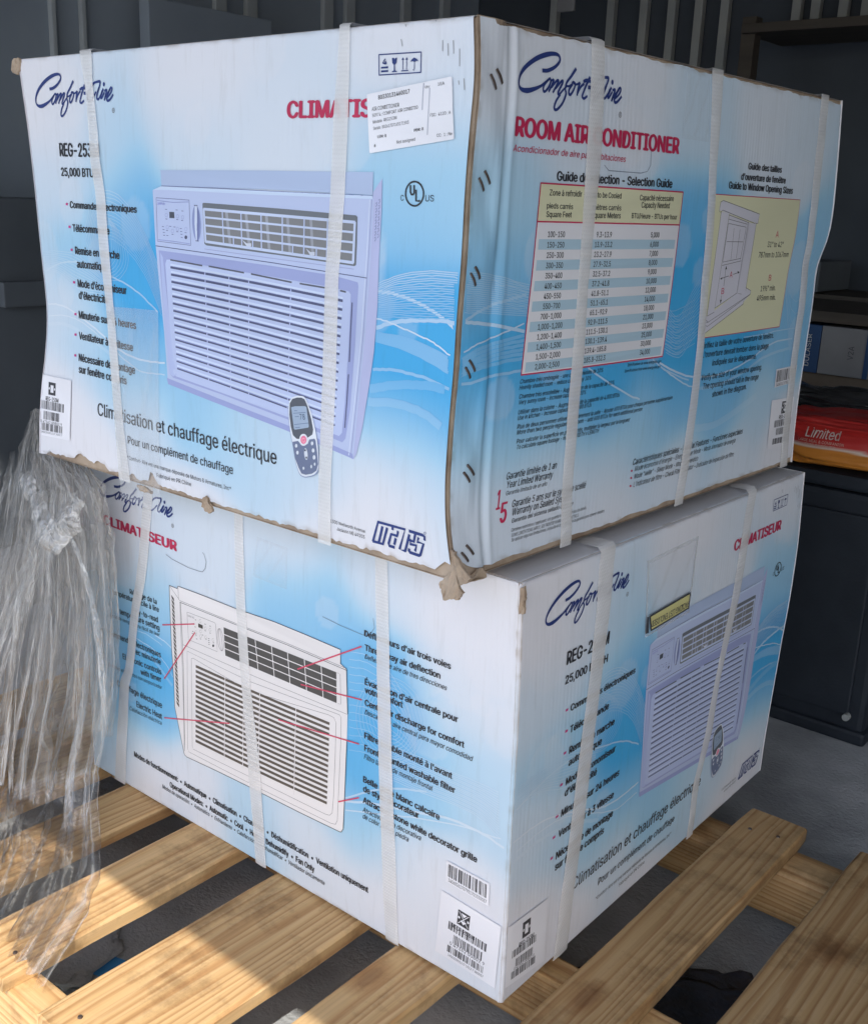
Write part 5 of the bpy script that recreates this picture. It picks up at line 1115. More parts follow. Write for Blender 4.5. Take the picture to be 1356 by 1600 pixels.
('D2',(150,146,150),3,0.4,[313.9,328.4,313.4,326.9,312.2,325.7,310.7,325.3,309.6,325.8,309.1,327,309.6,328.5,310.9,329.7,312.3,330.1,313.5,329.6],''),
('D2',(150,146,150),3,0.4,[282.3,315.7,281.8,314.1,280.6,312.9,279,312.5,277.8,313,277.4,314.2,277.9,315.7,279.2,317,280.7,317.4,281.9,316.9],''),
('D2',(150,146,150),3,0.4,[292.9,319.9,292.4,318.4,291.1,317.2,289.6,316.8,288.4,317.2,288,318.5,288.5,320,289.8,321.2,291.3,321.7,292.4,321.2],''),
('D2',(150,146,150),3,0.4,[293,313,292.5,311.5,291.2,310.3,289.7,309.8,288.5,310.3,288.1,311.5,288.6,313.1,289.9,314.3,291.4,314.7,292.6,314.2],''),
('D2',(150,146,150),3,0.4,[303.8,314.5,303.3,313,302.1,311.8,300.6,311.3,299.4,311.8,299,313,299.5,314.6,300.7,315.8,302.2,316.2,303.4,315.7],''),
('D2',(150,146,150),3,0.4,[319.9,315.3,319.4,313.8,318.2,312.6,316.7,312.1,315.6,312.6,315.2,313.8,315.7,315.3,316.9,316.5,318.3,317,319.5,316.5],''),
('D2','g2',3,0.5,[339.9,322.3,340.3,318.2,340.3,314.2,339.8,310.5,338.9,307.5,337.6,305.3,336,304.2,334.3,304.1,332.5,305,330.8,307,329.3,309.9,328.1,313.5,327.2,317.5,326.8,321.7,326.9,325.7,327.4,329.3,328.3,332.3,329.6,334.5,331.1,335.6,332.8,335.7,334.6,334.7,336.3,332.7,337.8,329.8,339,326.3,339.9,322.3],''),
('D2','g2',3,0.5,[336.2,320.9,336.8,317,337.1,313.2,337.1,309.9,337,307.3,336.6,305.5,335.9,304.7,335.2,305,334.3,306.2,333.4,308.4,332.5,311.4,331.6,315,330.9,318.9,330.4,322.9,330.1,326.6,330,329.9,330.2,332.6,330.6,334.3,331.2,335.1,332,334.8,332.8,333.5,333.8,331.4,334.7,328.4,335.5,324.8,336.2,320.9],''),
('D2','draw',4,1.3,[341.4,330.1,454.1,331.7,556.2,332.8],''),
('D2','draw',4,1.3,[342.1,320,454.5,321.4,556.4,322.4],''),
('D2','draw',4,1.3,[342.8,309.8,455,311.1,556.7,311.9],''),
('D2','draw',4,1.3,[373.2,340.7,378.9,300],''),
('D2','draw',4,1.3,[405.5,341.2,410.8,300.3],''),
('D2','draw',4,1.3,[437.6,341.7,442.5,300.6],''),
('D2','draw',4,1.3,[468.1,342.1,472.7,300.9],''),
('D2','draw',4,1.3,[499.2,342.5,503.4,301.1],''),
('D2','draw',4,1.3,[529.4,342.8,533.3,301.3],''),
('D2','g2',3,0.5,[557.6,343,562.5,342.7,564.2,302.5,559.3,301.7],''),
('D2','g2',3,0.5,[258.7,280.2,391.7,277.3,552.1,286.7,561.9,287.3,564.8,284.4,564.6,252.3,560.9,181.3,558.1,135.2,554.8,128.2,546.6,126.2,405.7,121.7,253.6,119.3,251.4,123.5,256.3,218.1,258.7,280.2],''),
('D2','g2',3,0.5,[267.9,271.6,272,273.3,391.3,263,542.3,280.4,552.1,280,556.1,274.6,554.8,229,551.6,167.4,548.9,142.6,544.2,137,536.5,135.4,406.1,132.3,264.4,127.7,262.6,132,265.9,207.5,267.9,271.6],''),
('D2','draw',5,1.3,[342.1,267.6,335.1,135.2],''),
('D2','draw',5,1.3,[381.4,268.5,374.5,136.8],''),
('D2','draw',5,1.3,[413.9,269.2,407.3,138],''),
('D2','draw',5,1.3,[483.8,270.7,477.7,140.6],''),
('D2',(90,96,118),0,0.7,[214.9,413,228.2,409.5,265.5,406.2,287.4,407,296.5,407.9,302.7,414.4,305,424.4,300.6,433.9,297,435.9],''),
('D2',(96,104,130),0,0.6,[530.7,409.5,561,406.7,599,405.4,610.3,408.8,617.7,419.8,615.4,431.4],''),
('D2','lab',14,0.9,[759.4,98.5,772.5,80.8],'barcode_sticker'),
('D2','lab',14,0.9,[758.2,81.9,773.6,97.4],'barcode_sticker')]
WAVE=[
('A1',3.2,0.75,[648,283,652,282,656,282,660,282,664,282,668,282,673,281,677,280,682,280,686,279,691,278,695,277,699,276,703,275,707,274,711,273,715,271,718,270,722,269,725,268,728,266,731,265,734,264,737,262,740,261,742,260,745,258,747,257,750,255,752,254,754,252]),
('A1',4.2,0.6,[648,246,652,247,655,248,658,250,662,251,666,252,670,253,674,254,678,255,682,256,687,256,691,257,696,258,701,258,706,259,711,259,716,260,722,260,727,260,731,261,736,261,741,261,745,260,750,260,755,260]),
('A1',1.6,0.85,[648,255,651,255,654,255,656,254,659,254,662,254,665,253,668,252,671,252,675,251,678,250,682,249,686,248,689,248,693,247,697,246,701,245,704,244,708,243,712,242,715,242,718,241,721,240,725,239,728,237,732,236,736,234,740,232,743,230,747,229,751,227]),
('A1',3.2,0.35,[645,203,649,204,654,204,658,205,663,205,667,206,672,206,676,206,681,206,685,206,690,205,694,205,699,205,704,204,708,204,713,204,718,203,722,202,727,201,731,200,736,199,740,198,744,197,749,196,753,195]),
('A1',3.3,0.24,[648,241,658,240,668,240,678,240,688,239,698,238,707,236,716,234,724,232,732,230,738,228,744,226,751,224]),
('A1',3.3,0.24,[648,240,658,239,668,239,678,238,688,237,698,236,707,234,716,232,724,230,732,228,738,226,745,223,751,221]),
('A1',3.3,0.24,[648,238,658,238,668,237,678,236,688,235,698,234,707,232,716,230,724,228,732,226,738,223,745,221,751,219]),
('A1',3.3,0.24,[648,237,658,236,668,235,679,235,688,234,698,232,707,230,716,228,725,225,732,223,739,221,745,219,752,217]),
('A1',3.3,0.24,[648,235,658,235,668,234,679,233,688,232,698,230,708,228,716,226,725,223,732,221,739,219,745,217,752,214]),
('A1',3.3,0.24,[648,234,658,233,668,232,679,231,689,230,698,228,708,226,717,224,725,221,732,219,739,217,745,214,752,212]),
('A1',3.3,0.24,[648,233,658,232,669,231,679,230,689,228,698,226,708,224,717,221,725,219,732,217,739,214,746,212,752,210]),
('A1',1.1,0.55,[649,290,655,293,662,295,669,298,676,300,684,302,693,304,702,305,710,306,717,307,724,307,730,307,735,307,740,307,745,307,750,307,754,307]),
('A1',1.1,0.54,[649,288,656,291,662,293,669,296,676,298,684,300,694,302,702,303,710,304,718,305,724,305,730,305,736,305,741,305,745,305,750,305,754,304]),
('A1',1.1,0.52,[649,286,656,289,662,291,669,294,676,296,685,298,694,299,702,301,711,302,718,302,724,303,730,303,736,303,741,303,746,303,750,302,754,302]),
('A1',1.1,0.51,[649,285,656,287,662,289,669,292,676,294,685,295,694,297,703,298,711,299,718,300,724,300,730,300,736,300,741,300,746,300,750,300,755,300]),
('A1',1.1,0.5,[649,283,656,285,662,288,669,290,676,292,685,293,694,295,703,296,711,297,718,298,724,298,731,298,736,298,741,298,746,298,750,298,755,298]),
('A1',1.1,0.48,[649,281,656,283,662,286,669,288,677,289,685,291,694,292,703,294,711,294,718,295,725,296,731,296,736,296,742,296,746,296,751,296,755,296]),
('A1',1.1,0.47,[649,280,656,282,662,284,669,286,677,287,685,289,694,290,703,291,711,292,718,293,725,293,731,293,737,294,742,294,746,294,751,294,756,293]),
('A1',1.1,0.46,[649,278,656,280,663,282,670,284,677,285,685,287,694,288,703,289,712,290,719,290,725,291,731,291,737,291,742,291,747,291,751,291,756,291]),
('A1',1.1,0.44,[649,276,656,278,663,280,670,282,677,283,685,284,694,286,704,286,712,287,719,288,725,288,731,289,737,289,742,289,747,289,751,289,756,289]),
('A1',1.1,0.43,[649,274,656,276,663,278,670,279,677,281,686,282,695,283,704,284,712,285,719,286,726,286,732,286,737,287,742,287,747,287,752,287,756,287]),
('A1',1.1,0.42,[649,272,656,274,663,276,670,277,677,279,686,280,695,281,704,282,712,283,719,283,726,284,732,284,738,284,743,284,747,284,752,284,756,284]),
('A1',1.1,0.41,[649,271,656,272,663,274,670,275,677,277,686,278,695,279,704,280,712,280,719,281,726,281,732,282,738,282,743,282,748,282,752,282,757,282]),
('A1',1.1,0.39,[650,269,656,270,663,272,670,273,677,274,686,276,695,276,704,277,712,278,720,278,726,279,732,279,738,280,743,280,748,280,752,280,757,280]),
('A1',1.1,0.38,[650,267,656,269,663,270,670,271,678,272,686,273,695,274,704,275,712,275,720,276,726,277,732,277,738,277,743,278,748,278,752,278,757,278]),
('A1',1.1,0.37,[650,266,656,267,663,268,670,269,678,270,686,271,695,272,704,272,713,273,720,274,726,274,733,275,738,275,744,275,748,275,753,275,757,275]),
('A1',1.1,0.35,[650,264,657,265,663,266,670,267,678,268,686,269,696,269,705,270,713,271,720,271,727,272,733,272,738,273,744,273,748,273,753,273,758,273]),
('A1',1.1,0.34,[650,262,657,263,663,264,670,265,678,266,686,266,696,267,705,268,713,268,720,269,727,269,733,270,739,270,744,271,749,271,753,271,758,271]),
('A1',1.1,0.33,[650,260,657,261,664,262,670,263,678,264,686,264,696,265,705,265,713,266,720,266,727,267,733,268,739,268,744,268,749,268,754,268,758,268]),
('A1',1.1,0.31,[650,258,657,259,664,260,671,261,678,262,687,262,696,262,705,263,713,263,721,264,727,265,733,265,739,266,744,266,749,266,754,266,758,266]),
('A1',1.1,0.3,[650,257,657,257,664,258,671,259,678,259,687,260,696,260,705,260,714,261,721,262,727,262,734,263,739,263,745,264,749,264,754,264,758,264]),
('A1',9,0.16,[640,169,646,169,653,170,659,171,666,172,672,172,678,172,684,172,690,172,696,171,702,170,708,170,713,168,718,167,723,166,727,164,731,162,736,160,740,158]),
('A1',9,0.14,[642,183,648,184,654,186,660,187,665,189,671,190,677,191,683,192,688,193,694,194,700,194,705,195,711,195,717,196,724,196,730,196,737,195,743,195,750,195]),
('A1',2.4,0.75,[2,216,8,217,15,217,21,218,28,218,35,219,42,218,49,218,56,218,64,217,72,216,80,214,89,212,98,210,107,207,117,204,126,201,136,198,146,195,155,191,164,188,174,184,183,180,192,177,200,174,208,172,215,170,222,169,229,168,237,167,245,166,253,166,262,166,272,166,281,167,290,167,299,168]),
('A1',1.6,0.6,[0,200,10,201,20,202,30,203,40,204,49,205,58,205,67,205,75,205,83,204,91,204,100,202,108,201,117,199,126,196,136,193,145,190,154,186,163,183,172,180,180,176,189,172,197,169,205,165,213,162,220,160,226,158,231,156,237,154,243,152,250,151,258,151,266,151,274,152,282,152,290,153,298,153]),
('A1',0.9,0.45,[134,323,140,332,145,342,150,351,156,359,163,365,172,368,182,369,193,369,204,367,215,364,224,359,234,353,244,345,253,337,261,328,269,319,276,309,283,299,290,288,296,278]),
('A1',0.9,0.44,[137,319,142,328,147,338,152,347,157,355,164,360,173,364,183,365,194,365,205,363,215,360,224,355,234,349,244,341,253,333,261,324,269,315,276,305,283,295,290,284,296,274]),
('A1',0.9,0.43,[140,315,145,324,149,334,154,343,159,351,166,356,174,360,184,361,194,360,205,359,215,356,225,351,234,345,244,337,253,329,262,320,269,311,276,302,283,291,290,281,296,270]),
('A1',0.9,0.42,[142,311,147,320,151,330,155,339,160,347,167,352,175,355,185,357,195,356,205,354,215,351,225,347,234,340,244,333,253,325,262,316,270,308,276,298,283,287,290,277,296,267]),
('A1',0.9,0.41,[145,307,149,316,153,326,157,335,162,343,168,348,176,351,185,352,195,352,206,350,215,347,225,342,235,336,244,329,254,321,262,312,270,304,277,294,283,284,290,273,296,263]),
('A1',0.9,0.4,[147,303,152,312,155,322,159,331,164,339,169,344,177,347,186,348,196,348,206,346,215,343,225,338,235,332,244,325,254,317,262,308,270,300,277,290,283,280,290,269,296,259]),
('A1',0.9,0.39,[150,299,154,308,157,318,161,327,165,335,171,340,178,343,187,344,196,344,206,342,216,338,225,334,235,328,244,321,254,313,262,304,270,296,277,286,284,276,290,265,296,255]),
('A1',0.9,0.38,[153,295,156,304,159,314,162,323,167,331,172,336,179,339,188,340,197,339,206,337,216,334,225,330,235,324,245,317,254,309,263,300,270,292,277,282,284,272,290,262,296,252]),
('A1',0.9,0.36,[155,291,158,300,161,309,164,319,168,327,173,332,180,335,188,336,198,335,207,333,216,330,225,326,235,320,245,312,254,305,263,296,270,288,277,278,284,268,290,258,296,248]),
('A1',0.9,0.35,[158,286,161,296,163,305,166,315,170,323,175,328,181,331,189,332,198,331,207,329,216,326,225,321,235,315,245,308,254,301,263,292,270,284,277,274,284,264,290,254,296,244]),
('A1',0.9,0.34,[160,282,163,292,165,301,168,311,171,318,176,324,182,327,190,328,198,327,207,324,216,321,225,317,235,311,245,304,255,296,263,288,271,280,277,270,284,260,290,250,296,240]),
('A1',0.9,0.33,[163,278,165,287,168,297,170,306,173,314,177,320,183,323,191,323,199,322,208,320,216,317,225,313,235,307,245,300,255,292,263,284,271,276,278,266,284,256,290,246,296,236]),
('A1',0.9,0.32,[165,274,168,283,170,293,172,302,174,310,179,316,184,318,192,319,200,318,208,316,216,313,226,308,235,303,245,296,255,288,264,280,271,272,278,262,284,252,290,242,296,232]),
('A1',0.9,0.31,[168,270,170,279,172,289,173,298,176,306,180,312,186,314,192,315,200,314,208,312,217,308,226,304,235,298,246,292,255,284,264,276,271,268,278,258,284,248,290,238,296,229]),
('A1',0.9,0.3,[170,266,172,275,174,285,175,294,178,302,181,308,187,310,193,311,200,310,208,307,217,304,226,300,236,294,246,288,255,280,264,272,271,264,278,254,284,245,290,235,296,225]),
('A1',0.8,0.35,[133,307,138,299,143,290,148,282,154,275,160,269,168,265,177,262,187,260,196,260,204,261,211,264,218,269,225,275,229,281,231,288,230,295,226,303,220,312,213,320,206,326,198,332,188,337,179,341,169,344,161,344,154,340,148,333,143,324,138,315,133,307]),
('A1',0.8,0.35,[139,306,143,299,147,291,152,283,156,276,162,271,169,267,177,264,185,263,194,263,200,264,207,267,214,271,220,276,224,282,226,289,225,296,222,304,217,312,211,320,204,326,197,331,188,336,178,339,170,341,162,341,156,337,151,331,147,323,143,314,139,306]),
('A1',0.8,0.35,[145,306,148,298,152,291,155,284,159,277,164,272,170,269,177,267,184,266,191,266,198,267,204,270,210,274,215,278,219,284,221,290,220,297,218,305,213,313,208,320,203,326,196,331,188,334,178,337,170,338,163,338,158,334,154,328,151,321,148,313,145,306]),
('A1',0.8,0.35,[151,305,153,298,156,291,158,284,162,278,165,274,170,271,176,269,183,268,189,268,194,270,200,272,205,276,210,280,214,286,215,291,215,298,213,305,210,313,206,320,202,326,195,330,187,333,178,335,170,336,164,335,159,331,157,326,155,319,153,312,151,305]),
('A1',0.8,0.35,[157,304,158,298,160,292,162,285,164,280,167,276,171,273,176,272,181,271,187,271,191,273,196,275,201,278,205,282,208,287,210,292,210,299,209,306,207,314,204,321,200,326,194,329,186,332,178,333,170,333,164,332,161,328,159,323,158,317,158,310,157,304]),
('A1',0.8,0.35,[162,303,164,298,164,292,165,286,166,281,169,277,172,275,176,274,180,274,184,274,188,275,192,278,196,281,200,284,203,289,204,294,205,300,205,307,204,314,202,321,199,326,193,329,186,330,178,331,171,330,165,329,163,326,162,321,162,315,162,309,162,303]),
('A1',0.8,0.35,[168,303,168,298,168,292,168,287,169,282,170,279,172,277,175,276,179,276,182,277,185,278,188,280,192,283,195,286,197,290,199,295,200,300,201,308,201,315,200,321,197,326,192,328,186,329,178,329,171,328,166,326,164,323,165,318,166,313,167,308,168,303]),
('A1',0.8,0.35,[174,302,173,297,173,292,172,288,172,283,172,280,173,279,175,278,177,279,180,280,182,281,184,283,187,285,190,288,192,292,193,296,195,301,196,308,198,316,198,322,196,326,192,328,185,328,178,327,171,325,167,323,166,320,167,316,170,311,172,306,174,302]),
('A1',0.9,0.4,[6,287,18,287,31,288,43,289,56,289,69,289,83,289,97,289,112,286,127,281,142,275,158,268,173,261]),
('A1',0.9,0.4,[5,284,18,285,30,286,43,286,55,286,69,286,82,286,96,285,111,282,126,278,142,272,158,265,173,259]),
('A1',0.9,0.4,[4,282,17,283,30,283,42,284,55,284,68,283,82,283,96,281,110,278,126,274,142,269,158,263,173,257]),
('A1',0.9,0.4,[4,280,17,280,29,281,42,282,54,281,68,280,81,279,95,277,110,275,125,271,141,266,157,260,173,256]),
('A1',0.9,0.4,[3,278,16,278,29,279,41,279,54,279,67,278,81,276,95,274,109,271,125,267,141,263,157,258,173,254]),
('A1',0.9,0.4,[2,275,16,276,28,276,40,277,53,276,67,275,80,272,94,270,109,267,124,264,140,260,157,256,172,252]),
('A1',0.9,0.4,[2,273,15,274,28,274,40,274,53,274,66,272,80,269,94,266,108,263,124,260,140,257,156,253,172,250]),
('A1',0.9,0.4,[1,271,14,271,27,272,40,272,52,271,66,269,79,266,93,262,108,259,123,256,140,254,156,251,172,248]),
('A1',0.9,0.4,[0,269,14,269,26,269,39,269,52,268,65,266,78,262,92,258,107,255,123,253,139,250,156,248,172,246]),
('A1',0.9,0.4,[0,266,13,266,26,267,38,267,51,266,64,263,78,259,92,255,106,251,122,249,139,248,156,246,172,245]),
('A1',0.9,0.4,[-1,264,12,264,25,265,38,264,51,263,64,260,77,256,91,251,106,248,122,246,139,244,155,244,171,243]),
('A1',0.9,0.4,[-1,262,12,262,25,262,37,262,50,261,63,257,77,252,90,247,105,244,121,242,138,241,155,241,171,241]),
('A1',2.2,0.5,[2,258,11,261,20,263,28,266,36,268,44,270,53,272,61,274,69,275,78,276,86,277,94,277,103,278,111,277,120,277,128,276,136,275,145,274,154,272,162,271,172,269,181,267,190,265,199,263,207,261,215,260,222,258,229,256,236,254,243,251,250,249,257,246,263,243,269,239,276,236,282,233,288,229]),
('A1',5,0.2,[-4,188,7,189,19,191,31,192,42,193,54,194,66,193,79,192,93,190,107,187,120,184,133,181,145,178,155,174,165,171,174,168,182,164,191,161,199,157]),
('T1',3.5,0.6,[-21,264,-17,264,-13,263,-9,263,-5,263,0,262,4,262,8,261,13,261,17,260,22,260,28,259,35,258,44,257,50,256,61,254,71,252,82,250,92,248]),
('T1',1.6,0.7,[-15,227,-12,228,-9,229,-6,230,-3,231,0,232,4,233,7,234,10,235,13,237,17,238,22,240,29,241,39,243,48,245,57,248,69,250,80,253,91,256]),
('T1',3,0.4,[-9,255,-6,257,-2,259,1,261,4,263,8,265,12,266,16,268,21,270,25,271,30,273,36,274,43,276,48,278,54,279,64,280,73,282,82,283,91,285]),
('T1',3,0.35,[-9,203,-4,202,0,202,4,202,8,202,12,202,16,202,20,203,25,204,30,205,36,206,48,206,52,207,59,207,67,207,74,207,81,208,89,208,96,208]),
('T1',3.5,0.2,[-8,221,-1,224,6,228,13,231,20,234,30,236,42,237,49,239,57,240,67,241,75,242,84,243,92,244]),
('T1',3.5,0.2,[-8,218,0,221,6,224,13,227,20,230,30,232,42,233,49,235,58,236,67,237,76,238,84,238,93,239]),
('T1',3.5,0.2,[-8,216,0,218,7,221,13,224,21,226,29,228,42,229,50,231,58,232,68,233,76,233,84,234,93,234]),
('T1',3.5,0.2,[-8,213,0,216,7,218,14,220,21,223,29,224,42,225,50,227,59,228,68,228,76,229,85,229,94,230]),
('T1',3.5,0.2,[-7,211,1,213,7,215,14,217,21,219,29,220,43,221,50,223,59,224,68,224,77,225,85,225,94,225]),
('T1',3.5,0.2,[-7,208,1,210,8,212,14,214,21,215,30,217,43,217,51,218,60,219,69,220,77,220,86,220,95,221]),
('T1',1,0.3,[-10,309,-3,308,3,309,9,308,15,308,22,307,32,306,44,304,51,303,62,301,73,298,84,296,96,294]),
('T1',1,0.3,[-10,307,-3,307,3,307,9,306,16,306,23,305,32,304,44,302,51,301,62,299,73,297,84,294,96,292]),
('T1',1,0.3,[-10,305,-3,305,4,305,10,304,16,304,23,303,33,302,44,300,51,299,62,297,73,295,84,293,96,290]),
('T1',1,0.3,[-9,303,-3,303,4,303,10,302,16,302,24,301,33,300,45,299,51,297,62,295,73,293,85,291,96,289]),
('T1',1,0.3,[-9,301,-2,301,4,301,10,300,17,300,24,299,34,298,45,297,51,295,62,294,73,292,85,289,96,287]),
('T1',1,0.3,[-9,299,-2,299,4,299,11,298,17,298,25,297,34,296,45,295,52,294,62,292,74,290,85,288,97,286]),
('T1',1,0.3,[-9,297,-2,297,5,297,11,296,18,296,25,295,35,294,45,293,52,292,63,290,74,288,85,286,97,284]),
('T1',1,0.3,[-8,295,-2,295,5,295,11,294,18,294,26,293,36,292,45,291,52,290,63,288,74,286,85,284,97,282]),
('T1',1,0.3,[-8,293,-1,293,5,293,12,292,19,292,26,291,36,290,46,289,52,288,63,286,74,285,86,283,97,281]),
('T1',1,0.3,[-8,291,-1,291,5,291,12,290,19,290,27,289,36,288,46,287,52,286,63,285,74,283,86,281,97,279]),
('T1',1,0.3,[-8,289,-1,289,6,289,12,288,20,288,27,287,37,286,46,285,52,284,64,283,74,281,86,279,98,278]),
('T1',1,0.3,[-7,287,0,287,6,286,13,286,20,286,28,285,37,284,46,283,52,282,64,281,75,279,86,278,98,276]),
('T1',1,0.3,[-7,285,0,285,6,284,13,284,20,284,28,283,38,282,46,281,53,280,64,279,75,278,86,276,98,274]),
('T1',1,0.3,[-7,283,0,283,7,282,14,282,21,282,29,281,38,280,46,279,53,279,64,277,75,276,86,274,98,273]),
('T1',1,0.3,[-7,281,0,281,7,280,14,280,21,280,29,279,39,278,46,278,53,277,64,276,75,274,87,273,98,271]),
('T1',1,0.3,[-6,279,1,279,7,278,14,278,22,278,30,277,39,276,46,276,53,275,65,274,76,272,87,271,98,270]),
('T1',1,0.3,[-6,277,1,277,7,276,15,276,22,276,30,275,39,274,47,274,53,273,65,272,76,271,87,269,98,268]),
('T1',1,0.3,[-6,275,1,275,8,274,15,274,22,274,30,273,40,272,47,272,54,271,65,270,76,269,87,268,99,266]),
('T1',1,0.3,[-6,273,1,273,8,272,15,272,23,272,30,271,40,270,47,270,54,269,65,268,76,267,87,266,99,265]),
('T1',1,0.3,[-5,271,2,271,8,270,15,270,23,270,31,269,40,268,47,268,54,267,65,266,76,265,88,264,99,263]),
('T1',0.9,0.4,[362,262,371,258,380,252,389,248,397,247,404,252,411,259,418,268,424,276,431,282,438,288,444,293,452,298,459,301,466,303,474,304,482,306]),
('T1',0.9,0.4,[363,259,372,254,381,249,390,245,398,244,405,248,412,256,418,264,425,272,432,278,438,284,445,289,452,293,460,296,468,298,475,299,483,301]),
('T1',0.9,0.4,[364,255,372,251,381,245,390,242,398,241,406,245,412,252,419,261,426,268,433,274,440,280,446,284,454,288,461,291,469,293,476,294,484,296]),
('T1',0.9,0.4,[364,251,373,247,382,242,391,238,399,238,406,242,413,249,420,257,427,264,434,270,440,275,447,280,455,284,462,286,470,288,478,289,485,291]),
('T1',0.9,0.4,[365,248,374,243,383,238,392,235,400,234,407,238,414,245,421,253,427,260,434,266,441,271,448,276,456,279,463,282,471,283,479,284,487,286]),
('T1',0.9,0.4,[366,244,375,240,384,235,392,232,400,231,408,235,415,242,421,250,428,256,435,262,442,267,449,271,457,274,464,277,472,278,480,279,488,280]),
('T1',0.9,0.4,[367,240,375,236,384,232,393,228,401,228,409,231,416,238,422,246,429,253,436,258,443,262,450,267,458,270,465,272,473,273,481,274,489,275]),
('T1',0.9,0.4,[367,236,376,232,385,228,394,225,402,224,409,228,416,235,423,242,430,249,437,254,444,258,451,262,459,265,466,267,474,268,482,269,490,270]),
('T1',0.9,0.4,[368,232,377,229,386,225,394,221,403,221,410,225,417,231,424,239,431,245,438,250,445,254,452,258,460,260,468,262,475,263,484,264,492,265]),
('T1',0.9,0.4,[369,229,378,225,386,221,395,218,403,218,411,221,418,228,425,235,432,241,439,246,446,250,453,253,461,256,469,258,477,258,485,259,493,260]),
('T1',0.9,0.4,[370,225,378,222,387,218,396,215,404,214,412,218,419,224,426,231,432,237,440,241,447,245,454,248,462,251,470,253,478,253,486,254,494,254]),
('T1',0.9,0.4,[370,221,379,218,388,214,397,211,405,211,412,214,419,220,426,227,433,233,441,237,448,241,456,244,463,246,471,248,479,248,487,248,495,249]),
('T1',0.9,0.4,[371,217,380,214,389,210,397,208,406,208,413,211,420,217,427,224,434,229,442,233,449,237,456,239,464,242,472,243,480,243,488,243,497,244]),
('T1',0.9,0.4,[372,213,381,210,389,207,398,204,406,204,414,207,421,213,428,220,435,225,443,229,450,232,458,235,465,237,473,238,481,238,490,238,498,238]),
('T1',0.9,0.4,[373,210,381,207,390,203,399,201,407,201,415,204,422,210,429,216,436,221,444,225,451,228,459,230,466,232,474,233,483,233,491,233,499,233]),
('T1',0.9,0.4,[374,206,382,203,391,200,400,198,408,197,416,200,423,206,430,212,437,217,444,221,452,224,460,226,468,227,476,228,484,228,492,228,501,228]),
('T1',0.9,0.35,[364,213,372,210,380,206,388,204,398,202,409,203,420,206,432,209,445,212]),
('T1',0.9,0.35,[362,219,371,216,379,213,387,210,396,209,407,210,419,212,431,216,443,219]),
('T1',0.9,0.35,[361,225,369,222,377,219,386,217,395,216,406,217,417,219,429,223,441,226]),
('T1',0.9,0.35,[360,231,368,228,376,225,384,223,394,222,404,223,416,226,428,229,440,232]),
('T1',0.9,0.35,[359,236,367,234,375,232,383,230,392,229,403,230,414,233,426,236,438,239]),
('T1',0.9,0.35,[358,242,366,240,374,238,382,236,391,235,401,237,413,240,425,243,437,246]),
('T1',0.9,0.35,[357,248,365,246,372,244,380,242,390,242,400,243,411,246,423,250,435,253]),
('T1',0.9,0.35,[356,254,364,252,371,250,379,249,388,248,399,250,410,253,422,256,434,259]),
('T1',0.9,0.35,[355,259,362,258,370,256,378,255,387,255,397,257,409,259,421,263,432,266]),
('T1',2.4,0.75,[362,194,368,192,373,190,379,188,384,186,390,184,397,182,403,180,410,178,418,176,425,174,432,172,439,171,445,170,451,169,456,168,462,168,468,167,474,167]),
('T1',1.8,0.7,[363,190,368,188,374,185,380,183,386,180,392,177,398,175,405,172,412,169,420,166,427,163,435,161,442,158,449,157,456,155,462,154,469,153,476,152,483,150]),
('T1',2.2,0.6,[472,167,478,167,484,166,489,166,496,166,502,165,509,165,517,165,525,166,534,166,543,167,552,168,561,168,570,170,580,171,590,173,600,175,610,177,618,178,626,180,632,182,638,184,643,186,649,187,655,189,661,190,667,192,673,193,680,194,686,195,694,196,703,197,713,197,724,197,735,197,746,197,757,197]),
('T1',4,0.25,[472,152,482,152,491,151,500,151,510,151,520,152,530,152,541,153,553,154,565,156,577,158,589,160,600,162,611,164,620,167,629,170,638,172,648,175,659,177,671,178,685,180,700,181,714,182,728,182,739,183,748,183,754,183,759,182,763,182,768,181,773,181]),
('T1',1.4,0.45,[586,210,595,210,605,210,614,210,624,210,634,210,644,210,654,210,664,210,675,211,685,212,696,212,706,212,716,212,726,212,736,212,745,212,755,212,765,211]),
('T1',10,0.16,[470,100,479,99,489,98,499,98,508,97,518,97,528,97,539,98,550,100,561,102,572,104,584,107,594,109,604,111,614,114,624,116,633,118,643,121,652,123]),
('T1',2.2,0.6,[209,201,217,197,225,193,234,189,245,184,258,178,273,172,288,166,300,161,308,158,314,157,318,156,323,154]),
('T1',2,0.5,[344,200,352,196,359,192,368,188,378,184,391,180,407,175,423,170,440,166]),
('T1',0.8,0.3,[599,398,625,374,654,348,685,323,714,306,736,301,752,304,763,310,773,314,782,316,787,319,792,321,797,323]),
('T1',0.8,0.3,[605,396,631,369,660,338,693,310,721,290,742,284,759,287,773,294,784,300,793,302,800,305,804,308,809,310]),
('T1',0.8,0.3,[612,394,637,363,667,328,700,296,727,274,747,267,764,271,779,279,791,285,802,288,809,291,814,294,820,297]),
('T1',0.8,0.3,[618,392,643,357,674,318,706,283,732,258,752,250,769,254,784,263,796,270,807,274,814,277,820,281,827,284]),
('T1',0.8,0.3,[625,390,649,351,681,308,712,269,737,241,758,232,775,237,789,247,801,255,811,259,819,263,825,267,831,271]),
('T1',0.8,0.3,[631,388,656,345,689,298,718,255,743,224,764,214,781,220,795,231,807,240,816,244,823,249,829,253,834,258]),
('T1',0.8,0.3,[638,386,662,340,695,288,724,241,750,208,771,197,788,202,801,215,813,224,822,229,828,234,833,239,839,244]),
('T1',0.8,0.3,[644,384,669,334,702,278,730,226,756,190,778,179,794,185,808,199,820,209,828,214,834,220,838,225,844,231]),
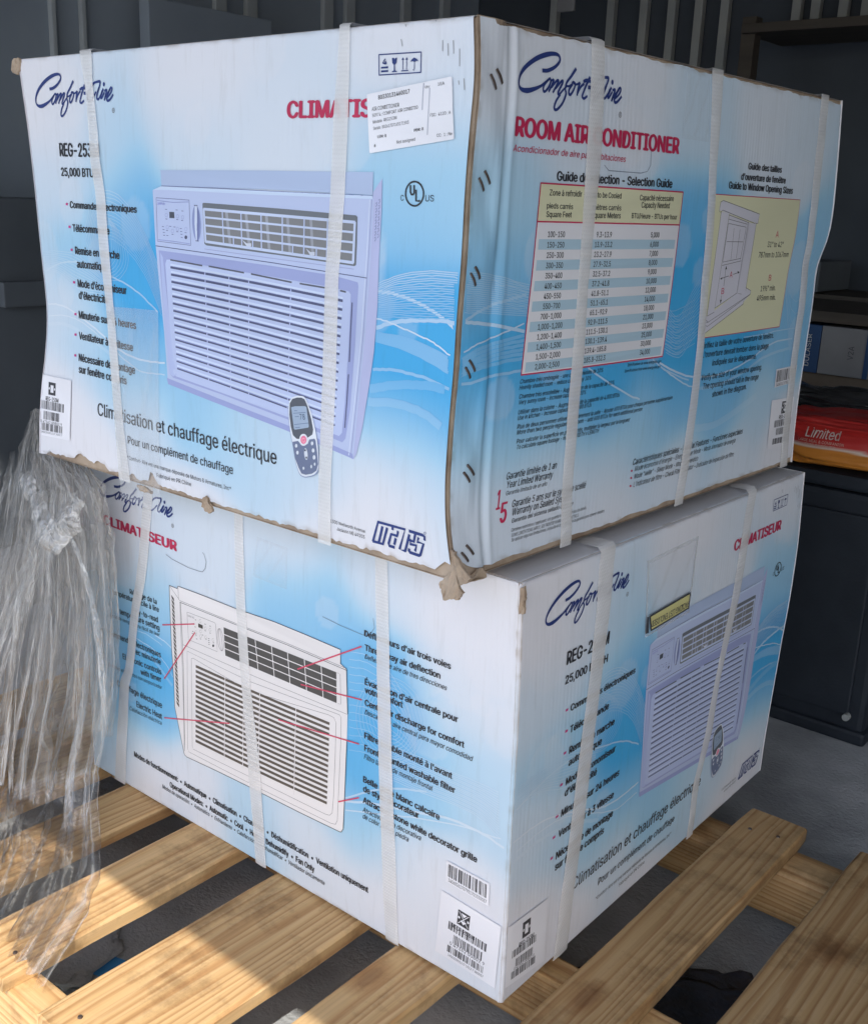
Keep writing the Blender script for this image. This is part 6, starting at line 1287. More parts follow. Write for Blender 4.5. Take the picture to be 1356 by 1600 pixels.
('T1',0.8,0.3,[651,381,676,328,708,268,736,212,763,173,784,160,801,167,815,182,826,193,834,199,840,205,844,211,849,217]),
('T1',0.8,0.3,[657,379,684,321,714,257,743,197,770,155,792,142,808,149,822,165,832,178,840,184,845,190,850,197,854,203]),
('D2',0.9,0.45,[576,377,582,378,588,379,594,380,600,381,606,381,613,381,619,380,626,378,632,376,638,373,645,369,651,364,657,358,662,352,667,345,672,337,675,328,679,319,682,310,685,300]),
('D2',0.9,0.44,[577,367,583,368,588,369,594,371,600,371,606,372,613,371,619,370,626,369,632,366,639,364,645,360,651,355,657,350,662,345,668,338,672,331,676,323,679,314,682,306,686,297]),
('D2',0.9,0.43,[577,357,583,358,589,359,595,361,601,362,607,362,613,361,620,360,626,359,633,357,639,354,645,351,651,347,657,342,663,337,668,331,672,325,676,318,679,310,682,302,686,294]),
('D2',0.9,0.42,[577,347,583,348,589,349,595,351,601,352,607,352,613,351,620,351,626,349,633,347,639,345,645,342,651,338,657,334,663,330,668,324,672,319,676,312,679,305,682,298,686,292]),
('D2',0.9,0.4,[577,337,583,338,589,339,595,341,601,342,607,342,613,342,620,341,627,340,633,338,639,336,646,333,652,330,658,326,663,322,668,318,672,312,676,307,679,301,682,295,686,289]),
('D2',0.9,0.39,[577,327,583,328,589,329,595,331,601,332,607,332,614,332,620,331,627,330,633,328,640,326,646,324,652,321,658,318,663,314,668,310,673,306,676,301,679,296,683,291,686,286]),
('D2',0.9,0.38,[577,317,583,318,589,319,595,321,601,322,608,322,614,322,620,321,627,320,634,319,640,317,646,315,652,312,658,310,664,307,669,303,673,300,676,296,680,292,683,287,686,283]),
('D2',0.9,0.37,[578,306,584,308,590,309,596,310,602,312,608,312,614,312,621,311,627,310,634,309,640,308,646,306,652,304,658,302,664,299,669,296,673,294,677,290,680,287,683,284,686,280]),
('D2',0.9,0.36,[578,296,584,298,590,299,596,300,602,301,608,302,614,302,621,301,628,300,634,299,640,298,646,297,653,295,659,293,664,291,669,289,673,287,677,285,680,282,683,280,686,278]),
('D2',0.9,0.35,[578,286,584,287,590,289,596,290,602,291,608,292,614,292,621,291,628,290,634,289,640,288,647,287,653,286,659,285,664,284,669,282,673,281,677,279,680,278,683,276,686,275]),
('D2',0.9,0.33,[578,276,584,277,590,278,596,280,602,281,608,282,615,282,621,281,628,280,634,280,641,279,647,278,653,277,659,277,664,276,669,275,674,274,677,274,680,273,683,273,686,272]),
('D2',0.9,0.32,[578,265,584,266,590,268,596,270,602,271,608,271,615,271,621,271,628,270,635,270,641,269,647,269,653,269,659,268,665,268,670,268,674,268,677,268,680,269,683,269,686,269]),
('D2',0.9,0.31,[578,255,584,256,590,258,596,259,602,260,608,261,615,261,622,261,628,260,635,260,641,260,647,260,654,260,659,260,665,260,670,261,674,262,677,263,680,264,683,265,686,266]),
('D2',0.9,0.3,[578,244,584,246,590,247,596,249,602,250,609,251,615,251,622,251,628,250,635,250,641,250,648,250,654,251,660,252,665,252,670,254,674,255,678,257,681,259,684,261,687,264]),
('D2',0.8,0.35,[657,314,658,310,658,307,659,303,658,300,658,297,657,295,656,293,654,291,652,290,650,290,648,290,645,291,643,292,641,294,639,296,637,299,636,302,634,305,633,309,633,312,633,316,633,319,634,322,635,324,636,326,638,328,640,329,642,329,644,329,646,328,648,327,650,325,652,322,654,320,656,317,657,314]),
('D2',0.8,0.35,[662,315,663,311,663,307,663,303,662,299,661,295,660,292,657,289,655,287,652,286,649,285,646,285,643,286,640,287,637,290,634,292,632,296,630,300,629,304,628,308,628,312,628,316,629,320,630,324,632,327,634,330,637,332,639,333,642,334,646,334,649,333,652,331,654,329,657,326,659,323,661,319,662,315]),
('D2',0.8,0.35,[668,317,668,312,668,307,668,302,667,298,665,293,662,289,659,286,656,283,652,281,648,280,644,280,640,281,636,283,633,285,630,288,627,292,625,297,623,302,623,307,623,312,623,317,624,322,626,326,629,330,632,333,636,336,639,337,643,338,647,338,651,337,655,336,658,333,661,330,664,326,666,322,668,317]),
('D2',0.8,0.35,[673,319,673,313,673,307,672,302,671,296,668,291,665,286,661,282,657,279,652,277,648,276,642,275,638,276,633,278,629,281,625,284,622,289,620,294,618,300,617,305,617,312,618,317,620,323,623,328,626,333,630,337,635,340,639,342,644,343,649,343,654,342,658,340,662,337,666,334,668,329,671,324,673,319]),
('D2',0.8,0.35,[678,321,678,314,678,308,677,301,675,295,672,289,668,283,663,279,658,275,652,272,647,271,641,270,635,271,630,273,625,276,620,280,617,286,614,291,612,298,612,304,612,311,614,318,616,324,619,330,623,336,628,340,634,344,639,346,645,348,651,348,656,347,661,345,666,342,670,338,673,332,676,327,678,321]),
('D2',0.8,0.35,[683,323,683,315,683,308,682,301,679,294,675,287,670,280,665,275,659,271,652,268,646,266,639,266,632,266,626,268,620,272,616,276,612,282,609,289,607,296,606,303,607,311,609,319,612,326,616,333,621,339,626,344,632,348,639,350,646,352,652,352,659,351,664,349,670,346,675,341,678,336,680,329,683,323]),
('D2',0.8,0.35,[688,324,688,316,688,308,686,300,683,292,678,284,673,278,667,272,660,267,653,263,645,261,637,260,630,261,623,264,616,267,611,272,606,279,603,286,601,294,601,302,602,311,604,319,608,327,612,335,618,342,624,347,632,352,639,355,646,357,654,357,661,356,668,354,674,350,679,345,683,339,685,332,688,324]),
('D2',0.8,0.35,[693,326,693,317,692,308,690,300,687,291,682,282,676,275,669,268,661,263,653,259,644,256,635,256,627,256,619,259,612,263,606,268,601,275,598,283,596,292,595,301,596,310,599,320,603,329,609,337,615,344,622,351,630,356,639,359,647,361,656,362,664,361,671,358,678,354,683,348,687,342,690,334,693,326]),
('D2',0.8,0.35,[698,328,698,318,697,308,695,299,691,289,685,280,679,272,671,265,662,259,653,254,643,252,634,251,624,251,616,254,608,258,601,264,596,272,592,280,590,290,590,300,591,310,594,320,599,330,605,339,612,347,620,354,629,360,639,364,648,366,657,366,666,365,674,362,682,358,688,352,692,345,695,336,698,328]),
('D2',1,0.4,[641,276,654,277,668,277,682,277,694,278,707,278,720,277,732,277,743,277,753,277,762,278,771,278,779,278,786,278,793,278,800,277,806,277]),
('D2',1,0.4,[641,274,655,274,668,274,682,275,695,275,707,275,720,275,732,275,743,275,753,275,762,275,771,275,779,275,786,275,793,275,800,274,806,274]),
('D2',1,0.4,[642,271,655,271,669,272,682,272,695,272,707,272,720,272,732,272,743,272,753,273,762,273,771,273,779,273,786,272,793,272,800,271,806,271]),
('D2',1,0.4,[642,268,656,269,669,269,682,269,695,270,707,270,720,270,732,270,743,270,753,270,762,270,771,270,779,270,787,270,794,269,800,268,807,267]),
('D2',1,0.4,[642,266,656,266,669,266,682,267,695,267,708,267,720,267,732,268,743,268,753,268,762,268,771,268,779,268,787,267,794,266,800,265,807,264]),
('D2',1,0.4,[643,263,656,263,669,264,682,264,695,264,708,265,720,265,732,265,743,265,753,265,763,265,771,265,779,265,787,264,794,263,800,262,807,261]),
('D2',1,0.4,[643,260,656,261,670,261,682,261,695,262,708,262,720,262,732,262,743,263,754,263,763,263,771,263,780,262,787,262,794,260,801,259,807,258]),
('D2',1,0.4,[644,258,657,258,670,258,682,259,695,259,708,259,720,260,732,260,744,260,754,260,763,260,772,260,780,260,787,259,794,257,801,256,808,254]),
('D2',1,0.4,[644,255,657,255,670,256,683,256,695,256,708,257,720,257,732,258,744,258,754,258,763,258,772,258,780,257,787,256,794,254,801,253,808,251]),
('D2',1,0.4,[644,252,657,252,670,253,683,253,695,254,708,254,720,255,733,255,744,255,754,256,763,256,772,256,780,255,788,254,794,252,801,250,808,248]),
('D2',1,0.4,[645,249,658,250,670,250,683,251,695,251,708,252,720,252,733,253,744,253,754,253,763,253,772,253,780,252,788,251,795,249,801,246,808,244]),
('D2',1,0.4,[645,247,658,247,671,248,683,248,695,248,708,249,721,250,733,250,744,250,754,251,763,251,772,251,780,250,788,248,795,246,801,243,808,241]),
('D2',1,0.4,[646,244,658,244,671,245,683,245,696,246,708,246,721,247,733,248,744,248,754,248,764,248,772,248,780,247,788,245,795,243,802,240,808,238]),
('D2',1,0.4,[646,241,659,242,671,242,683,243,696,243,708,244,721,244,733,245,744,246,754,246,764,246,772,246,780,245,788,243,795,240,802,237,809,234]),
('D2',1,0.4,[646,238,659,239,671,239,683,240,696,240,708,241,721,242,733,243,744,243,754,243,764,243,772,243,781,242,788,240,795,237,802,234,809,231]),
('D2',1,0.4,[647,236,659,236,671,237,684,237,696,238,708,238,721,239,733,240,744,241,754,241,764,241,772,241,781,240,788,237,795,234,802,231,809,228]),
('D2',1,0.4,[647,233,660,234,672,234,684,234,696,235,708,236,721,237,733,238,744,238,755,238,764,238,773,238,781,237,788,235,796,231,802,228,809,224]),
('D2',1,0.4,[648,230,660,231,672,231,684,232,696,232,708,233,721,234,733,235,745,236,755,236,764,236,773,236,781,234,789,232,796,228,802,224,809,221]),
('D2',3.2,0.6,[572,169,580,172,587,174,595,177,602,180,610,182,618,185,627,187,635,189,644,191,653,193,662,196,671,198,682,200,692,203,704,206,714,209,725,212,735,214,744,215,752,216,760,216,768,216,775,216,782,216,788,215,794,215,800,214,806,212,812,211,817,210]),
('D2',1.8,0.6,[572,156,581,159,590,162,599,165,608,168,618,171,628,174,638,178,648,181,659,185,670,188,680,192,691,195,702,198,713,201,724,204,735,207,746,210,756,212,766,214,775,215,785,216,794,217,803,218,812,220]),
('D2',2.5,0.5,[572,173,578,177,584,181,590,185,596,189,602,193,609,197,616,202,624,206,632,210,640,214,648,218,656,221,664,224,672,227,680,229,688,231,696,234,704,236]),
('D2',1.6,0.7,[183,281,187,281,191,280,195,280,199,279,203,279,207,278,210,277,213,276,216,275,219,274,221,273,224,272]),
('D2',1.4,0.6,[128,262,136,262,144,261,152,260,160,260,167,259,174,258,180,256,186,254,191,251,196,249,201,246,205,244,209,241,212,239,214,236,217,234,219,231,222,228]),
('D2',5,0.2,[123,247,131,247,140,246,148,246,156,245,164,244,173,242,180,238,188,234,196,229,204,224,211,219,219,214]),
('D2',1.2,0.5,[116,272,123,273,130,274,138,275,144,276,152,276,158,277,165,276,172,275,179,274,185,273,192,272,198,270])]
STRAPS=[('A1',[(147,171.6,523.8),(154.9,171.6,492.1),(157,177,442.4),(157.8,179.6,404.7),(164.6,186.6,366.8),(168.6,191.1,297.1),(175.8,194.1,233.9),(181.6,201.1,161),(189.2,208,85.9),(192.3,213.8,43.5),(194,219.5,-10.2)],'u'),('A1',[(590.5,604.3,530),(584,604.1,447.7),(582.1,602.2,376.5),(575.9,595.2,293.7),(572.4,592.5,179.9),(566.9,585.9,65.5),(563.8,583.8,2.2)],'u'),('T1',[(174.3,198.4,528.7),(176.5,200.8,511.6),(175.4,202.1,417.7),(176,198.1,360.5),(175.2,194,288.3),(174.6,195.9,220.5),(174.9,195.4,150.2),(176.6,196.4,77.2),(179.7,202.1,4.8)],'u'),('T1',[(426.9,455.1,528.1),(429.7,455.9,502.2),(435.5,455.7,430.5),(442.5,461.6,356.5),(442,461.5,279.8),(448.4,467.6,200),(448.6,470,117.5),(442.1,465.8,2.1)],'u'),('T1',[(744.8,771.1,528.5),(743.8,769.8,505.2),(742.6,768.2,446.1),(742.9,766.3,359.1),(759.7,785.9,278.2),(760.3,786.8,166.5),(767.3,794.2,88.9)],'u'),('D2',[(177,199.4,561),(165.1,186.8,487),(152.8,174.8,405.5),(142.3,164.8,360.1),(126,145.7,304.5),(103.9,124.4,204.1),(88.3,112.6,178.5),(75.2,101.5,100.6),(60.4,88.7,7)],'l'),('D2',[(362.8,380.6,577.1),(365.4,382.7,487.8),(368.5,388.1,372.3),(376.9,396.1,267.5),(387.3,412.8,144.8),(396.6,418.3,-2.3)],'l'),('D2',[(616.2,635.2,525.8),(618.4,638.2,485.9),(624.4,645.2,353.6),(631.4,653.6,215.6),(636,659.2,115.7),(643.2,664.8,-5.5)],'l'),('A2',[(151.4,184.7,514.2),(149.6,181,443.8),(145.5,174.5,382.1),(138.5,168.6,319.6),(126,157.6,186.6),(113.8,145.4,82.4),(107.3,140.1,-13.7)],'l'),('A2',[(546.1,574,521.5),(527.3,553.2,373.5),(502.8,521.5,249.8),(493.3,518.3,171.5),(473.6,495.1,94.4),(476.9,498.6,-6.7)],'l')]
STAPLES=[[(14.3,482.1),(23.4,470.5)],[(23.7,487.6),(33.9,476.4)],[(8.7,393),(17.6,382.1)],[(15.9,399.5),(24.8,388.6)],[(4.6,307.4),(12.8,295.8)],[(9.4,313.4),(17.2,302.3)],[(6.4,218.4),(13.4,207.4)],[(10.4,225.1),(18.2,214.1)],[(14.1,112.1),(22.8,101.2)],[(18.5,119.2),(29.1,107.4)],[(9.3,30.1),(16.6,20.1)],[(18.1,35.9),(26.3,25.2)]]
POUCH=[(265.9,494.9),(402.4,499.3),(394.4,391.9),(274.8,389.4)]
BG={'A1':[(361,487,0.02),(686,514,0.02),(95,443,0.05),(360,420,0.15),(518,419,0.1),(692,402,0.35),(695,349,0.55),(732,380,0.4),(233,346,0.65),(254,255,0.95),(270,302,0.9),(692,258,0.9),(694,220,1),(735,237,1),(748,188,0.85),(697,169,0.65),(700,116,0.15),(663,54,0),(248,168,0.7),(219,131,0.4),(245,101,0.1),(58,216,0.15),(90,293,0.45),(66,364,0.15),(111,169,0.3),(63,93,0),(463,89,0.25),(567,86,0.2),(407,95,0.35),(349,117,0.5),(141,33,0),(614,8,0),(341,-15,0),(725,464,0.12),(181,405,0.25),(39,483,0)],'T1':[(39,483,0.08),(51,382,0.35),(50,292,0.6),(66,229,0.95),(62,184,0.8),(50,132,0.35),(34,67,0.1),(98,522,0.05),(274,487,0.08),(405,464,0.2),(407,356,0.75),(406,281,0.95),(407,204,0.95),(403,149,0.7),(335,109,0.4),(429,45,0.1),(591,477,0.1),(678,442,0.15),(768,314,0.5),(738,206,0.6),(572,183,0.9),(547,133,0.6),(660,103,0.3),(618,34,0.1),(277,39,0.02),(761,42,0.02),(141,120,0.35),(133,177,0.85),(255,164,0.9),(146,76,0.03),(268,87,0.25),(157,447,0.12)],'D2':[(467,463,0.08),(342,449,0.12),(273,414,0.12),(727,468,0),(631,472,0.12),(526,411,0.55),(467,412,0.6),(167,368,0.25),(180,323,0.5),(159,236,0.85),(137,156,0.75),(99,99,0.3),(146,62,0),(256,61,0.05),(397,58,0.3),(500,63,0.15),(592,355,0.7),(634,360,0.75),(656,292,0.9),(616,207,0.85),(678,223,0.5),(735,279,0.35),(790,260,0.25),(749,366,0.15),(781,454,0),(784,394,0.05),(680,144,0.1),(740,127,0),(638,60,0.02),(594,134,0.4),(524,54,0.05),(121,406,0.02),(77,242,0.5)]}
LOGO=[([(37.6,33.1),(46,34),(56.7,37.9),(64.3,43.3),(65.4,47.3),(61.7,49.8),(53.1,49.7),(42.4,47.6),(28.9,43.2),(15.6,36.7),(6.2,30),(0.6,22.9),(0,17.1),(5,13.5),(14,13.1),(24.2,15.3),(34.6,18.8),(40.5,21.9),(46.5,25.4)],[6,6,5.5,5,4.5,5,6.5,7.5,7.5,7,6.5,5,4,6,8,6.5,4.5,4,4]),([(46.5,25.4),(40.6,20.2),(39.7,15.9),(42.6,14.9),(48.4,19.7),(51.2,24.6),(49.8,27.2),(46.5,25.4)],[4,4,4.5,4,4,4,4,4]),([(51.1,25.4),(55.7,26.7),(55.1,24.1),(48.7,15.5)],[3,4,4.5,4]),([(53.1,19.7),(60.5,25.9),(63.6,26.8),(63,24.5),(55.8,15.3)],[3.5,4,4.5,4.5,4]),([(60.2,19.5),(68.4,26.3),(71.3,27),(70.5,24.4),(64.1,16),(66.2,14.5),(72.2,18.9),(78.3,22.9)],[3.5,4,4.5,4.5,4.5,4,3.5,3]),([(93.1,40.5),(85.7,33.2),(78.1,26.4),(76.1,20.1),(77.6,16),(73.2,7.8),(65.9,1.5),(61,0),(59.2,2.3),(62,8.5),(67.8,14.2)],[5.5,5,4.5,4,4.5,4.5,4.5,4.5,4.5,4.5,3.5]),([(76.3,23.6),(81.5,23.3),(86.3,25.4)],[3,3.5,3]),([(87.9,25.6),(83,20.8),(82.4,16.8),(85.4,16),(90.2,20.6),(92.8,26.1),(89.3,27.9),(87,26.4)],[4,4,4.5,4.5,4,4,4,4]),([(89.7,26.8),(95.2,26.3),(100.5,28.4)],[3,3.5,4]),([(100.8,28.4),(98,22.2),(96.8,16.4)],[4.5,4.5,4]),([(97.1,17.7),(102,24.3),(107.9,28.2)],[3.5,4.5,4.5]),([(118,35.2),(112.6,28),(106.7,18.6),(106.1,15.5),(109.5,14.6),(114.4,17.1)],[5.5,5,4.5,4.5,4.5,4]),([(107.1,30.3),(112.3,31.7),(119.1,31.5)],[5,6,5]),([(115.9,25.6),(125.6,25.9)],[6,6]),([(145.4,37.9),(151.6,37.9),(150.6,33.5),(145.5,26.6)],[4.5,5.5,4.5,4]),([(145.4,37.9),(137.7,36.2),(127.9,28.6),(122.6,20),(126.4,16.4),(133.9,19.3),(142,26.3)],[4.5,4.5,4.5,5,5,4,4]),([(148.7,30.6),(143.4,21),(146.3,17.8),(152.1,22.7),(155.2,27.1)],[5,5,4.5,4,4]),([(157.7,29.2),(152.2,20.9),(154.2,19.3),(159.9,25.2)],[5,5,4.5,4]),([(160.6,27.1),(165,27.7),(161.3,19.9),(159.3,16.5)],[4,5,5,4]),([(160.5,18.9),(168,25.1),(172.2,28.2)],[3.5,4,4]),([(165.8,19.4),(172.7,23.7),(176.2,28.6),(173.9,30.4),(169.7,26.2),(164.9,19.3),(166.2,15.7),(171.5,17.1),(178,22.3)],[4,4,4.5,4.5,4.5,5,5,4.5,4.5])]
LOGODOT=[159.6,34.6]
LOGOAT=[('T1',57.8,460.8,1),('A1',32.8,457.4,1.001),('D2',55.5,454.3,0.991)]
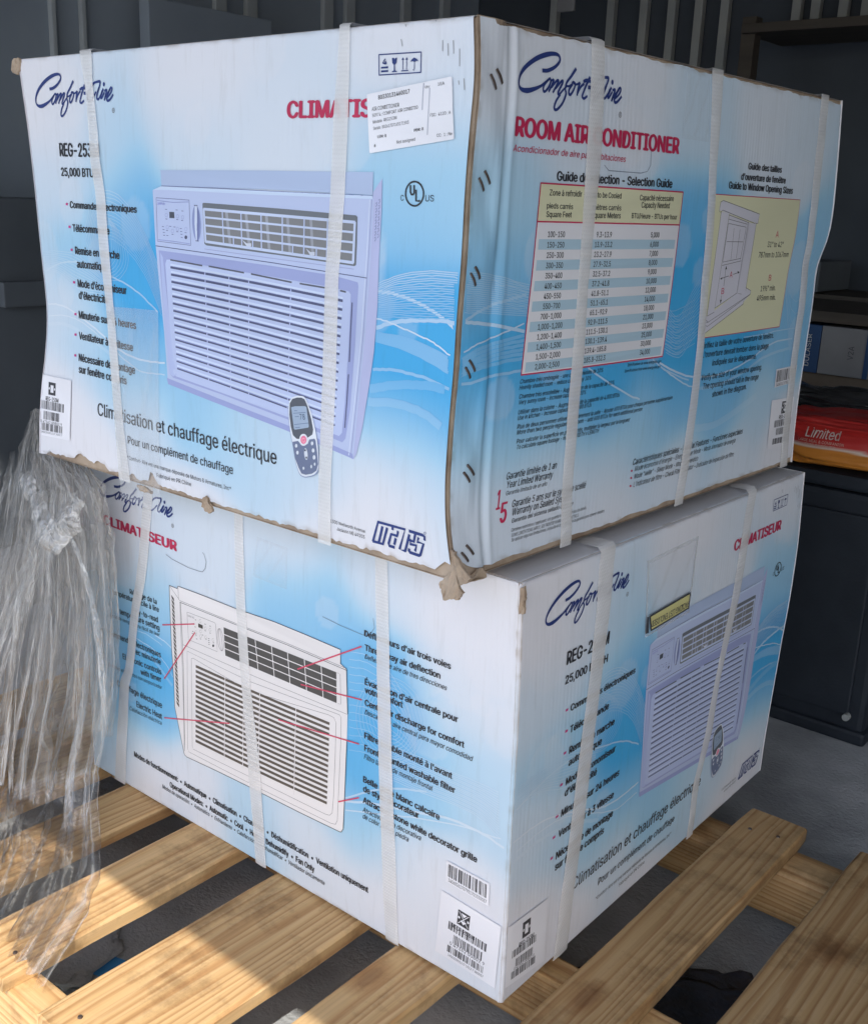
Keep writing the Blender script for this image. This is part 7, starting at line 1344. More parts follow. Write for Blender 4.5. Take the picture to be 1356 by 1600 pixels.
FACES={'A1':dict(w=0.7576,h=0.5300,c=[np.array([-0.79409,-0.06979,0.53521]),np.array([-0.02876,-0.07544,0.53816]),np.array([-0.78936,-0.06860,1.05806]),np.array([-0.03138,-0.08051,1.06018])],el=[(0,0,0,0),(0.025,0.0013,-0,0),(0.05,0.0026,-0,0),(0.075,0.004,-0.0001,0),(0.1,0.0057,-0.0001,0),(0.125,0.008,-0.0001,0),(0.15,0.0107,-0.0002,0),(0.175,0.0137,-0.0002,0),(0.2,0.0171,-0.0003,0),(0.225,0.021,-0.0004,0),(0.25,0.025,-0.0004,0),(0.275,0.0287,-0.0005,0),(0.3,0.032,-0.0006,0),(0.325,0.0349,-0.0006,0),(0.35,0.0372,-0.0006,0),(0.375,0.0387,-0.0007,0),(0.4,0.0391,-0.0007,0),(0.425,0.0386,-0.0007,0),(0.45,0.0375,-0.0006,0),(0.475,0.036,-0.0006,0),(0.5,0.0344,-0.0006,0),(0.525,0.0329,-0.0006,0),(0.55,0.0315,-0.0005,0),(0.575,0.0303,-0.0005,0),(0.6,0.0291,-0.0005,0),(0.625,0.028,-0.0005,0),(0.65,0.0268,-0.0005,0),(0.675,0.0255,-0.0004,0),(0.7,0.0242,-0.0004,0),(0.725,0.0227,-0.0004,0),(0.75,0.0212,-0.0004,0),(0.775,0.0197,-0.0003,0),(0.8,0.0182,-0.0003,0),(0.825,0.0165,-0.0003,0),(0.85,0.0145,-0.0003,0),(0.875,0.0122,-0.0002,0),(0.9,0.0098,-0.0002,0),(0.925,0.0074,-0.0001,0),(0.95,0.0049,-0.0001,0),(0.975,0.0025,-0,0),(1,0,0,0)],er=[(0,0,0,0),(0.025,-0.0031,0.0001,0),(0.05,-0.0062,0.0001,0),(0.075,-0.0092,0.0002,0),(0.1,-0.0116,0.0002,0),(0.125,-0.0133,0.0002,0),(0.15,-0.0143,0.0002,0),(0.175,-0.0149,0.0003,0),(0.2,-0.0151,0.0003,0),(0.225,-0.0148,0.0003,0),(0.25,-0.0142,0.0002,0),(0.275,-0.0136,0.0002,0),(0.3,-0.0129,0.0002,0),(0.325,-0.0121,0.0002,0),(0.35,-0.0112,0.0002,0),(0.375,-0.0102,0.0002,0),(0.4,-0.0093,0.0002,0),(0.425,-0.0087,0.0002,0),(0.45,-0.0082,0.0001,0),(0.475,-0.0077,0.0001,0),(0.5,-0.0071,0.0001,0),(0.525,-0.0064,0.0001,0),(0.55,-0.0056,0.0001,0),(0.575,-0.0048,0.0001,0),(0.6,-0.0042,0.0001,0),(0.625,-0.0037,0.0001,0),(0.65,-0.0034,0.0001,0),(0.675,-0.0031,0.0001,0),(0.7,-0.0028,0,0),(0.725,-0.0023,0,0),(0.75,-0.0017,0,0),(0.775,-0.001,0,0),(0.8,-0.0002,0,0),(0.825,0.0008,-0,0),(0.85,0.0019,-0,0),(0.875,0.0031,-0.0001,0),(0.9,0.0037,-0.0001,0),(0.925,0.0034,-0.0001,0),(0.95,0.0024,-0,0),(0.975,0.0012,-0,0),(1,0,0,0)],pl=6,pr=8,bulge=0.0040,kind='',n=np.array([-0.01724,-0.99985,0.00000])),
'T1':dict(w=0.8244,h=0.5300,c=[np.array([-0.02876,-0.07544,0.53816]),np.array([-0.01699,0.74551,0.53439]),np.array([-0.03138,-0.08051,1.06018]),np.array([-0.01412,0.74695,1.06198])],el=[(0,0,0,0),(0.025,-0.0031,0.0001,0),(0.05,-0.0062,0.0001,0),(0.075,-0.0092,0.0002,0),(0.1,-0.0116,0.0002,0),(0.125,-0.0133,0.0002,0),(0.15,-0.0143,0.0002,0),(0.175,-0.0149,0.0003,0),(0.2,-0.0151,0.0003,0),(0.225,-0.0148,0.0003,0),(0.25,-0.0142,0.0002,0),(0.275,-0.0136,0.0002,0),(0.3,-0.0129,0.0002,0),(0.325,-0.0121,0.0002,0),(0.35,-0.0112,0.0002,0),(0.375,-0.0102,0.0002,0),(0.4,-0.0093,0.0002,0),(0.425,-0.0087,0.0002,0),(0.45,-0.0082,0.0001,0),(0.475,-0.0077,0.0001,0),(0.5,-0.0071,0.0001,0),(0.525,-0.0064,0.0001,0),(0.55,-0.0056,0.0001,0),(0.575,-0.0048,0.0001,0),(0.6,-0.0042,0.0001,0),(0.625,-0.0037,0.0001,0),(0.65,-0.0034,0.0001,0),(0.675,-0.0031,0.0001,0),(0.7,-0.0028,0,0),(0.725,-0.0023,0,0),(0.75,-0.0017,0,0),(0.775,-0.001,0,0),(0.8,-0.0002,0,0),(0.825,0.0008,-0,0),(0.85,0.0019,-0,0),(0.875,0.0031,-0.0001,0),(0.9,0.0037,-0.0001,0),(0.925,0.0034,-0.0001,0),(0.95,0.0024,-0,0),(0.975,0.0012,-0,0),(1,0,0,0)],er=[(0,0,0,0),(0.025,-0,-0.0021,0),(0.05,-0.0001,-0.0042,0),(0.075,-0.0001,-0.006,0),(0.1,-0.0001,-0.0073,0),(0.125,-0.0001,-0.0083,0),(0.15,-0.0002,-0.0091,0),(0.175,-0.0002,-0.0097,0),(0.2,-0.0002,-0.01,0),(0.225,-0.0002,-0.0098,0),(0.25,-0.0002,-0.0093,0),(0.275,-0.0002,-0.0087,0),(0.3,-0.0001,-0.0082,0),(0.325,-0.0001,-0.0077,0),(0.35,-0.0001,-0.0072,0),(0.375,-0.0001,-0.0068,0),(0.4,-0.0001,-0.0064,0),(0.425,-0.0001,-0.006,0),(0.45,-0.0001,-0.0058,0),(0.475,-0.0001,-0.0062,0),(0.5,-0.0001,-0.0072,0),(0.525,-0.0001,-0.0085,0),(0.55,-0.0002,-0.0089,0),(0.575,-0.0001,-0.0053,0),(0.6,0.0001,0.0037,0),(0.625,0.0002,0.0137,0),(0.65,0.0003,0.0198,0),(0.675,0.0004,0.0223,0),(0.7,0.0004,0.0233,0),(0.725,0.0004,0.0231,0),(0.75,0.0004,0.0218,0),(0.775,0.0003,0.02,0),(0.8,0.0003,0.0181,0),(0.825,0.0003,0.0162,0),(0.85,0.0002,0.0142,0),(0.875,0.0002,0.0119,0),(0.9,0.0002,0.0095,0),(0.925,0.0001,0.0072,0),(0.95,0.0001,0.0048,0),(0.975,0,0.0024,0),(1,0,0,0)],pl=8,pr=8,bulge=0.0060,kind='flap',n=np.array([0.99985,-0.01724,0.00000])),
'D2':dict(w=0.8244,h=0.5300,c=[np.array([-0.81620,0.00630,0.00000]),np.array([0.00405,0.00480,0.00410]),np.array([-0.81620,0.00630,0.53000]),np.array([-0.00154,-0.00243,0.52681])],el=[(0,0,0,0),(1,0,0,0)],er=[(0,0,0,0),(0.025,0.0001,0,0),(0.05,0.0003,0,0),(0.075,0.0004,0,0),(0.1,0.0006,0,0),(0.125,0.0007,0,0),(0.15,0.0009,0,0),(0.175,0.001,0,0),(0.2,0.0011,0,0),(0.225,0.0012,0,0),(0.25,0.0012,0,0),(0.275,0.0012,0,0),(0.3,0.0012,0,0),(0.325,0.0011,0,0),(0.35,0.0011,0,0),(0.375,0.0011,0,0),(0.4,0.0011,0,0),(0.425,0.0012,0,0),(0.45,0.0012,0,0),(0.475,0.0014,0,0),(0.5,0.0016,0,0),(0.525,0.0017,0,0),(0.55,0.0019,0,0),(0.575,0.0021,0,0),(0.6,0.0023,0,0),(0.625,0.0024,0,0),(0.65,0.0026,0,0),(0.675,0.0026,0,0),(0.7,0.0026,0,0),(0.725,0.0025,0,0),(0.75,0.0023,0,0),(0.775,0.0022,0,0),(0.8,0.0021,0,0),(0.825,0.002,0,0),(0.85,0.0019,0,0),(0.875,0.0017,0,0),(0.9,0.0014,0,0),(0.925,0.0011,0,0),(0.95,0.0007,0,0),(0.975,0.0004,0,0),(1,0,0,0)],pl=6,pr=6,bulge=0.0040,kind='',n=np.array([0.00000,-1.00000,0.00000])),
'A2':dict(w=0.7576,h=0.5300,c=[np.array([0.00405,0.00480,0.00410]),np.array([-0.00401,0.75337,0.00000]),np.array([-0.00154,-0.00243,0.52681]),np.array([0.00157,0.75518,0.51990])],el=[(0,0,0,0),(0.025,0.0001,0,0),(0.05,0.0003,0,0),(0.075,0.0004,0,0),(0.1,0.0006,0,0),(0.125,0.0007,0,0),(0.15,0.0009,0,0),(0.175,0.001,0,0),(0.2,0.0011,0,0),(0.225,0.0012,0,0),(0.25,0.0012,0,0),(0.275,0.0012,0,0),(0.3,0.0012,0,0),(0.325,0.0011,0,0),(0.35,0.0011,0,0),(0.375,0.0011,0,0),(0.4,0.0011,0,0),(0.425,0.0012,0,0),(0.45,0.0012,0,0),(0.475,0.0014,0,0),(0.5,0.0016,0,0),(0.525,0.0017,0,0),(0.55,0.0019,0,0),(0.575,0.0021,0,0),(0.6,0.0023,0,0),(0.625,0.0024,0,0),(0.65,0.0026,0,0),(0.675,0.0026,0,0),(0.7,0.0026,0,0),(0.725,0.0025,0,0),(0.75,0.0023,0,0),(0.775,0.0022,0,0),(0.8,0.0021,0,0),(0.825,0.002,0,0),(0.85,0.0019,0,0),(0.875,0.0017,0,0),(0.9,0.0014,0,0),(0.925,0.0011,0,0),(0.95,0.0007,0,0),(0.975,0.0004,0,0),(1,0,0,0)],er=[(0,0,0,0),(0.025,0,-0.0002,0),(0.05,0,-0.0004,0),(0.075,0,-0.0006,0),(0.1,0,-0.0008,0),(0.125,0,-0.0007,0),(0.15,0,-0.0002,0),(0.175,0,0.0005,0),(0.2,0,0.0013,0),(0.225,0,0.0021,0),(0.25,0,0.003,0),(0.275,0,0.0039,0),(0.3,0,0.0048,0),(0.325,0,0.0057,0),(0.35,0,0.0066,0),(0.375,0,0.0075,0),(0.4,0,0.0084,0),(0.425,0,0.0093,0),(0.45,0,0.0104,0),(0.475,0,0.0117,0),(0.5,0,0.0132,0),(0.525,0,0.0148,0),(0.55,0,0.0162,0),(0.575,0,0.0172,0),(0.6,0,0.0178,0),(0.625,0,0.018,0),(0.65,0,0.0182,0),(0.675,0,0.0183,0),(0.7,0,0.0182,0),(0.725,0,0.0179,0),(0.75,0,0.0176,0),(0.775,0,0.0168,0),(0.8,0,0.0154,0),(0.825,0,0.0135,0),(0.85,0,0.0116,0),(0.875,0,0.0097,0),(0.9,0,0.0077,0),(0.925,0,0.0058,0),(0.95,0,0.0039,0),(0.975,0,0.0019,0),(1,0,0,0)],pl=6,pr=6,bulge=0.0030,kind='',n=np.array([1.00000,0.00000,0.00000]))}
UP_OX,UP_OY,UP_TH,WA,WB,HB=-0.0305,-0.0799,-0.01725,0.7576,0.8244,0.530
FLAPS=[('A1',[(759.5,15.1,3),(765.1,1.6,7),(771.7,-5.3,8),(766.2,-13.6,8),(757.4,-14.2,9),(748.6,-18.8,8),(741,-9.8,5),(736.7,-4.1,3),(745.3,5,2)]),('A1',[(757.1,36.1,2),(765.4,32.7,5),(773.3,24.2,8),(785.5,13.8,10),(781.2,9.8,12),(769.7,3.3,11),(761.3,16,5),(756.9,28.8,2)]),('T1',[(14.9,3.2,3),(32.3,11.3,5),(46.5,-3.6,3),(19.8,1.3,5),(7.5,0.8,5),(11.2,2,4)]),('D2',[(823.2,523.1,1),(830,528.3,3),(832.4,519.6,3),(828.7,507.9,2),(829.4,497.5,1),(823,495.5,0.5)]),('A1',[(364.6,5.1,4),(369.9,12,4),(374.8,13,4),(373,4.4,4),(382.4,1.5,4),(387,-2.4,4),(378.5,-8.4,4),(367.7,-4.1,4)]),('A1',[(232.4,-0.3,2),(246.1,-0.2,2),(259.3,-3.6,2),(264.5,-6.8,2),(251.1,-7.9,2),(237.6,-6.3,2)]),('A1',[(-4.2,529.9,3),(7,530.9,3),(8.9,526.1,3),(3.1,516.9,3),(-2.2,510.1,3),(-10.9,512.8,3),(-15.8,517.8,3),(-4.9,522,3)])]
TAPE_T=[(370.7,526.9),(424.1,524.3),(432.2,450.1),(367.6,450.3)]
TAPE_A=[(176.7,226.8),(292.2,231.2),(280.6,-29.7),(197.5,-24.5)]
TAPE_D=[(408.5,484.5),(466.7,483),(466.2,427.7),(401.2,428.9)]
FILMROWS=[(640,58,84,-0.04,-0.045),(700,40,104,-0.045,-0.05),(765,26,150,-0.055,-0.06),(850,8,166,-0.06,-0.055),(950,-25,178,-0.06,-0.05),(1080,-60,182,-0.06,-0.045),(1200,-90,168,-0.08,-0.06),(1300,-105,167,-0.1,-0.105),(1385,-110,166,-0.14,-0.155),(1450,-120,150,-0.19,-0.21),(1570,-130,85,-0.27,-0.32)]
# artwork of the picture side, shifted to where it sits on the lower carton
WARP = np.array([(33,472,24.1,-3.2),(211,472,21.5,-1.9),(81,409,13.9,2.3),(81,385,10.4,-1.9),(98,345,2.3,-0.4),(253,344,1.6,2.6),(217,130,-10.3,3.6),(149,80,-2.7,1.7),(485,76,1.9,6.3),(422,50,3.1,3.3),(619,354,-13.8,8.2),(382,314,-3.3,9.6),(305,143,-5.2,9.9),(545,70,4.6,6.5),(646,19,18.9,8.5),(720,42,17.2,9.0),(692,377,-11.6,6.7),(693,502,11.1,-0.7),(642,485,8.6,0.7),(516,448,10.5,0.9)]
)
def warp(u, v):
    d = (u[:, None] - WARP[None, :, 0]) ** 2 + (v[:, None] - WARP[None, :, 1]) ** 2
    w = np.exp(-d / (2 * 110.0 ** 2)) + 1e-6; w /= w.sum(1, keepdims=True)
    return u + (w * WARP[None, :, 2]).sum(1), v + (w * WARP[None, :, 3]).sum(1)

# ======================================================================= printed artwork -> flat triangles lying on the bent cardboard
_font = None
try:                                              # Blender's own bundled grotesque, else its built-in font
    import os
    _font = bpy.data.fonts.load(os.path.join(bpy.utils.system_resource('DATAFILES'), 'fonts', 'Inter.woff2'))
except Exception:
    _font = None
def glyphs(s, st):
    key = (s, st)
    cu = bpy.data.curves.new('t', 'FONT'); cu.body = s; cu.size = 1.0; cu.resolution_u = 3
    if _font: cu.font = _font
    o = bpy.data.objects.new('t', cu); COL.objects.link(o)
    dg = bpy.context.evaluated_depsgraph_get(); me = o.evaluated_get(dg).to_mesh()
    n = len(me.vertices); V = np.empty(n * 3, np.float32); me.vertices.foreach_get('co', V); V = V.reshape(-1, 3)[:, :2].astype(float)
    me.calc_loop_triangles(); T = np.empty(len(me.loop_triangles) * 3, np.int32); me.loop_triangles.foreach_get('vertices', T)
    o.evaluated_get(dg).to_mesh_clear(); bpy.data.objects.remove(o); bpy.data.curves.remove(cu)
    T = T.reshape(-1, 3)
    d = {'cb': .034, 'x': .045, 'b': .018, 'bi': .006, 'si': .03, 'ci': .008, 'c': .008}.get(st, 0)
    if d:                                         # heavier weights: the same outline printed again slightly to either side
        n = len(V); sh = ((-d, .0), (d, .0), (0, 0), (0, d * .35), (0, -d * .35)) if st in ('cb', 'x', 'b', 'bi') else ((-d, 0), (d, 0))
        V = np.concatenate([V + np.array(k) for k in sh]); T = np.concatenate([T + n * k for k in range(len(sh))])
    return V, T
_gc = {}
def glyphs_c(s, st):
    if (s, st) not in _gc: _gc[(s, st)] = glyphs(s, st)
    return _gc[(s, st)]
_caps = {}
def cap_of(st):
    if st not in _caps: V, _ = glyphs_c('H', st); _caps[st] = (V[:, 1].min(), V[:, 1].max())
    return _caps[st]

class Art:
    """collects triangles in cardboard millimetres, with an offset and a colour per vertex"""
    def __init__(s): s.V = []; s.T = []; s.C = []; s.O = []; s.n = 0
    def add(s, uv, tris, col, off):
        uv = np.asarray(uv, float); s.V.append(uv); s.T.append(np.asarray(tris, int) + s.n); s.n += len(uv)
        col = np.asarray(col, float)
        s.C.append(np.tile(col, (len(uv), 1)) if col.ndim == 1 else col); s.O.append(np.zeros(len(uv)) + off)
    def text(s, t):
        F, string, u0, v0, u1, v1, h, st, col, lay, g = t
        V, T = glyphs_c(string, st)
        if not len(V): return
        lo, hi = cap_of(st); x0, x1 = V[:, 0].min(), V[:, 0].max(); Lg = math.hypot(u1 - u0, v1 - v0)
        X = (V[:, 0] - x0) / (x1 - x0) * Lg; Y = (V[:, 1] - 0) / (hi) * h
        if st.endswith('i'): X = (X + Y * .22) * (Lg / (Lg + h * .22))
        ca, sa = (u1 - u0) / Lg, (v1 - v0) / Lg
        k_ = {'cb': 5, 'x': 5, 'b': 5, 'bi': 5, 'si': 2, 'ci': 2, 'c': 2}.get(st, 1)
        s.add(np.stack([u0 + X * ca - Y * sa, v0 + X * sa + Y * ca], 1), T, ink(col), off_of(lay) + .00009 + .000012 * np.repeat(np.arange(k_), len(X) // k_))
    def poly(s, pts, col, lay):
        P3 = [Vector((p[0], p[1], 0)) for p in pts]; tr = tessellate_polygon([P3])
        s.add(pts, tr, ink(col), off_of(lay))
    def line(s, pts, w, col, lay, alpha=None, taper=None):
        pts = np.asarray(pts, float); d = np.gradient(pts, axis=0); d /= np.maximum(np.linalg.norm(d, axis=1), 1e-9)[:, None]
        closed = np.hypot(*(pts[0] - pts[-1])) < 1e-6
        if closed: t = d[0] + d[-1]; t /= np.linalg.norm(t) + 1e-9; d[0] = d[-1] = t
        nrm = np.stack([-d[:, 1], d[:, 0]], 1); w = np.asarray(w, float) / 2
        if w.ndim: w = w[:, None]
        if not closed:
            e = float(np.mean(w)) * .35; pts = pts.copy(); pts[0] -= d[0] * e; pts[-1] += d[-1] * e
        A = pts + nrm * w; B = pts - nrm * w; n = len(pts)
        V = np.concatenate([A, B]); T = []
        for i in range(n - 1): T += [(i, n + i, n + i + 1), (i, n + i + 1, i + 1)]
        s.add(V, T, ink(col) if alpha is None else (alpha, alpha, alpha), off_of(lay))
    def arrays(s, maxlen=18.0):
        V = np.concatenate(s.V); T = np.concatenate(s.T); C = np.concatenate(s.C); O = np.concatenate(s.O)
        C = C * (1 + .045 * np.sin(V[:, 0] * .031 + V[:, 1] * .017) + .035 * np.sin(V[:, 1] * .05 - V[:, 0] * .021))[:, None] if len(C) else C
        for _ in range(14):
            a, b, c = V[T[:, 0]], V[T[:, 1]], V[T[:, 2]]
            l = np.stack([np.hypot(*(a - b).T), np.hypot(*(b - c).T), np.hypot(*(c - a).T)], 1)
            k = l.argmax(1); big = l.max(1) > maxlen
            if not big.any(): break
            Tb = T[big]; kb = k[big]; r = np.arange(len(Tb))
            p, q, o = Tb[r, kb], Tb[r, (kb + 1) % 3], Tb[r, (kb + 2) % 3]
            m = len(V) + r
            V = np.concatenate([V, (V[p] + V[q]) / 2]); C = np.concatenate([C, (C[p] + C[q]) / 2]); O = np.concatenate([O, O[p]])
            T = np.concatenate([T[~big], np.stack([p, m, o], 1), np.stack([m, q, o], 1)])
        return V, T, C, O
def off_of(lay): return .00065 + .00011 * lay

def cat(points, n=6):
    P_ = [2 * np.array(points[0]) - np.array(points[1])] + [np.array(p, float) for p in points] + [2 * np.array(points[-1]) - np.array(points[-2])]; o = []
    for i in range(1, len(P_) - 2):
        a, b, c, e = P_[i - 1:i + 3]
        for k in range(n):
            t = k / n; o.append(.5 * ((2 * b) + (c - a) * t + (2 * a - 5 * b + 4 * c - e) * t * t + (3 * b - a - 3 * c + e) * t ** 3))
    o.append(P_[-2]); return np.array(o)
def pairs(fl): return np.array(fl, float).reshape(-1, 2)

def face_art(face):
    """{group: Art} for opaque print and an Art of translucent waves"""
    src = 'A1' if face == 'A2' else face
    arts = {}; wav = Art()
    get = lambda g: arts.setdefault(g, Art())
    own = lambda F, g: (F == face) or (face == 'A2' and F == 'A1' and g == '')
    A = None
    for (F, col, lay, pts, g) in POLY:
        if own(F, g): tmp = get((g, F)); tmp.poly(pairs(pts), col, lay)
    for (F, col, lay, w, pts, g) in LINE:
        if own(F, g): get((g, F)).line(pairs(pts), w, col, lay)
    for t in TEXT:
        if own(t[0], t[10]): get((t[10], t[0])).text(t)
    for (F, w, a, pts) in WAVE:
        if F == src: wav.line(pairs(pts), w, None, -3.2 + .006 * len(wav.V), alpha=a)
    for (F, x, y, s) in LOGOAT:
        if F == src:
            ar = get(('', F))
            for pts, ws in LOGO:
                c = cat(pts, 6); wf = np.interp(np.linspace(0, 1, len(c)), np.linspace(0, 1, len(ws)), ws) * .74
                ar.line(np.array([x, y]) + c * s, wf * s * .82, 'navy', 0)
            th = np.linspace(0, 6.283, 14)[:-1]
            ar.poly(np.stack([x + s * (LOGODOT[0] + 2.2 * np.cos(th)), y + s * (LOGODOT[1] + 2.6 * np.sin(th))], 1), 'navy', 0)
            th = np.linspace(0, 6.283, 17); cx, cy = x + s * 177.5, y + s * 4.5
            ar.line(np.stack([cx + 2.6 * np.cos(th), cy + 2.6 * np.sin(th)], 1), .6, 'g2', 0)
            ar.text((F, 'R', cx - 1, cy - 1.3, cx + 1.2, cy - 1.3, 2.7, 'r', 'g2', 0, ''))
    return arts, wav

def art_to_mesh(face, V, O, F_key):
    if face == 'A2' and F_key == 'A1':
        u, v = warp(V[:, 0], V[:, 1])
    else: u, v = V[:, 0], V[:, 1]
    return P(FACES[face], u, v, O + roll_off(face, u, v))

ROLL = dict(A1=(5, 0, 0, 4), T1=(0, 6, 0, 0), D2=(3, 5, 2, 5), A2=(5, 5, 3, 7))     # mm radius at left, right, bottom, top
def roll_off(face, u, v):
    F = FACES[face]; w = F['w'] * 1000; h = F['h'] * 1000; l, r, b, t = ROLL[face]; o = np.zeros_like(np.asarray(u, float))
    for d, R in ((u, l), (w - u, r), (v, b), (h - v, t)):
        if R:
            k = np.clip((R - d) / R, 0, 1); o -= R / 1000 * (1 - np.sqrt(np.clip(1 - k * k, 0, 1)))
    return o

def blueness(src, u, v):
    pts = np.array(BG[src]); d = (u[:, None] - pts[None, :, 0]) ** 2 + ((v[:, None] - pts[None, :, 1]) * 1.15) ** 2
    w = np.exp(-d / (2 * 38.0 ** 2)) + np.exp(-d / (2 * 90.0 ** 2)) * .03 + 1e-9
    return (w * pts[None, :, 2]).sum(1) / w.sum(1)

def sheet_colour(src, u, v):
    k = np.clip(blueness(src, u, v) * 1.14 + .015, 0, 1)[:, None]
    white = np.array((.785, .765, .80)); mid = np.array((.38, .62, .80)); blue = np.array((.06, .40, .75))
    return np.where(k < .45, white + (mid - white) * (k / .45), mid + (blue - mid) * ((k - .45) / .55))

# ======================================================================= materials
def make_coated():
    """coated white corrugated board; print colour comes from the sheet's own colour layer"""
    m, nt, b = new_mat('coated_cardboard'); L = nt.links
    at = nd(nt, 'ShaderNodeAttribute'); at.attribute_name = 'tint'
    uv = nd(nt, 'ShaderNodeAttribute'); uv.attribute_name = 'sheet'
    # scuffs
    mp = nd(nt, 'ShaderNodeMapping'); mp.inputs['Scale'].default_value = (60, 7, 1); L.new(uv.outputs['Vector'], mp.inputs[0])
    n = nd(nt, 'ShaderNodeTexNoise'); n.inputs['Scale'].default_value = 1.6; n.inputs['Detail'].default_value = 9; n.inputs['Roughness'].default_value = .65; L.new(mp.outputs[0], n.inputs[0])
    r = ramp(nt, [(.30, (.86, .85, .83)), (.46, (1, 1, 1)), (.62, (1, 1, 1)), (.85, (1.0, 1.0, 1.0))]); L.new(n.outputs[0], r.inputs[0])
    mx = nd(nt, 'ShaderNodeMix', data_type='RGBA', blend_type='MULTIPLY'); mx.inputs[0].default_value = .5
    L.new(at.outputs['Color'], mx.inputs[6]); L.new(r.outputs[0], mx.inputs[7]); L.new(mx.outputs[2], b.inputs['Base Color'])
    # flutes
    sp = nd(nt, 'ShaderNodeSeparateXYZ'); L.new(uv.outputs['Vector'], sp.inputs[0])
    mu = nd(nt, 'ShaderNodeMath', operation='MULTIPLY'); mu.inputs[1].default_value = 2 * math.pi / .0075; L.new(sp.outputs[0], mu.inputs[0])
    si = nd(nt, 'ShaderNodeMath', operation='SINE'); L.new(mu.outputs[0], si.inputs[0])
    n3 = nd(nt, 'ShaderNodeTexNoise'); n3.inputs['Scale'].default_value = 7; n3.inputs['Detail'].default_value = 3; L.new(uv.outputs['Vector'], n3.inputs[0])
    r3 = ramp(nt, [(.38, (0, 0, 0)), (.68, (1, 1, 1))]); L.new(n3.outputs[0], r3.inputs[0])
    pm = nd(nt, 'ShaderNodeMath', operation='MULTIPLY'); sf = nd(nt, 'ShaderNodeMath', operation='MULTIPLY'); sf.inputs[1].default_value = .45; L.new(si.outputs[0], sf.inputs[0]); L.new(sf.outputs[0], pm.inputs[0]); L.new(r3.outputs[0], pm.inputs[1])
    n4 = nd(nt, 'ShaderNodeTexNoise'); n4.inputs['Scale'].default_value = 16; n4.inputs['Detail'].default_value = 5; L.new(uv.outputs['Vector'], n4.inputs[0])
    mp5 = nd(nt, 'ShaderNodeMapping'); mp5.inputs['Scale'].default_value = (55, 4, 1); L.new(uv.outputs['Vector'], mp5.inputs[0])
    n5 = nd(nt, 'ShaderNodeTexNoise'); n5.inputs['Scale'].default_value = 1; n5.inputs['Detail'].default_value = 4; L.new(mp5.outputs[0], n5.inputs[0])
    ad = nd(nt, 'ShaderNodeMath', operation='MULTIPLY_ADD'); ad.inputs[1].default_value = 4.5; L.new(n4.outputs[0], ad.inputs[0]); L.new(pm.outputs[0], ad.inputs[2])
    ad2 = nd(nt, 'ShaderNodeMath', operation='MULTIPLY_ADD'); ad2.inputs[1].default_value = 3.5; L.new(n5.outputs[0], ad2.inputs[0]); L.new(ad.outputs[0], ad2.inputs[2])
    bp = nd(nt, 'ShaderNodeBump'); bp.inputs['Strength'].default_value = .30; bp.inputs['Distance'].default_value = .0005; L.new(ad2.outputs[0], bp.inputs['Height'])
    L.new(bp.outputs[0], b.inputs['Normal'])
    b.inputs['Roughness'].default_value = .42; b.inputs['Specular IOR Level'].default_value = .35
    return m
def make_ink():
    m, nt, b = new_mat('printing_ink'); L = nt.links
    at = nd(nt, 'ShaderNodeAttribute'); at.attribute_name = 'tint'; L.new(at.outputs['Color'], b.inputs['Base Color'])
    b.inputs['Roughness'].default_value = .42; b.inputs['Specular IOR Level'].default_value = .35
    return m
def make_kraft():
    m, nt, b = new_mat('kraft_cardboard'); L = nt.links
    co = coords(nt); n = nd(nt, 'ShaderNodeTexNoise'); n.inputs['Scale'].default_value = 25; n.inputs['Detail'].default_value = 10; L.new(co, n.inputs[0])
    r = ramp(nt, [(.3, (.25, .18, .13)), (.5, (.39, .30, .22)), (.72, (.50, .40, .31))]); L.new(n.outputs[0], r.inputs[0]); L.new(r.outputs[0], b.inputs['Base Color'])
    n2 = nd(nt, 'ShaderNodeTexNoise'); n2.inputs['Scale'].default_value = 160; n2.inputs['Detail'].default_value = 6; L.new(co, n2.inputs[0])
    bp = nd(nt, 'ShaderNodeBump'); bp.inputs['Strength'].default_value = .5; bp.inputs['Distance'].default_value = .002; L.new(n2.outputs[0], bp.inputs['Height']); L.new(bp.outputs[0], b.inputs['Normal'])
    b.inputs['Roughness'].default_value = .85; return m
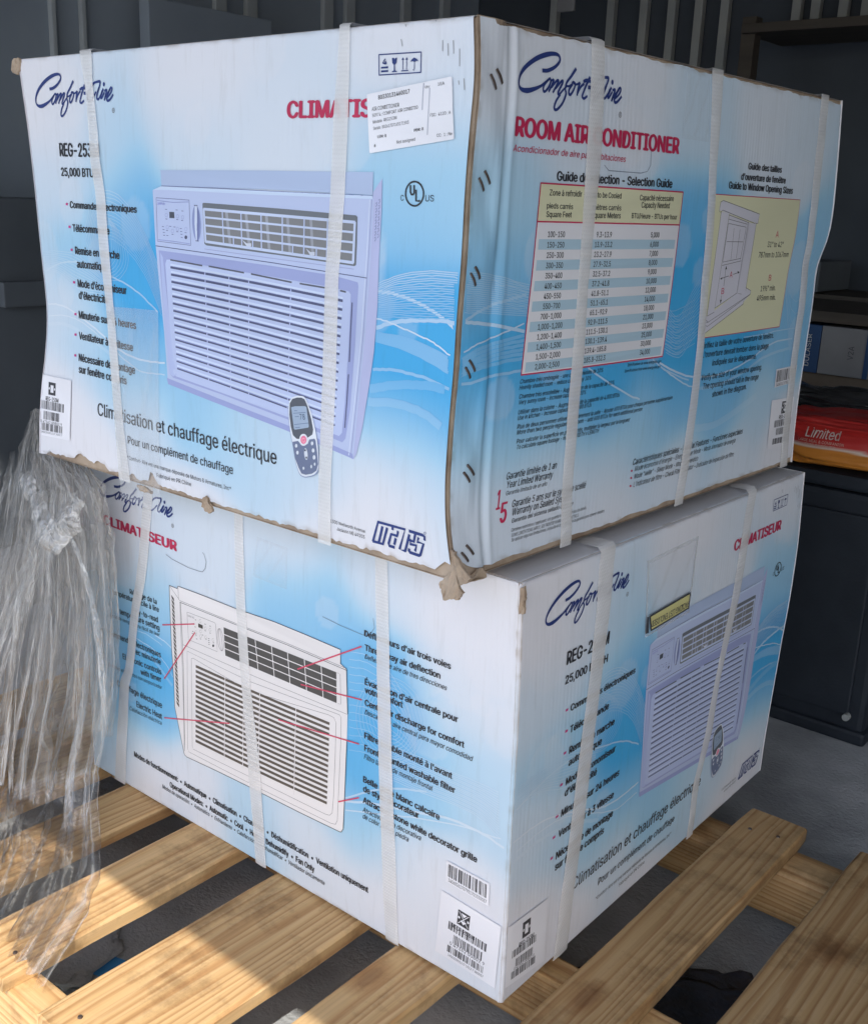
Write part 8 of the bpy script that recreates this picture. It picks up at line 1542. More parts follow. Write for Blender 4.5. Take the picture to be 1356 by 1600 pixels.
def make_strap():
    m, nt, b = new_mat('woven_poly_strap'); L = nt.links
    uv = nd(nt, 'ShaderNodeAttribute'); uv.attribute_name = 'sheet'
    sp = nd(nt, 'ShaderNodeSeparateXYZ'); L.new(uv.outputs['Vector'], sp.inputs[0])
    def sn(sock, k, ph=0):
        mu = nd(nt, 'ShaderNodeMath', operation='MULTIPLY_ADD'); mu.inputs[1].default_value = k; mu.inputs[2].default_value = ph; L.new(sock, mu.inputs[0])
        s = nd(nt, 'ShaderNodeMath', operation='SINE'); L.new(mu.outputs[0], s.inputs[0]); return s.outputs[0]
    wx = sn(sp.outputs[0], 2 * math.pi / .0032); wy = sn(sp.outputs[1], 2 * math.pi / .0042)
    pr = nd(nt, 'ShaderNodeMath', operation='MULTIPLY'); L.new(wx, pr.inputs[0]); L.new(wy, pr.inputs[1])
    hh = nd(nt, 'ShaderNodeMath', operation='MULTIPLY_ADD'); hh.inputs[1].default_value = .8; L.new(wy, hh.inputs[0]); L.new(pr.outputs[0], hh.inputs[2])
    n = nd(nt, 'ShaderNodeTexNoise'); n.inputs['Scale'].default_value = 30; n.inputs['Detail'].default_value = 4; L.new(uv.outputs['Vector'], n.inputs[0])
    r = ramp(nt, [(.3, (.84, .83, .82)), (.65, (.93, .92, .92))]); L.new(n.outputs[0], r.inputs[0])
    r2 = ramp(nt, [(.1, (.93, .93, .93)), (.6, (1, 1, 1))]); mr = nd(nt, 'ShaderNodeMapRange'); mr.inputs[1].default_value = -1.4; mr.inputs[2].default_value = 1.4; L.new(hh.outputs[0], mr.inputs[0]); L.new(mr.outputs[0], r2.inputs[0])
    mx = nd(nt, 'ShaderNodeMix', data_type='RGBA', blend_type='MULTIPLY'); mx.inputs[0].default_value = 1; L.new(r.outputs[0], mx.inputs[6]); L.new(r2.outputs[0], mx.inputs[7]); L.new(mx.outputs[2], b.inputs['Base Color'])
    bp = nd(nt, 'ShaderNodeBump'); bp.inputs['Strength'].default_value = .3; bp.inputs['Distance'].default_value = .0005; L.new(hh.outputs[0], bp.inputs['Height']); L.new(bp.outputs[0], b.inputs['Normal'])
    b.inputs['Roughness'].default_value = .38; b.inputs['Alpha'].default_value = .67
    return m
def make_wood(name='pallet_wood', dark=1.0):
    m, nt, b = new_mat(name); L = nt.links
    tc = nd(nt, 'ShaderNodeTexCoord'); oi = nd(nt, 'ShaderNodeObjectInfo')
    ofs = nd(nt, 'ShaderNodeVectorMath', operation='MULTIPLY_ADD'); ofs.inputs[1].default_value = (1, 1, 1); L.new(tc.outputs['Object'], ofs.inputs[0])
    cb = nd(nt, 'ShaderNodeCombineXYZ'); mu = nd(nt, 'ShaderNodeMath', operation='MULTIPLY'); mu.inputs[1].default_value = 7.3; L.new(oi.outputs['Random'], mu.inputs[0])
    L.new(mu.outputs[0], cb.inputs[1]); L.new(cb.outputs[0], ofs.inputs[2])
    mp = nd(nt, 'ShaderNodeMapping'); mp.inputs['Scale'].default_value = (1, .07, 1); L.new(ofs.outputs[0], mp.inputs[0])
    n0 = nd(nt, 'ShaderNodeTexNoise'); n0.inputs['Scale'].default_value = 14; n0.inputs['Detail'].default_value = 3; L.new(mp.outputs[0], n0.inputs[0])
    dist = nd(nt, 'ShaderNodeVectorMath', operation='MULTIPLY_ADD'); dist.inputs[1].default_value = (.05, .05, .05); L.new(n0.outputs['Color'], dist.inputs[0]); L.new(mp.outputs[0], dist.inputs[2])
    wv = nd(nt, 'ShaderNodeTexWave', wave_type='RINGS', rings_direction='Y', wave_profile='SAW'); wv.inputs['Scale'].default_value = 34; wv.inputs['Distortion'].default_value = 3.2; wv.inputs['Detail'].default_value = 3; wv.inputs['Detail Scale'].default_value = 1.5
    L.new(dist.outputs[0], wv.inputs[0])
    mp2 = nd(nt, 'ShaderNodeMapping'); mp2.inputs['Scale'].default_value = (1, .02, 1); L.new(ofs.outputs[0], mp2.inputs[0])
    n1 = nd(nt, 'ShaderNodeTexNoise'); n1.inputs['Scale'].default_value = 220; n1.inputs['Detail'].default_value = 5; L.new(mp2.outputs[0], n1.inputs[0])
    r = ramp(nt, [(.0, (.74, .49, .235)), (.5, (.69, .435, .185)), (.84, (.52, .28, .105)), (1.0, (.71, .45, .20))]); L.new(wv.outputs[0], r.inputs[0])
    rf_ = ramp(nt, [(.34, (.62, .55, .48)), (.58, (1, 1, 1))]); L.new(n1.outputs[0], rf_.inputs[0])
    mx = nd(nt, 'ShaderNodeMix', data_type='RGBA', blend_type='MULTIPLY'); mx.inputs[0].default_value = .42; L.new(r.outputs[0], mx.inputs[6]); L.new(rf_.outputs[0], mx.inputs[7])
    kn = nd(nt, 'ShaderNodeTexVoronoi', voronoi_dimensions='2D'); kn.inputs['Scale'].default_value = 3.4; mpk = nd(nt, 'ShaderNodeMapping'); mpk.inputs['Scale'].default_value = (1.0, .5, 1); L.new(ofs.outputs[0], mpk.inputs[0]); L.new(mpk.outputs[0], kn.inputs[0])
    rk = ramp(nt, [(.0, (.30, .17, .09)), (.03, (.42, .25, .14)), (.042, (.66, .50, .36)), (.075, (1, 1, 1))]); L.new(kn.outputs['Distance'], rk.inputs[0])
    mk = nd(nt, 'ShaderNodeMix', data_type='RGBA', blend_type='MULTIPLY'); mk.inputs[0].default_value = .65; L.new(mx.outputs[2], mk.inputs[6]); L.new(rk.outputs[0], mk.inputs[7]); mx = mk
    # dirt
    n2 = nd(nt, 'ShaderNodeTexNoise'); n2.inputs['Scale'].default_value = 9; n2.inputs['Detail'].default_value = 9; n2.inputs['Roughness'].default_value = .7; L.new(ofs.outputs[0], n2.inputs[0])
    rd = ramp(nt, [(.36, (.40, .37, .35)), (.50, (1, 1, 1))]); L.new(n2.outputs[0], rd.inputs[0])
    mx2 = nd(nt, 'ShaderNodeMix', data_type='RGBA', blend_type='MULTIPLY'); mx2.inputs[0].default_value = .62; L.new(mx.outputs[2], mx2.inputs[6]); L.new(rd.outputs[0], mx2.inputs[7])
    tone = nd(nt, 'ShaderNodeHueSaturation'); tone.inputs['Saturation'].default_value = .95
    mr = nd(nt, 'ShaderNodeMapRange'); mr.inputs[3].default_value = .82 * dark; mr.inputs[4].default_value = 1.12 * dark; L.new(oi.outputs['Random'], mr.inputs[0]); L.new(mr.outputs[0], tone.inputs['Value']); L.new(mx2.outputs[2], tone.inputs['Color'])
    L.new(tone.outputs[0], b.inputs['Base Color'])
    bp = nd(nt, 'ShaderNodeBump'); bp.inputs['Strength'].default_value = .35; bp.inputs['Distance'].default_value = .002; L.new(n1.outputs[0], bp.inputs['Height']); L.new(bp.outputs[0], b.inputs['Normal'])
    b.inputs['Roughness'].default_value = .62; b.inputs['Specular IOR Level'].default_value = .3
    return m
def make_film(name, veil, line, tint, stretch=(90, 2.2, 1), gloss=.10, crinkle=(60, 22, 1)):
    """clear film: see-through, a faint milky veil, thin white lines for doubled folds and their painted glints, sharp reflections off crinkles"""
    m, nt, b = new_mat(name); L = nt.links; out = nt.nodes['Material Output']
    def math_(op, a, b_=None, c=None, cl=False):
        n = nd(nt, 'ShaderNodeMath', operation=op, use_clamp=cl)
        for k, v in enumerate((a, b_, c)):
            if v is None: continue
            if isinstance(v, (int, float)): n.inputs[k].default_value = v
            else: L.new(v, n.inputs[k])
        return n.outputs[0]
    uv = nd(nt, 'ShaderNodeAttribute'); uv.attribute_name = 'sheet'
    def mapped(sc):
        mp = nd(nt, 'ShaderNodeMapping'); mp.inputs['Scale'].default_value = sc; L.new(uv.outputs['Vector'], mp.inputs[0]); return mp.outputs[0]
    def noise(sock, sc, det, dis=0.):
        n = nd(nt, 'ShaderNodeTexNoise'); n.inputs['Scale'].default_value = sc; n.inputs['Detail'].default_value = det; n.inputs['Distortion'].default_value = dis; L.new(sock, n.inputs[0]); return n.outputs[0]
    ms = mapped(stretch); mc = mapped(crinkle)
    ridge = math_('SUBTRACT', 1.0, math_('ABSOLUTE', math_('MULTIPLY_ADD', noise(ms, 1, 3, .4), 2.0, -1.0)))
    lines = math_('MULTIPLY', math_('POWER', ridge, 26.0), line)  # bright streaks and sheen of the pleats painted as white lines
    broad = math_('MULTIPLY', noise(mapped((stretch[0] * .25, stretch[1] * .8, 1)), 1, 4), 2 * veil)
    vz = nd(nt, 'ShaderNodeTexVoronoi', feature='DISTANCE_TO_EDGE'); L.new(mc, vz.inputs[0]); vz.inputs['Scale'].default_value = 1
    hgt = math_('MULTIPLY_ADD', math_('MINIMUM', vz.outputs['Distance'], .25), 1.2, math_('MULTIPLY_ADD', noise(ms, 1.0, 3), 1.0, noise(mc, 2.0, 4)))
    bp = nd(nt, 'ShaderNodeBump'); bp.inputs['Strength'].default_value = 1.0; bp.inputs['Distance'].default_value = .007; L.new(hgt, bp.inputs['Height'])
    at = nd(nt, 'ShaderNodeAttribute'); at.attribute_name = 'tint'
    fd = at.outputs['Fac']
    lw = nd(nt, 'ShaderNodeLayerWeight'); lw.inputs[0].default_value = .30; L.new(bp.outputs[0], lw.inputs['Normal'])
    g = math_('MULTIPLY', math_('MULTIPLY_ADD', lw.outputs['Fresnel'], .45, gloss, True), fd)
    ve = nd(nt, 'ShaderNodeAttribute'); ve.attribute_name = 'veil'
    v = math_('ADD', math_('MULTIPLY', lines, math_('MULTIPLY', fd, .9)), math_('MULTIPLY', broad, ve.outputs['Fac']), None, True)
    tr = nd(nt, 'ShaderNodeBsdfTransparent'); tr.inputs[0].default_value = (.97, .97, .97, 1)
    gl = nd(nt, 'ShaderNodeBsdfGlossy'); gl.inputs['Roughness'].default_value = .09; gl.inputs[0].default_value = (.95, .95, .95, 1); L.new(bp.outputs[0], gl.inputs['Normal'])
    b.inputs['Base Color'].default_value = (*tint, 1); b.inputs['Roughness'].default_value = .35; L.new(bp.outputs[0], b.inputs['Normal'])
    m1 = nd(nt, 'ShaderNodeMixShader'); L.new(v, m1.inputs[0]); L.new(tr.outputs[0], m1.inputs[1]); L.new(b.outputs[0], m1.inputs[2])
    m2 = nd(nt, 'ShaderNodeMixShader'); L.new(g, m2.inputs[0]); L.new(m1.outputs[0], m2.inputs[1]); L.new(gl.outputs[0], m2.inputs[2])
    L.new(m2.outputs[0], out.inputs[0]); return m

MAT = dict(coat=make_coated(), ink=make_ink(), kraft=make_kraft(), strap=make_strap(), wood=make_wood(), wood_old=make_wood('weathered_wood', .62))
MAT['staple'] = mottled('staple_metal', (.10, .075, .065), (.16, .13, .12), 90, .4, metal=.6)
MAT['concrete'] = mottled('concrete_floor', (.26, .28, .30), (.51, .535, .56), 6.0, .8, bump=.3, bscale=140)
MAT['dark_wall'] = mottled('dark_wall_panel', (.034, .043, .058), (.048, .060, .078), 2.5, .7)
MAT['left_wall'] = mottled('left_wall_panel', (.20, .24, .30), (.25, .295, .355), 2.0, .7)  # lens haze over the left background is lifted into this grey
MAT['bounce_wall'] = mottled('bounce_wall_paint', (.50, .50, .50), (.58, .58, .57), 2, .8)  # kept light so the added right wall reflects onto the cartons
MAT['batten'] = mottled('grey_batten', (.24, .26, .265), (.32, .335, .33), 6, .6)
MAT['batten_left'] = mottled('faint_batten', (.32, .355, .39), (.36, .395, .43), 6, .6)  # battens carry the same haze in their colour
MAT['ceil'] = mottled('ceiling_board', (.22, .22, .22), (.28, .28, .27), 2, .9)
MAT['black'] = mottled('black_plastic', (.011, .016, .024), (.018, .024, .034), 12, .55, bump=.1, bscale=200)
MAT['bin'] = mottled('garbage_bag_film', (.012, .013, .015), (.02, .021, .024), 6, .22, bump=.5, bscale=16, spec=.7)
MAT['brown'] = mottled('brown_carton', (.11, .085, .065), (.15, .12, .095), 14, .85)
MAT['rack'] = mottled('rack_paint', (.075, .088, .105), (.10, .115, .135), 3, .7)
MAT['tarp'] = mottled('tarpaulin_film', (.018, .024, .036), (.05, .06, .085), 18, .35, bump=.8, bscale=30)
MAT['greybox'] = mottled('grey_carton', (.16, .165, .18), (.20, .205, .22), 8, .7)
MAT['bluebox'] = mottled('blue_carton', (.012, .045, .13), (.018, .06, .16), 8, .6)
MAT['shelf'] = mottled('dark_shelf_wood', (.035, .030, .026), (.06, .05, .04), 5, .7, stretch=(.2, 6, 6))

# ======================================================================= setting: ground, garage
g = bm_obj('ground', lambda bm: box_bm(bm, (0, 0, -.19), (160, 160, .10)), MAT['concrete']); tag(g, kind='structure')
ENT_Y = -1.69; LW_X = -2.62; RW_X = 9.0; BW_Y = 3.25; TOP = 2.0
w1 = box_obj('garage_wall', ((LW_X + RW_X) / 2, BW_Y + .06, .94), (RW_X - LW_X + .24, .12, 2.16), MAT['dark_wall']); 
t = empty('back_wall', (0, BW_Y, -.14)); w1.name = 'wall_panel'; attach(w1, t); tag(t, 'dark back wall of the garage with pale vertical battens', 'wall')
for bx in (-2.2, -1.925, -1.775, -1.652, -1.537, -1.43, -1.15, -1.08, -.98, -.9, -.82, -.6, -.3, .1, .5, .9, 1.3, 1.7):
    attach(box_obj('batten', (bx, BW_Y - .02, 1.0 if bx < -1.2 or bx > -.7 else 1.78), (.034, .03, 1.9 if bx < -1.2 or bx > -.7 else .46), MAT['batten']), t)
t = empty('side_wall', (LW_X, 0, -.14)); tag(t, 'grey panelled wall along the left side of the garage', 'wall')
attach(box_obj('wall_panel', (LW_X - .06, (ENT_Y + BW_Y) / 2, .94), (.12, BW_Y - ENT_Y, 2.16), MAT['left_wall']), t)
for by in (-1.2, -.6, -.1, .3, .62, .86, 1.13, 1.235, 1.78, 1.92, 2.3, 2.42, 2.75, 3.0):
    attach(box_obj('batten', (LW_X + .012, by, .98), (.022, .016 if by < 1.5 else .05, 2.1), MAT['batten_left']), t)
t = box_obj('side_wall', (RW_X + .06, (ENT_Y + BW_Y) / 2, .94), (.12, BW_Y - ENT_Y, 2.16), MAT['bounce_wall']); tag(t, 'unseen pale wall added right of the garage to bounce light', 'wall')  # out of view, added as a reflector for the right-hand faces
t = box_obj('garage_roof', ((LW_X + RW_X) / 2, (ENT_Y + BW_Y) / 2 + .06, TOP + .08), (RW_X - LW_X + 1.2, BW_Y - ENT_Y + .12, .14), MAT['ceil']); tag(t, 'flat garage roof whose front edge shades the cartons', 'roof')

# ======================================================================= pallet
pal = empty('wooden_pallet', (-.42, .13, -.135)); tag(pal, 'pine pallet of wide gapped deck boards carrying the two stacked cartons', 'pallet')
BOARDS = [(-1.16, -1.05), (-.985, -.915), (-.885, -.80), (-.73, -.633), (-.567, -.464), (-.386, -.225), (-.161, -.073), (.033, .126), (.203, .345)]
def plank(name, x0, x1, y0, y1, z0, z1, mat, seed):
    r = np.random.RandomState(seed); ny = 26; nx = 5
    ys = np.linspace(y0, y1, ny); V = []; Fq = []
    cx, cy = (x0 + x1) / 2, (y0 + y1) / 2
    le = hash_noise(ys * 9, seed) * .0012; re = hash_noise(ys * 9, seed + 50) * .0012; bow = hash_noise(ys * 2.5, seed + 9, 2) * .0012
    prof = [(0, 0), (0, .82), (.03, 1), (.5, 1), (.97, 1), (1, .82), (1, 0)]
    for j, y in enumerate(ys):
        e = .0 if 0 < j < ny - 1 else .0015
        for a, b_ in prof:
            x = x0 + le[j] + (x1 + re[j] - x0 - le[j]) * a
            V.append((x - cx + (e if a < .2 else -e if a > .8 else 0), y - cy + (r.uniform(-.0015, .0015) if e else 0), z0 + (z1 - z0) * b_ + bow[j] * b_ - e * (b_ > .9)))
    k = len(prof)
    for j in range(ny - 1):
        for i in range(k):
            a = j * k + i; b_ = j * k + (i + 1) % k; Fq.append((a, a + k, b_ + k, b_))
    Fq.append(tuple(range(k))); Fq.append(tuple(reversed(range((ny - 1) * k, ny * k))))
    o = link(name, mesh_np(name, V, Fq), mat, None); o.location = (cx, cy, 0); return o
for i, (a, b_) in enumerate(BOARDS):
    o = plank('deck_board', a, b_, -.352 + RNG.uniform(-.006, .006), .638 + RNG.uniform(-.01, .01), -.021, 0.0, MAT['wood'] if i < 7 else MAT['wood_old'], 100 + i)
    attach(o, pal)
nail = None
for a, b_ in BOARDS[2:]:
    for yy in (-.325, .575):
        for k in (.28, .72):
            if nail is None: o = nail = bm_obj('nail_head', lambda bm: bmesh.ops.create_cone(bm, cap_ends=True, segments=8, radius1=.0032, radius2=.0026, depth=.002), MAT['staple'])
            else: o = nail.copy(); o.parent = None; COL.objects.link(o)
            o.location = (a + (b_ - a) * k, yy + .02 * (k - .5), .0007); attach(o, pal)
for yc, rad in ((-.326, .004), (.13, .004), (.57, .016)):
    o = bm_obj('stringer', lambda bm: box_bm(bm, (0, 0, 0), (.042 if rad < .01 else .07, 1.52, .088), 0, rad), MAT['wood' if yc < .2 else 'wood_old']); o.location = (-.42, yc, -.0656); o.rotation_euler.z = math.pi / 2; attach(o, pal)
for k, (x0, x1) in enumerate(((-1.16, -1.06), (-.47, -.37), (.25, .345))):
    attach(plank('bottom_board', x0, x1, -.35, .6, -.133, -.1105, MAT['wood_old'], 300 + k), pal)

# ======================================================================= cartons
def frange(a, b, s): return np.arange(a, b, s)
def set_attr(me, name, data, typ='FLOAT_VECTOR'):
    at = me.attributes.new(name, typ, 'POINT'); at.data.foreach_set('vector' if typ == 'FLOAT_VECTOR' else 'color', np.asarray(data, np.float32).ravel())
def build_panel(face, parent):
    F = FACES[face]; w = F['w'] * 1000; h = F['h'] * 1000; src = 'A1' if face == 'A2' else face
    l, r, bt, tp = ROLL[face]
    fine = lambda R: np.array([0, .15, .6, 1.4, 2.4, 3.6, 5, 7]) if R else np.array([0, 3, 6.])
    uu = np.concatenate([fine(l), frange(8.5, 110, 2.2 if face == 'T1' else 5), frange(110, w - 9, 5), w - fine(r)[::-1]])
    if face == 'A1': uu = uu[uu < w - 5.5]; uu = np.append(uu, w - 5.5)
    vv = np.concatenate([fine(1), frange(8.5, h - 9, 5), h - fine(1)[::-1]])
    U, Vv = np.meshgrid(uu, vv); shp = U.shape
    seed = sum(map(ord, face))
    # torn lower and upper edges
    lo = np.zeros_like(uu); hi = np.full_like(uu, h)
    if face == 'A1':
        lo = 7 + 1.3 * hash_noise(uu / 22, 3) + 1.2 * hash_noise(uu / 5, 4); lo = np.where(uu < 22, lo * uu / 22 * .3, lo)
        for c_, wd, dp in ((100, 9, 6), (118, 20, 7), (146, 9, 8), (160, 6, 6), (205, 14, 5), (222, 5, 6), (262, 4, 15), (268, 8, 6), (w - 8, 14, 12)): lo += dp * np.exp(-((uu - c_) / wd) ** 2)
    if face == 'T1':
        lo = 8 + 1.5 * hash_noise(uu / 30, 5); lo += 16 * np.exp(-((uu - 0) / 18) ** 2)
        hi = h - (4.2 + 1.8 * hash_noise(uu / 45, 6) + .7 * hash_noise(uu / 9, 7)); hi = np.where(uu < 20, h - 1.5, hi)
    if face in ('D2', 'A2'): lo = np.abs(.8 * hash_noise(uu / 30, 8))
    Vv = lo[None, :] + (Vv / h) * (hi - lo)[None, :]
    u = U.ravel(); v = Vv.ravel()
    X = P(F, u, v, roll_off(face, u, v))
    nu = len(uu); nv = len(vv)
    ii = (np.arange(nv - 1)[:, None] * nu + np.arange(nu - 1)[None, :]).ravel()
    quads = np.stack([ii, ii + 1, ii + nu + 1, ii + nu], 1)
    if face == 'A2': ub, vb = u - (warp(u, v)[0] - u), v
    else: ub, vb = u, v
    C = sheet_colour(src, ub, vb); white = np.array((.785, .765, .80))
    # soft round bokeh spots of the print
    rg = np.random.RandomState(seed)
    for _ in range(16):
        cu, cv, rr = rg.uniform(0, w), rg.uniform(h * .3, h), rg.uniform(14, 40); d = np.hypot(u - cu, v - cv)
        C = C + (white - C) * (.16 * np.clip((rr - d) / 1.5, 0, 1))[:, None]
    # wear along the edges of the sheet
    ed = np.minimum(np.minimum(u, w - u), np.minimum(v - lo[None, :].repeat(nv, 0).ravel(), hi[None, :].repeat(nv, 0).ravel() - v))
    wear = np.clip(1 - ed / 6.0, 0, 1) * np.clip(hash_noise(u / 16 + v / 11, 12) * .9 + .05, 0, 1)
    C = C * (1 - wear[:, None] * np.array((.28, .33, .38)))
    verts = [X]; faces = [quads]; mats = [np.zeros(len(quads), int)]; cols = [C]; sheet = [np.stack([u / 1000, v / 1000, np.full_like(u, seed % 7)], 1)]; base = len(X)
    tris = []; tm = []
    arts, wav = face_art(face)
    for (gname, Fk), a in list(arts.items()):
        if gname: continue
        V, T, CC, O = a.arrays(5.0 if face == 'T1' else 18.0); verts.append(art_to_mesh(face, V, O, Fk)); tris.append(T + base); tm.append(np.full(len(T), 1)); cols.append(CC); sheet.append(np.zeros((len(V), 3))); base += len(V)
    V, T, CC, O = wav.arrays(6.0 if face == 'T1' else 14.0)
    CC = CC[:, :1] * .9; CC = sheet_colour(src, V[:, 0], V[:, 1]) * (1 - CC) + np.array((.74, .79, .86)) * CC
    lim = np.interp(V[:, 0], uu, lo); ok = (V[:, 0] > 1) & (V[:, 0] < w - (7 if face == 'A1' else 1)) & (V[:, 1] > 6) & (V[:, 1] < h - 4)
    T = T[ok[T].all(1)]
    verts.append(art_to_mesh(face, V, O, src)); tris.append(T + base); tm.append(np.full(len(T), 1)); cols.append(CC); sheet.append(np.zeros((len(V), 3)))
    VV = np.concatenate(verts); TT = np.concatenate(tris); nq = len(quads); nt_ = len(TT)
    me = bpy.data.meshes.new('side_panel'); me.vertices.add(len(VV)); me.vertices.foreach_set('co', VV.astype(np.float32).ravel())
    me.loops.add(nq * 4 + nt_ * 3); me.loops.foreach_set('vertex_index', np.concatenate([quads.ravel(), TT.ravel()]).astype(np.int32))
    me.polygons.add(nq + nt_); me.polygons.foreach_set('loop_start', np.concatenate([np.arange(nq) * 4, nq * 4 + np.arange(nt_) * 3]).astype(np.int32))
    me.polygons.foreach_set('material_index', np.concatenate([np.zeros(nq), np.concatenate(tm)]).astype(np.int32))
    me.update(calc_edges=True); me.polygons.foreach_set('use_smooth', np.concatenate([np.ones(nq, bool), np.zeros(nt_, bool)]))
    set_attr(me, 'tint', np.c_[np.concatenate(cols), np.ones(len(VV))], 'FLOAT_COLOR'); set_attr(me, 'sheet', np.concatenate(sheet))
    me.validate()
    o = link('side_panel', me, [MAT['coat'], MAT['ink']]); attach(o, parent)
    # stickers and labels: separate sheets
    names = dict(shipping_label='shipping_label', barcode_sticker='barcode_sticker', serial_sticker='serial_sticker')
    for (gname, Fk), a in arts.items():
        if gname in names:
            V, T, CC, O = a.arrays(); me = mesh_np(gname, art_to_mesh(face, V, O, Fk), T); set_attr(me, 'tint', np.c_[CC, np.ones(len(CC))], 'FLOAT_COLOR')
            s = link(gname, me, MAT['ink']); attach(s, parent)
    return o, arts

def strap_mesh(face, rows, parent, over_top=True, under=True, seed=0):
    """a woven band lying on the face, folded over the top edge and under the bottom one"""
    F = FACES[face]; w = F['w'] * 1000; h = F['h'] * 1000
    rows = sorted(rows, key=lambda r: -r[2]); r_ = np.array(rows, float)
    v = r_[:, 2]; top = h + 1.2; bot = -1.0
    vs = np.concatenate([[top], np.arange(h - 6, 4, -6.0), [bot]])
    ext = lambda col: np.interp(vs, v[::-1], col[::-1])
    sl0 = np.polyfit(v, r_[:, 0], 1); sl1 = np.polyfit(v, r_[:, 1], 1)
    L_, R_ = ext(r_[:, 0]), ext(r_[:, 1])
    up_ = vs > v.max(); L_[up_] += sl0[0] * (vs[up_] - v.max()); R_[up_] += sl1[0] * (vs[up_] - v.max())
    dn = vs < v.min(); L_[dn] += sl0[0] * (vs[dn] - v.min()); R_[dn] += sl1[0] * (vs[dn] - v.min())
    prof = [(0, .0), (.06, .5), (.3, .9), (.5, 1), (.7, .9), (.94, .5), (1, .0)]; nc = len(prof)
    wid = float(np.mean(R_ - L_)) / 1000
    pts = []; sh = []; path = 0.0
    lift = 2.6 + .7 * hash_noise(vs / 60, seed)
    for i, vv_ in enumerate(vs):
        row = []
        for a, b_ in prof:
            u_ = L_[i] + (R_[i] - L_[i]) * a
            row.append(P(F, np.array([u_]), np.array([min(vv_, h)]), (lift[i] * (.75 + .25 * b_)) / 1000)[0])
        row = np.array(row)
        if vv_ > h: row[:, 2] += .0018
        pts.append(row); sh.append([(a * wid, vv_ / 1000, seed) for a, _ in prof])
    n = F['n']
    depth = (FACES_DEPTH[face])
    back = lambda row, d, dz: row - n * d + np.array([0, 0, dz])
    first = pts[0]; zt = TOPZ[face] + .0022 + .0012 * (seed % 3)
    ot = [first.copy() for _ in range(4)]
    for q, d in zip(ot, (.004, .012, depth * .5, depth + .002)): q -= n * d; q[:, 2] = zt
    bk = ot[-1].copy(); bk[:, 2] = pts[-1][:, 2]
    allp = [bk] + ot[::-1] + pts
    s_all = []; acc = 0
    for k in range(len(allp)):
        if k: acc -= float(np.linalg.norm(allp[k][3] - allp[k - 1][3]))
        s_all.append([(a * wid, acc, seed) for a, _ in prof])
    V = np.concatenate(allp); Fq = []
    for j in range(len(allp) - 1):
        for i in range(nc - 1): a = j * nc + i; Fq.append((a, a + nc, a + nc + 1, a + 1))
    me = mesh_np('strap', V, Fq, True); set_attr(me, 'sheet', np.concatenate([np.array(x) for x in s_all]))
    o = link('strap', me, MAT['strap']); attach(o, parent); return o

FACES_DEPTH = dict(A1=WB, T1=WA, D2=WA, A2=WB)
TOPZ = dict(A1=2 * HB, T1=2 * HB, D2=.527, A2=.527)
def plain_panel(name, pts, parent, mat, seed=3, tint=(.785, .765, .80), dens=10, le=None, re_=None):
    """a flat-ish sheet between four corners (BL BR TR TL)"""
    p = [np.array(q, float) for q in pts]; n = dens; V = []; Fq = []; sh = []
    wdt = np.linalg.norm(p[1] - p[0]); hgt = np.linalg.norm(p[3] - p[0])
    for j in range(n + 1):
        for i in range(n + 1):
            s, t_ = i / n, j / n; q = (1 - s) * (1 - t_) * p[0] + s * (1 - t_) * p[1] + s * t_ * p[2] + (1 - s) * t_ * p[3]
            if le: q = q + lerp_table(le, np.array([t_]))[0] * (1 - s) ** 6
            if re_: q = q + lerp_table(re_, np.array([t_]))[0] * s ** 6
            V.append(q); sh.append((s * wdt, t_ * hgt, seed))
    for j in range(n):
        for i in range(n): a = j * (n + 1) + i; Fq.append((a, a + 1, a + n + 2, a + n + 1))
    me = mesh_np(name, V, Fq, True); set_attr(me, 'sheet', sh); set_attr(me, 'tint', np.tile((*tint, 1), (len(V), 1)), 'FLOAT_COLOR')
    o = link(name, me, mat); attach(o, parent); return o

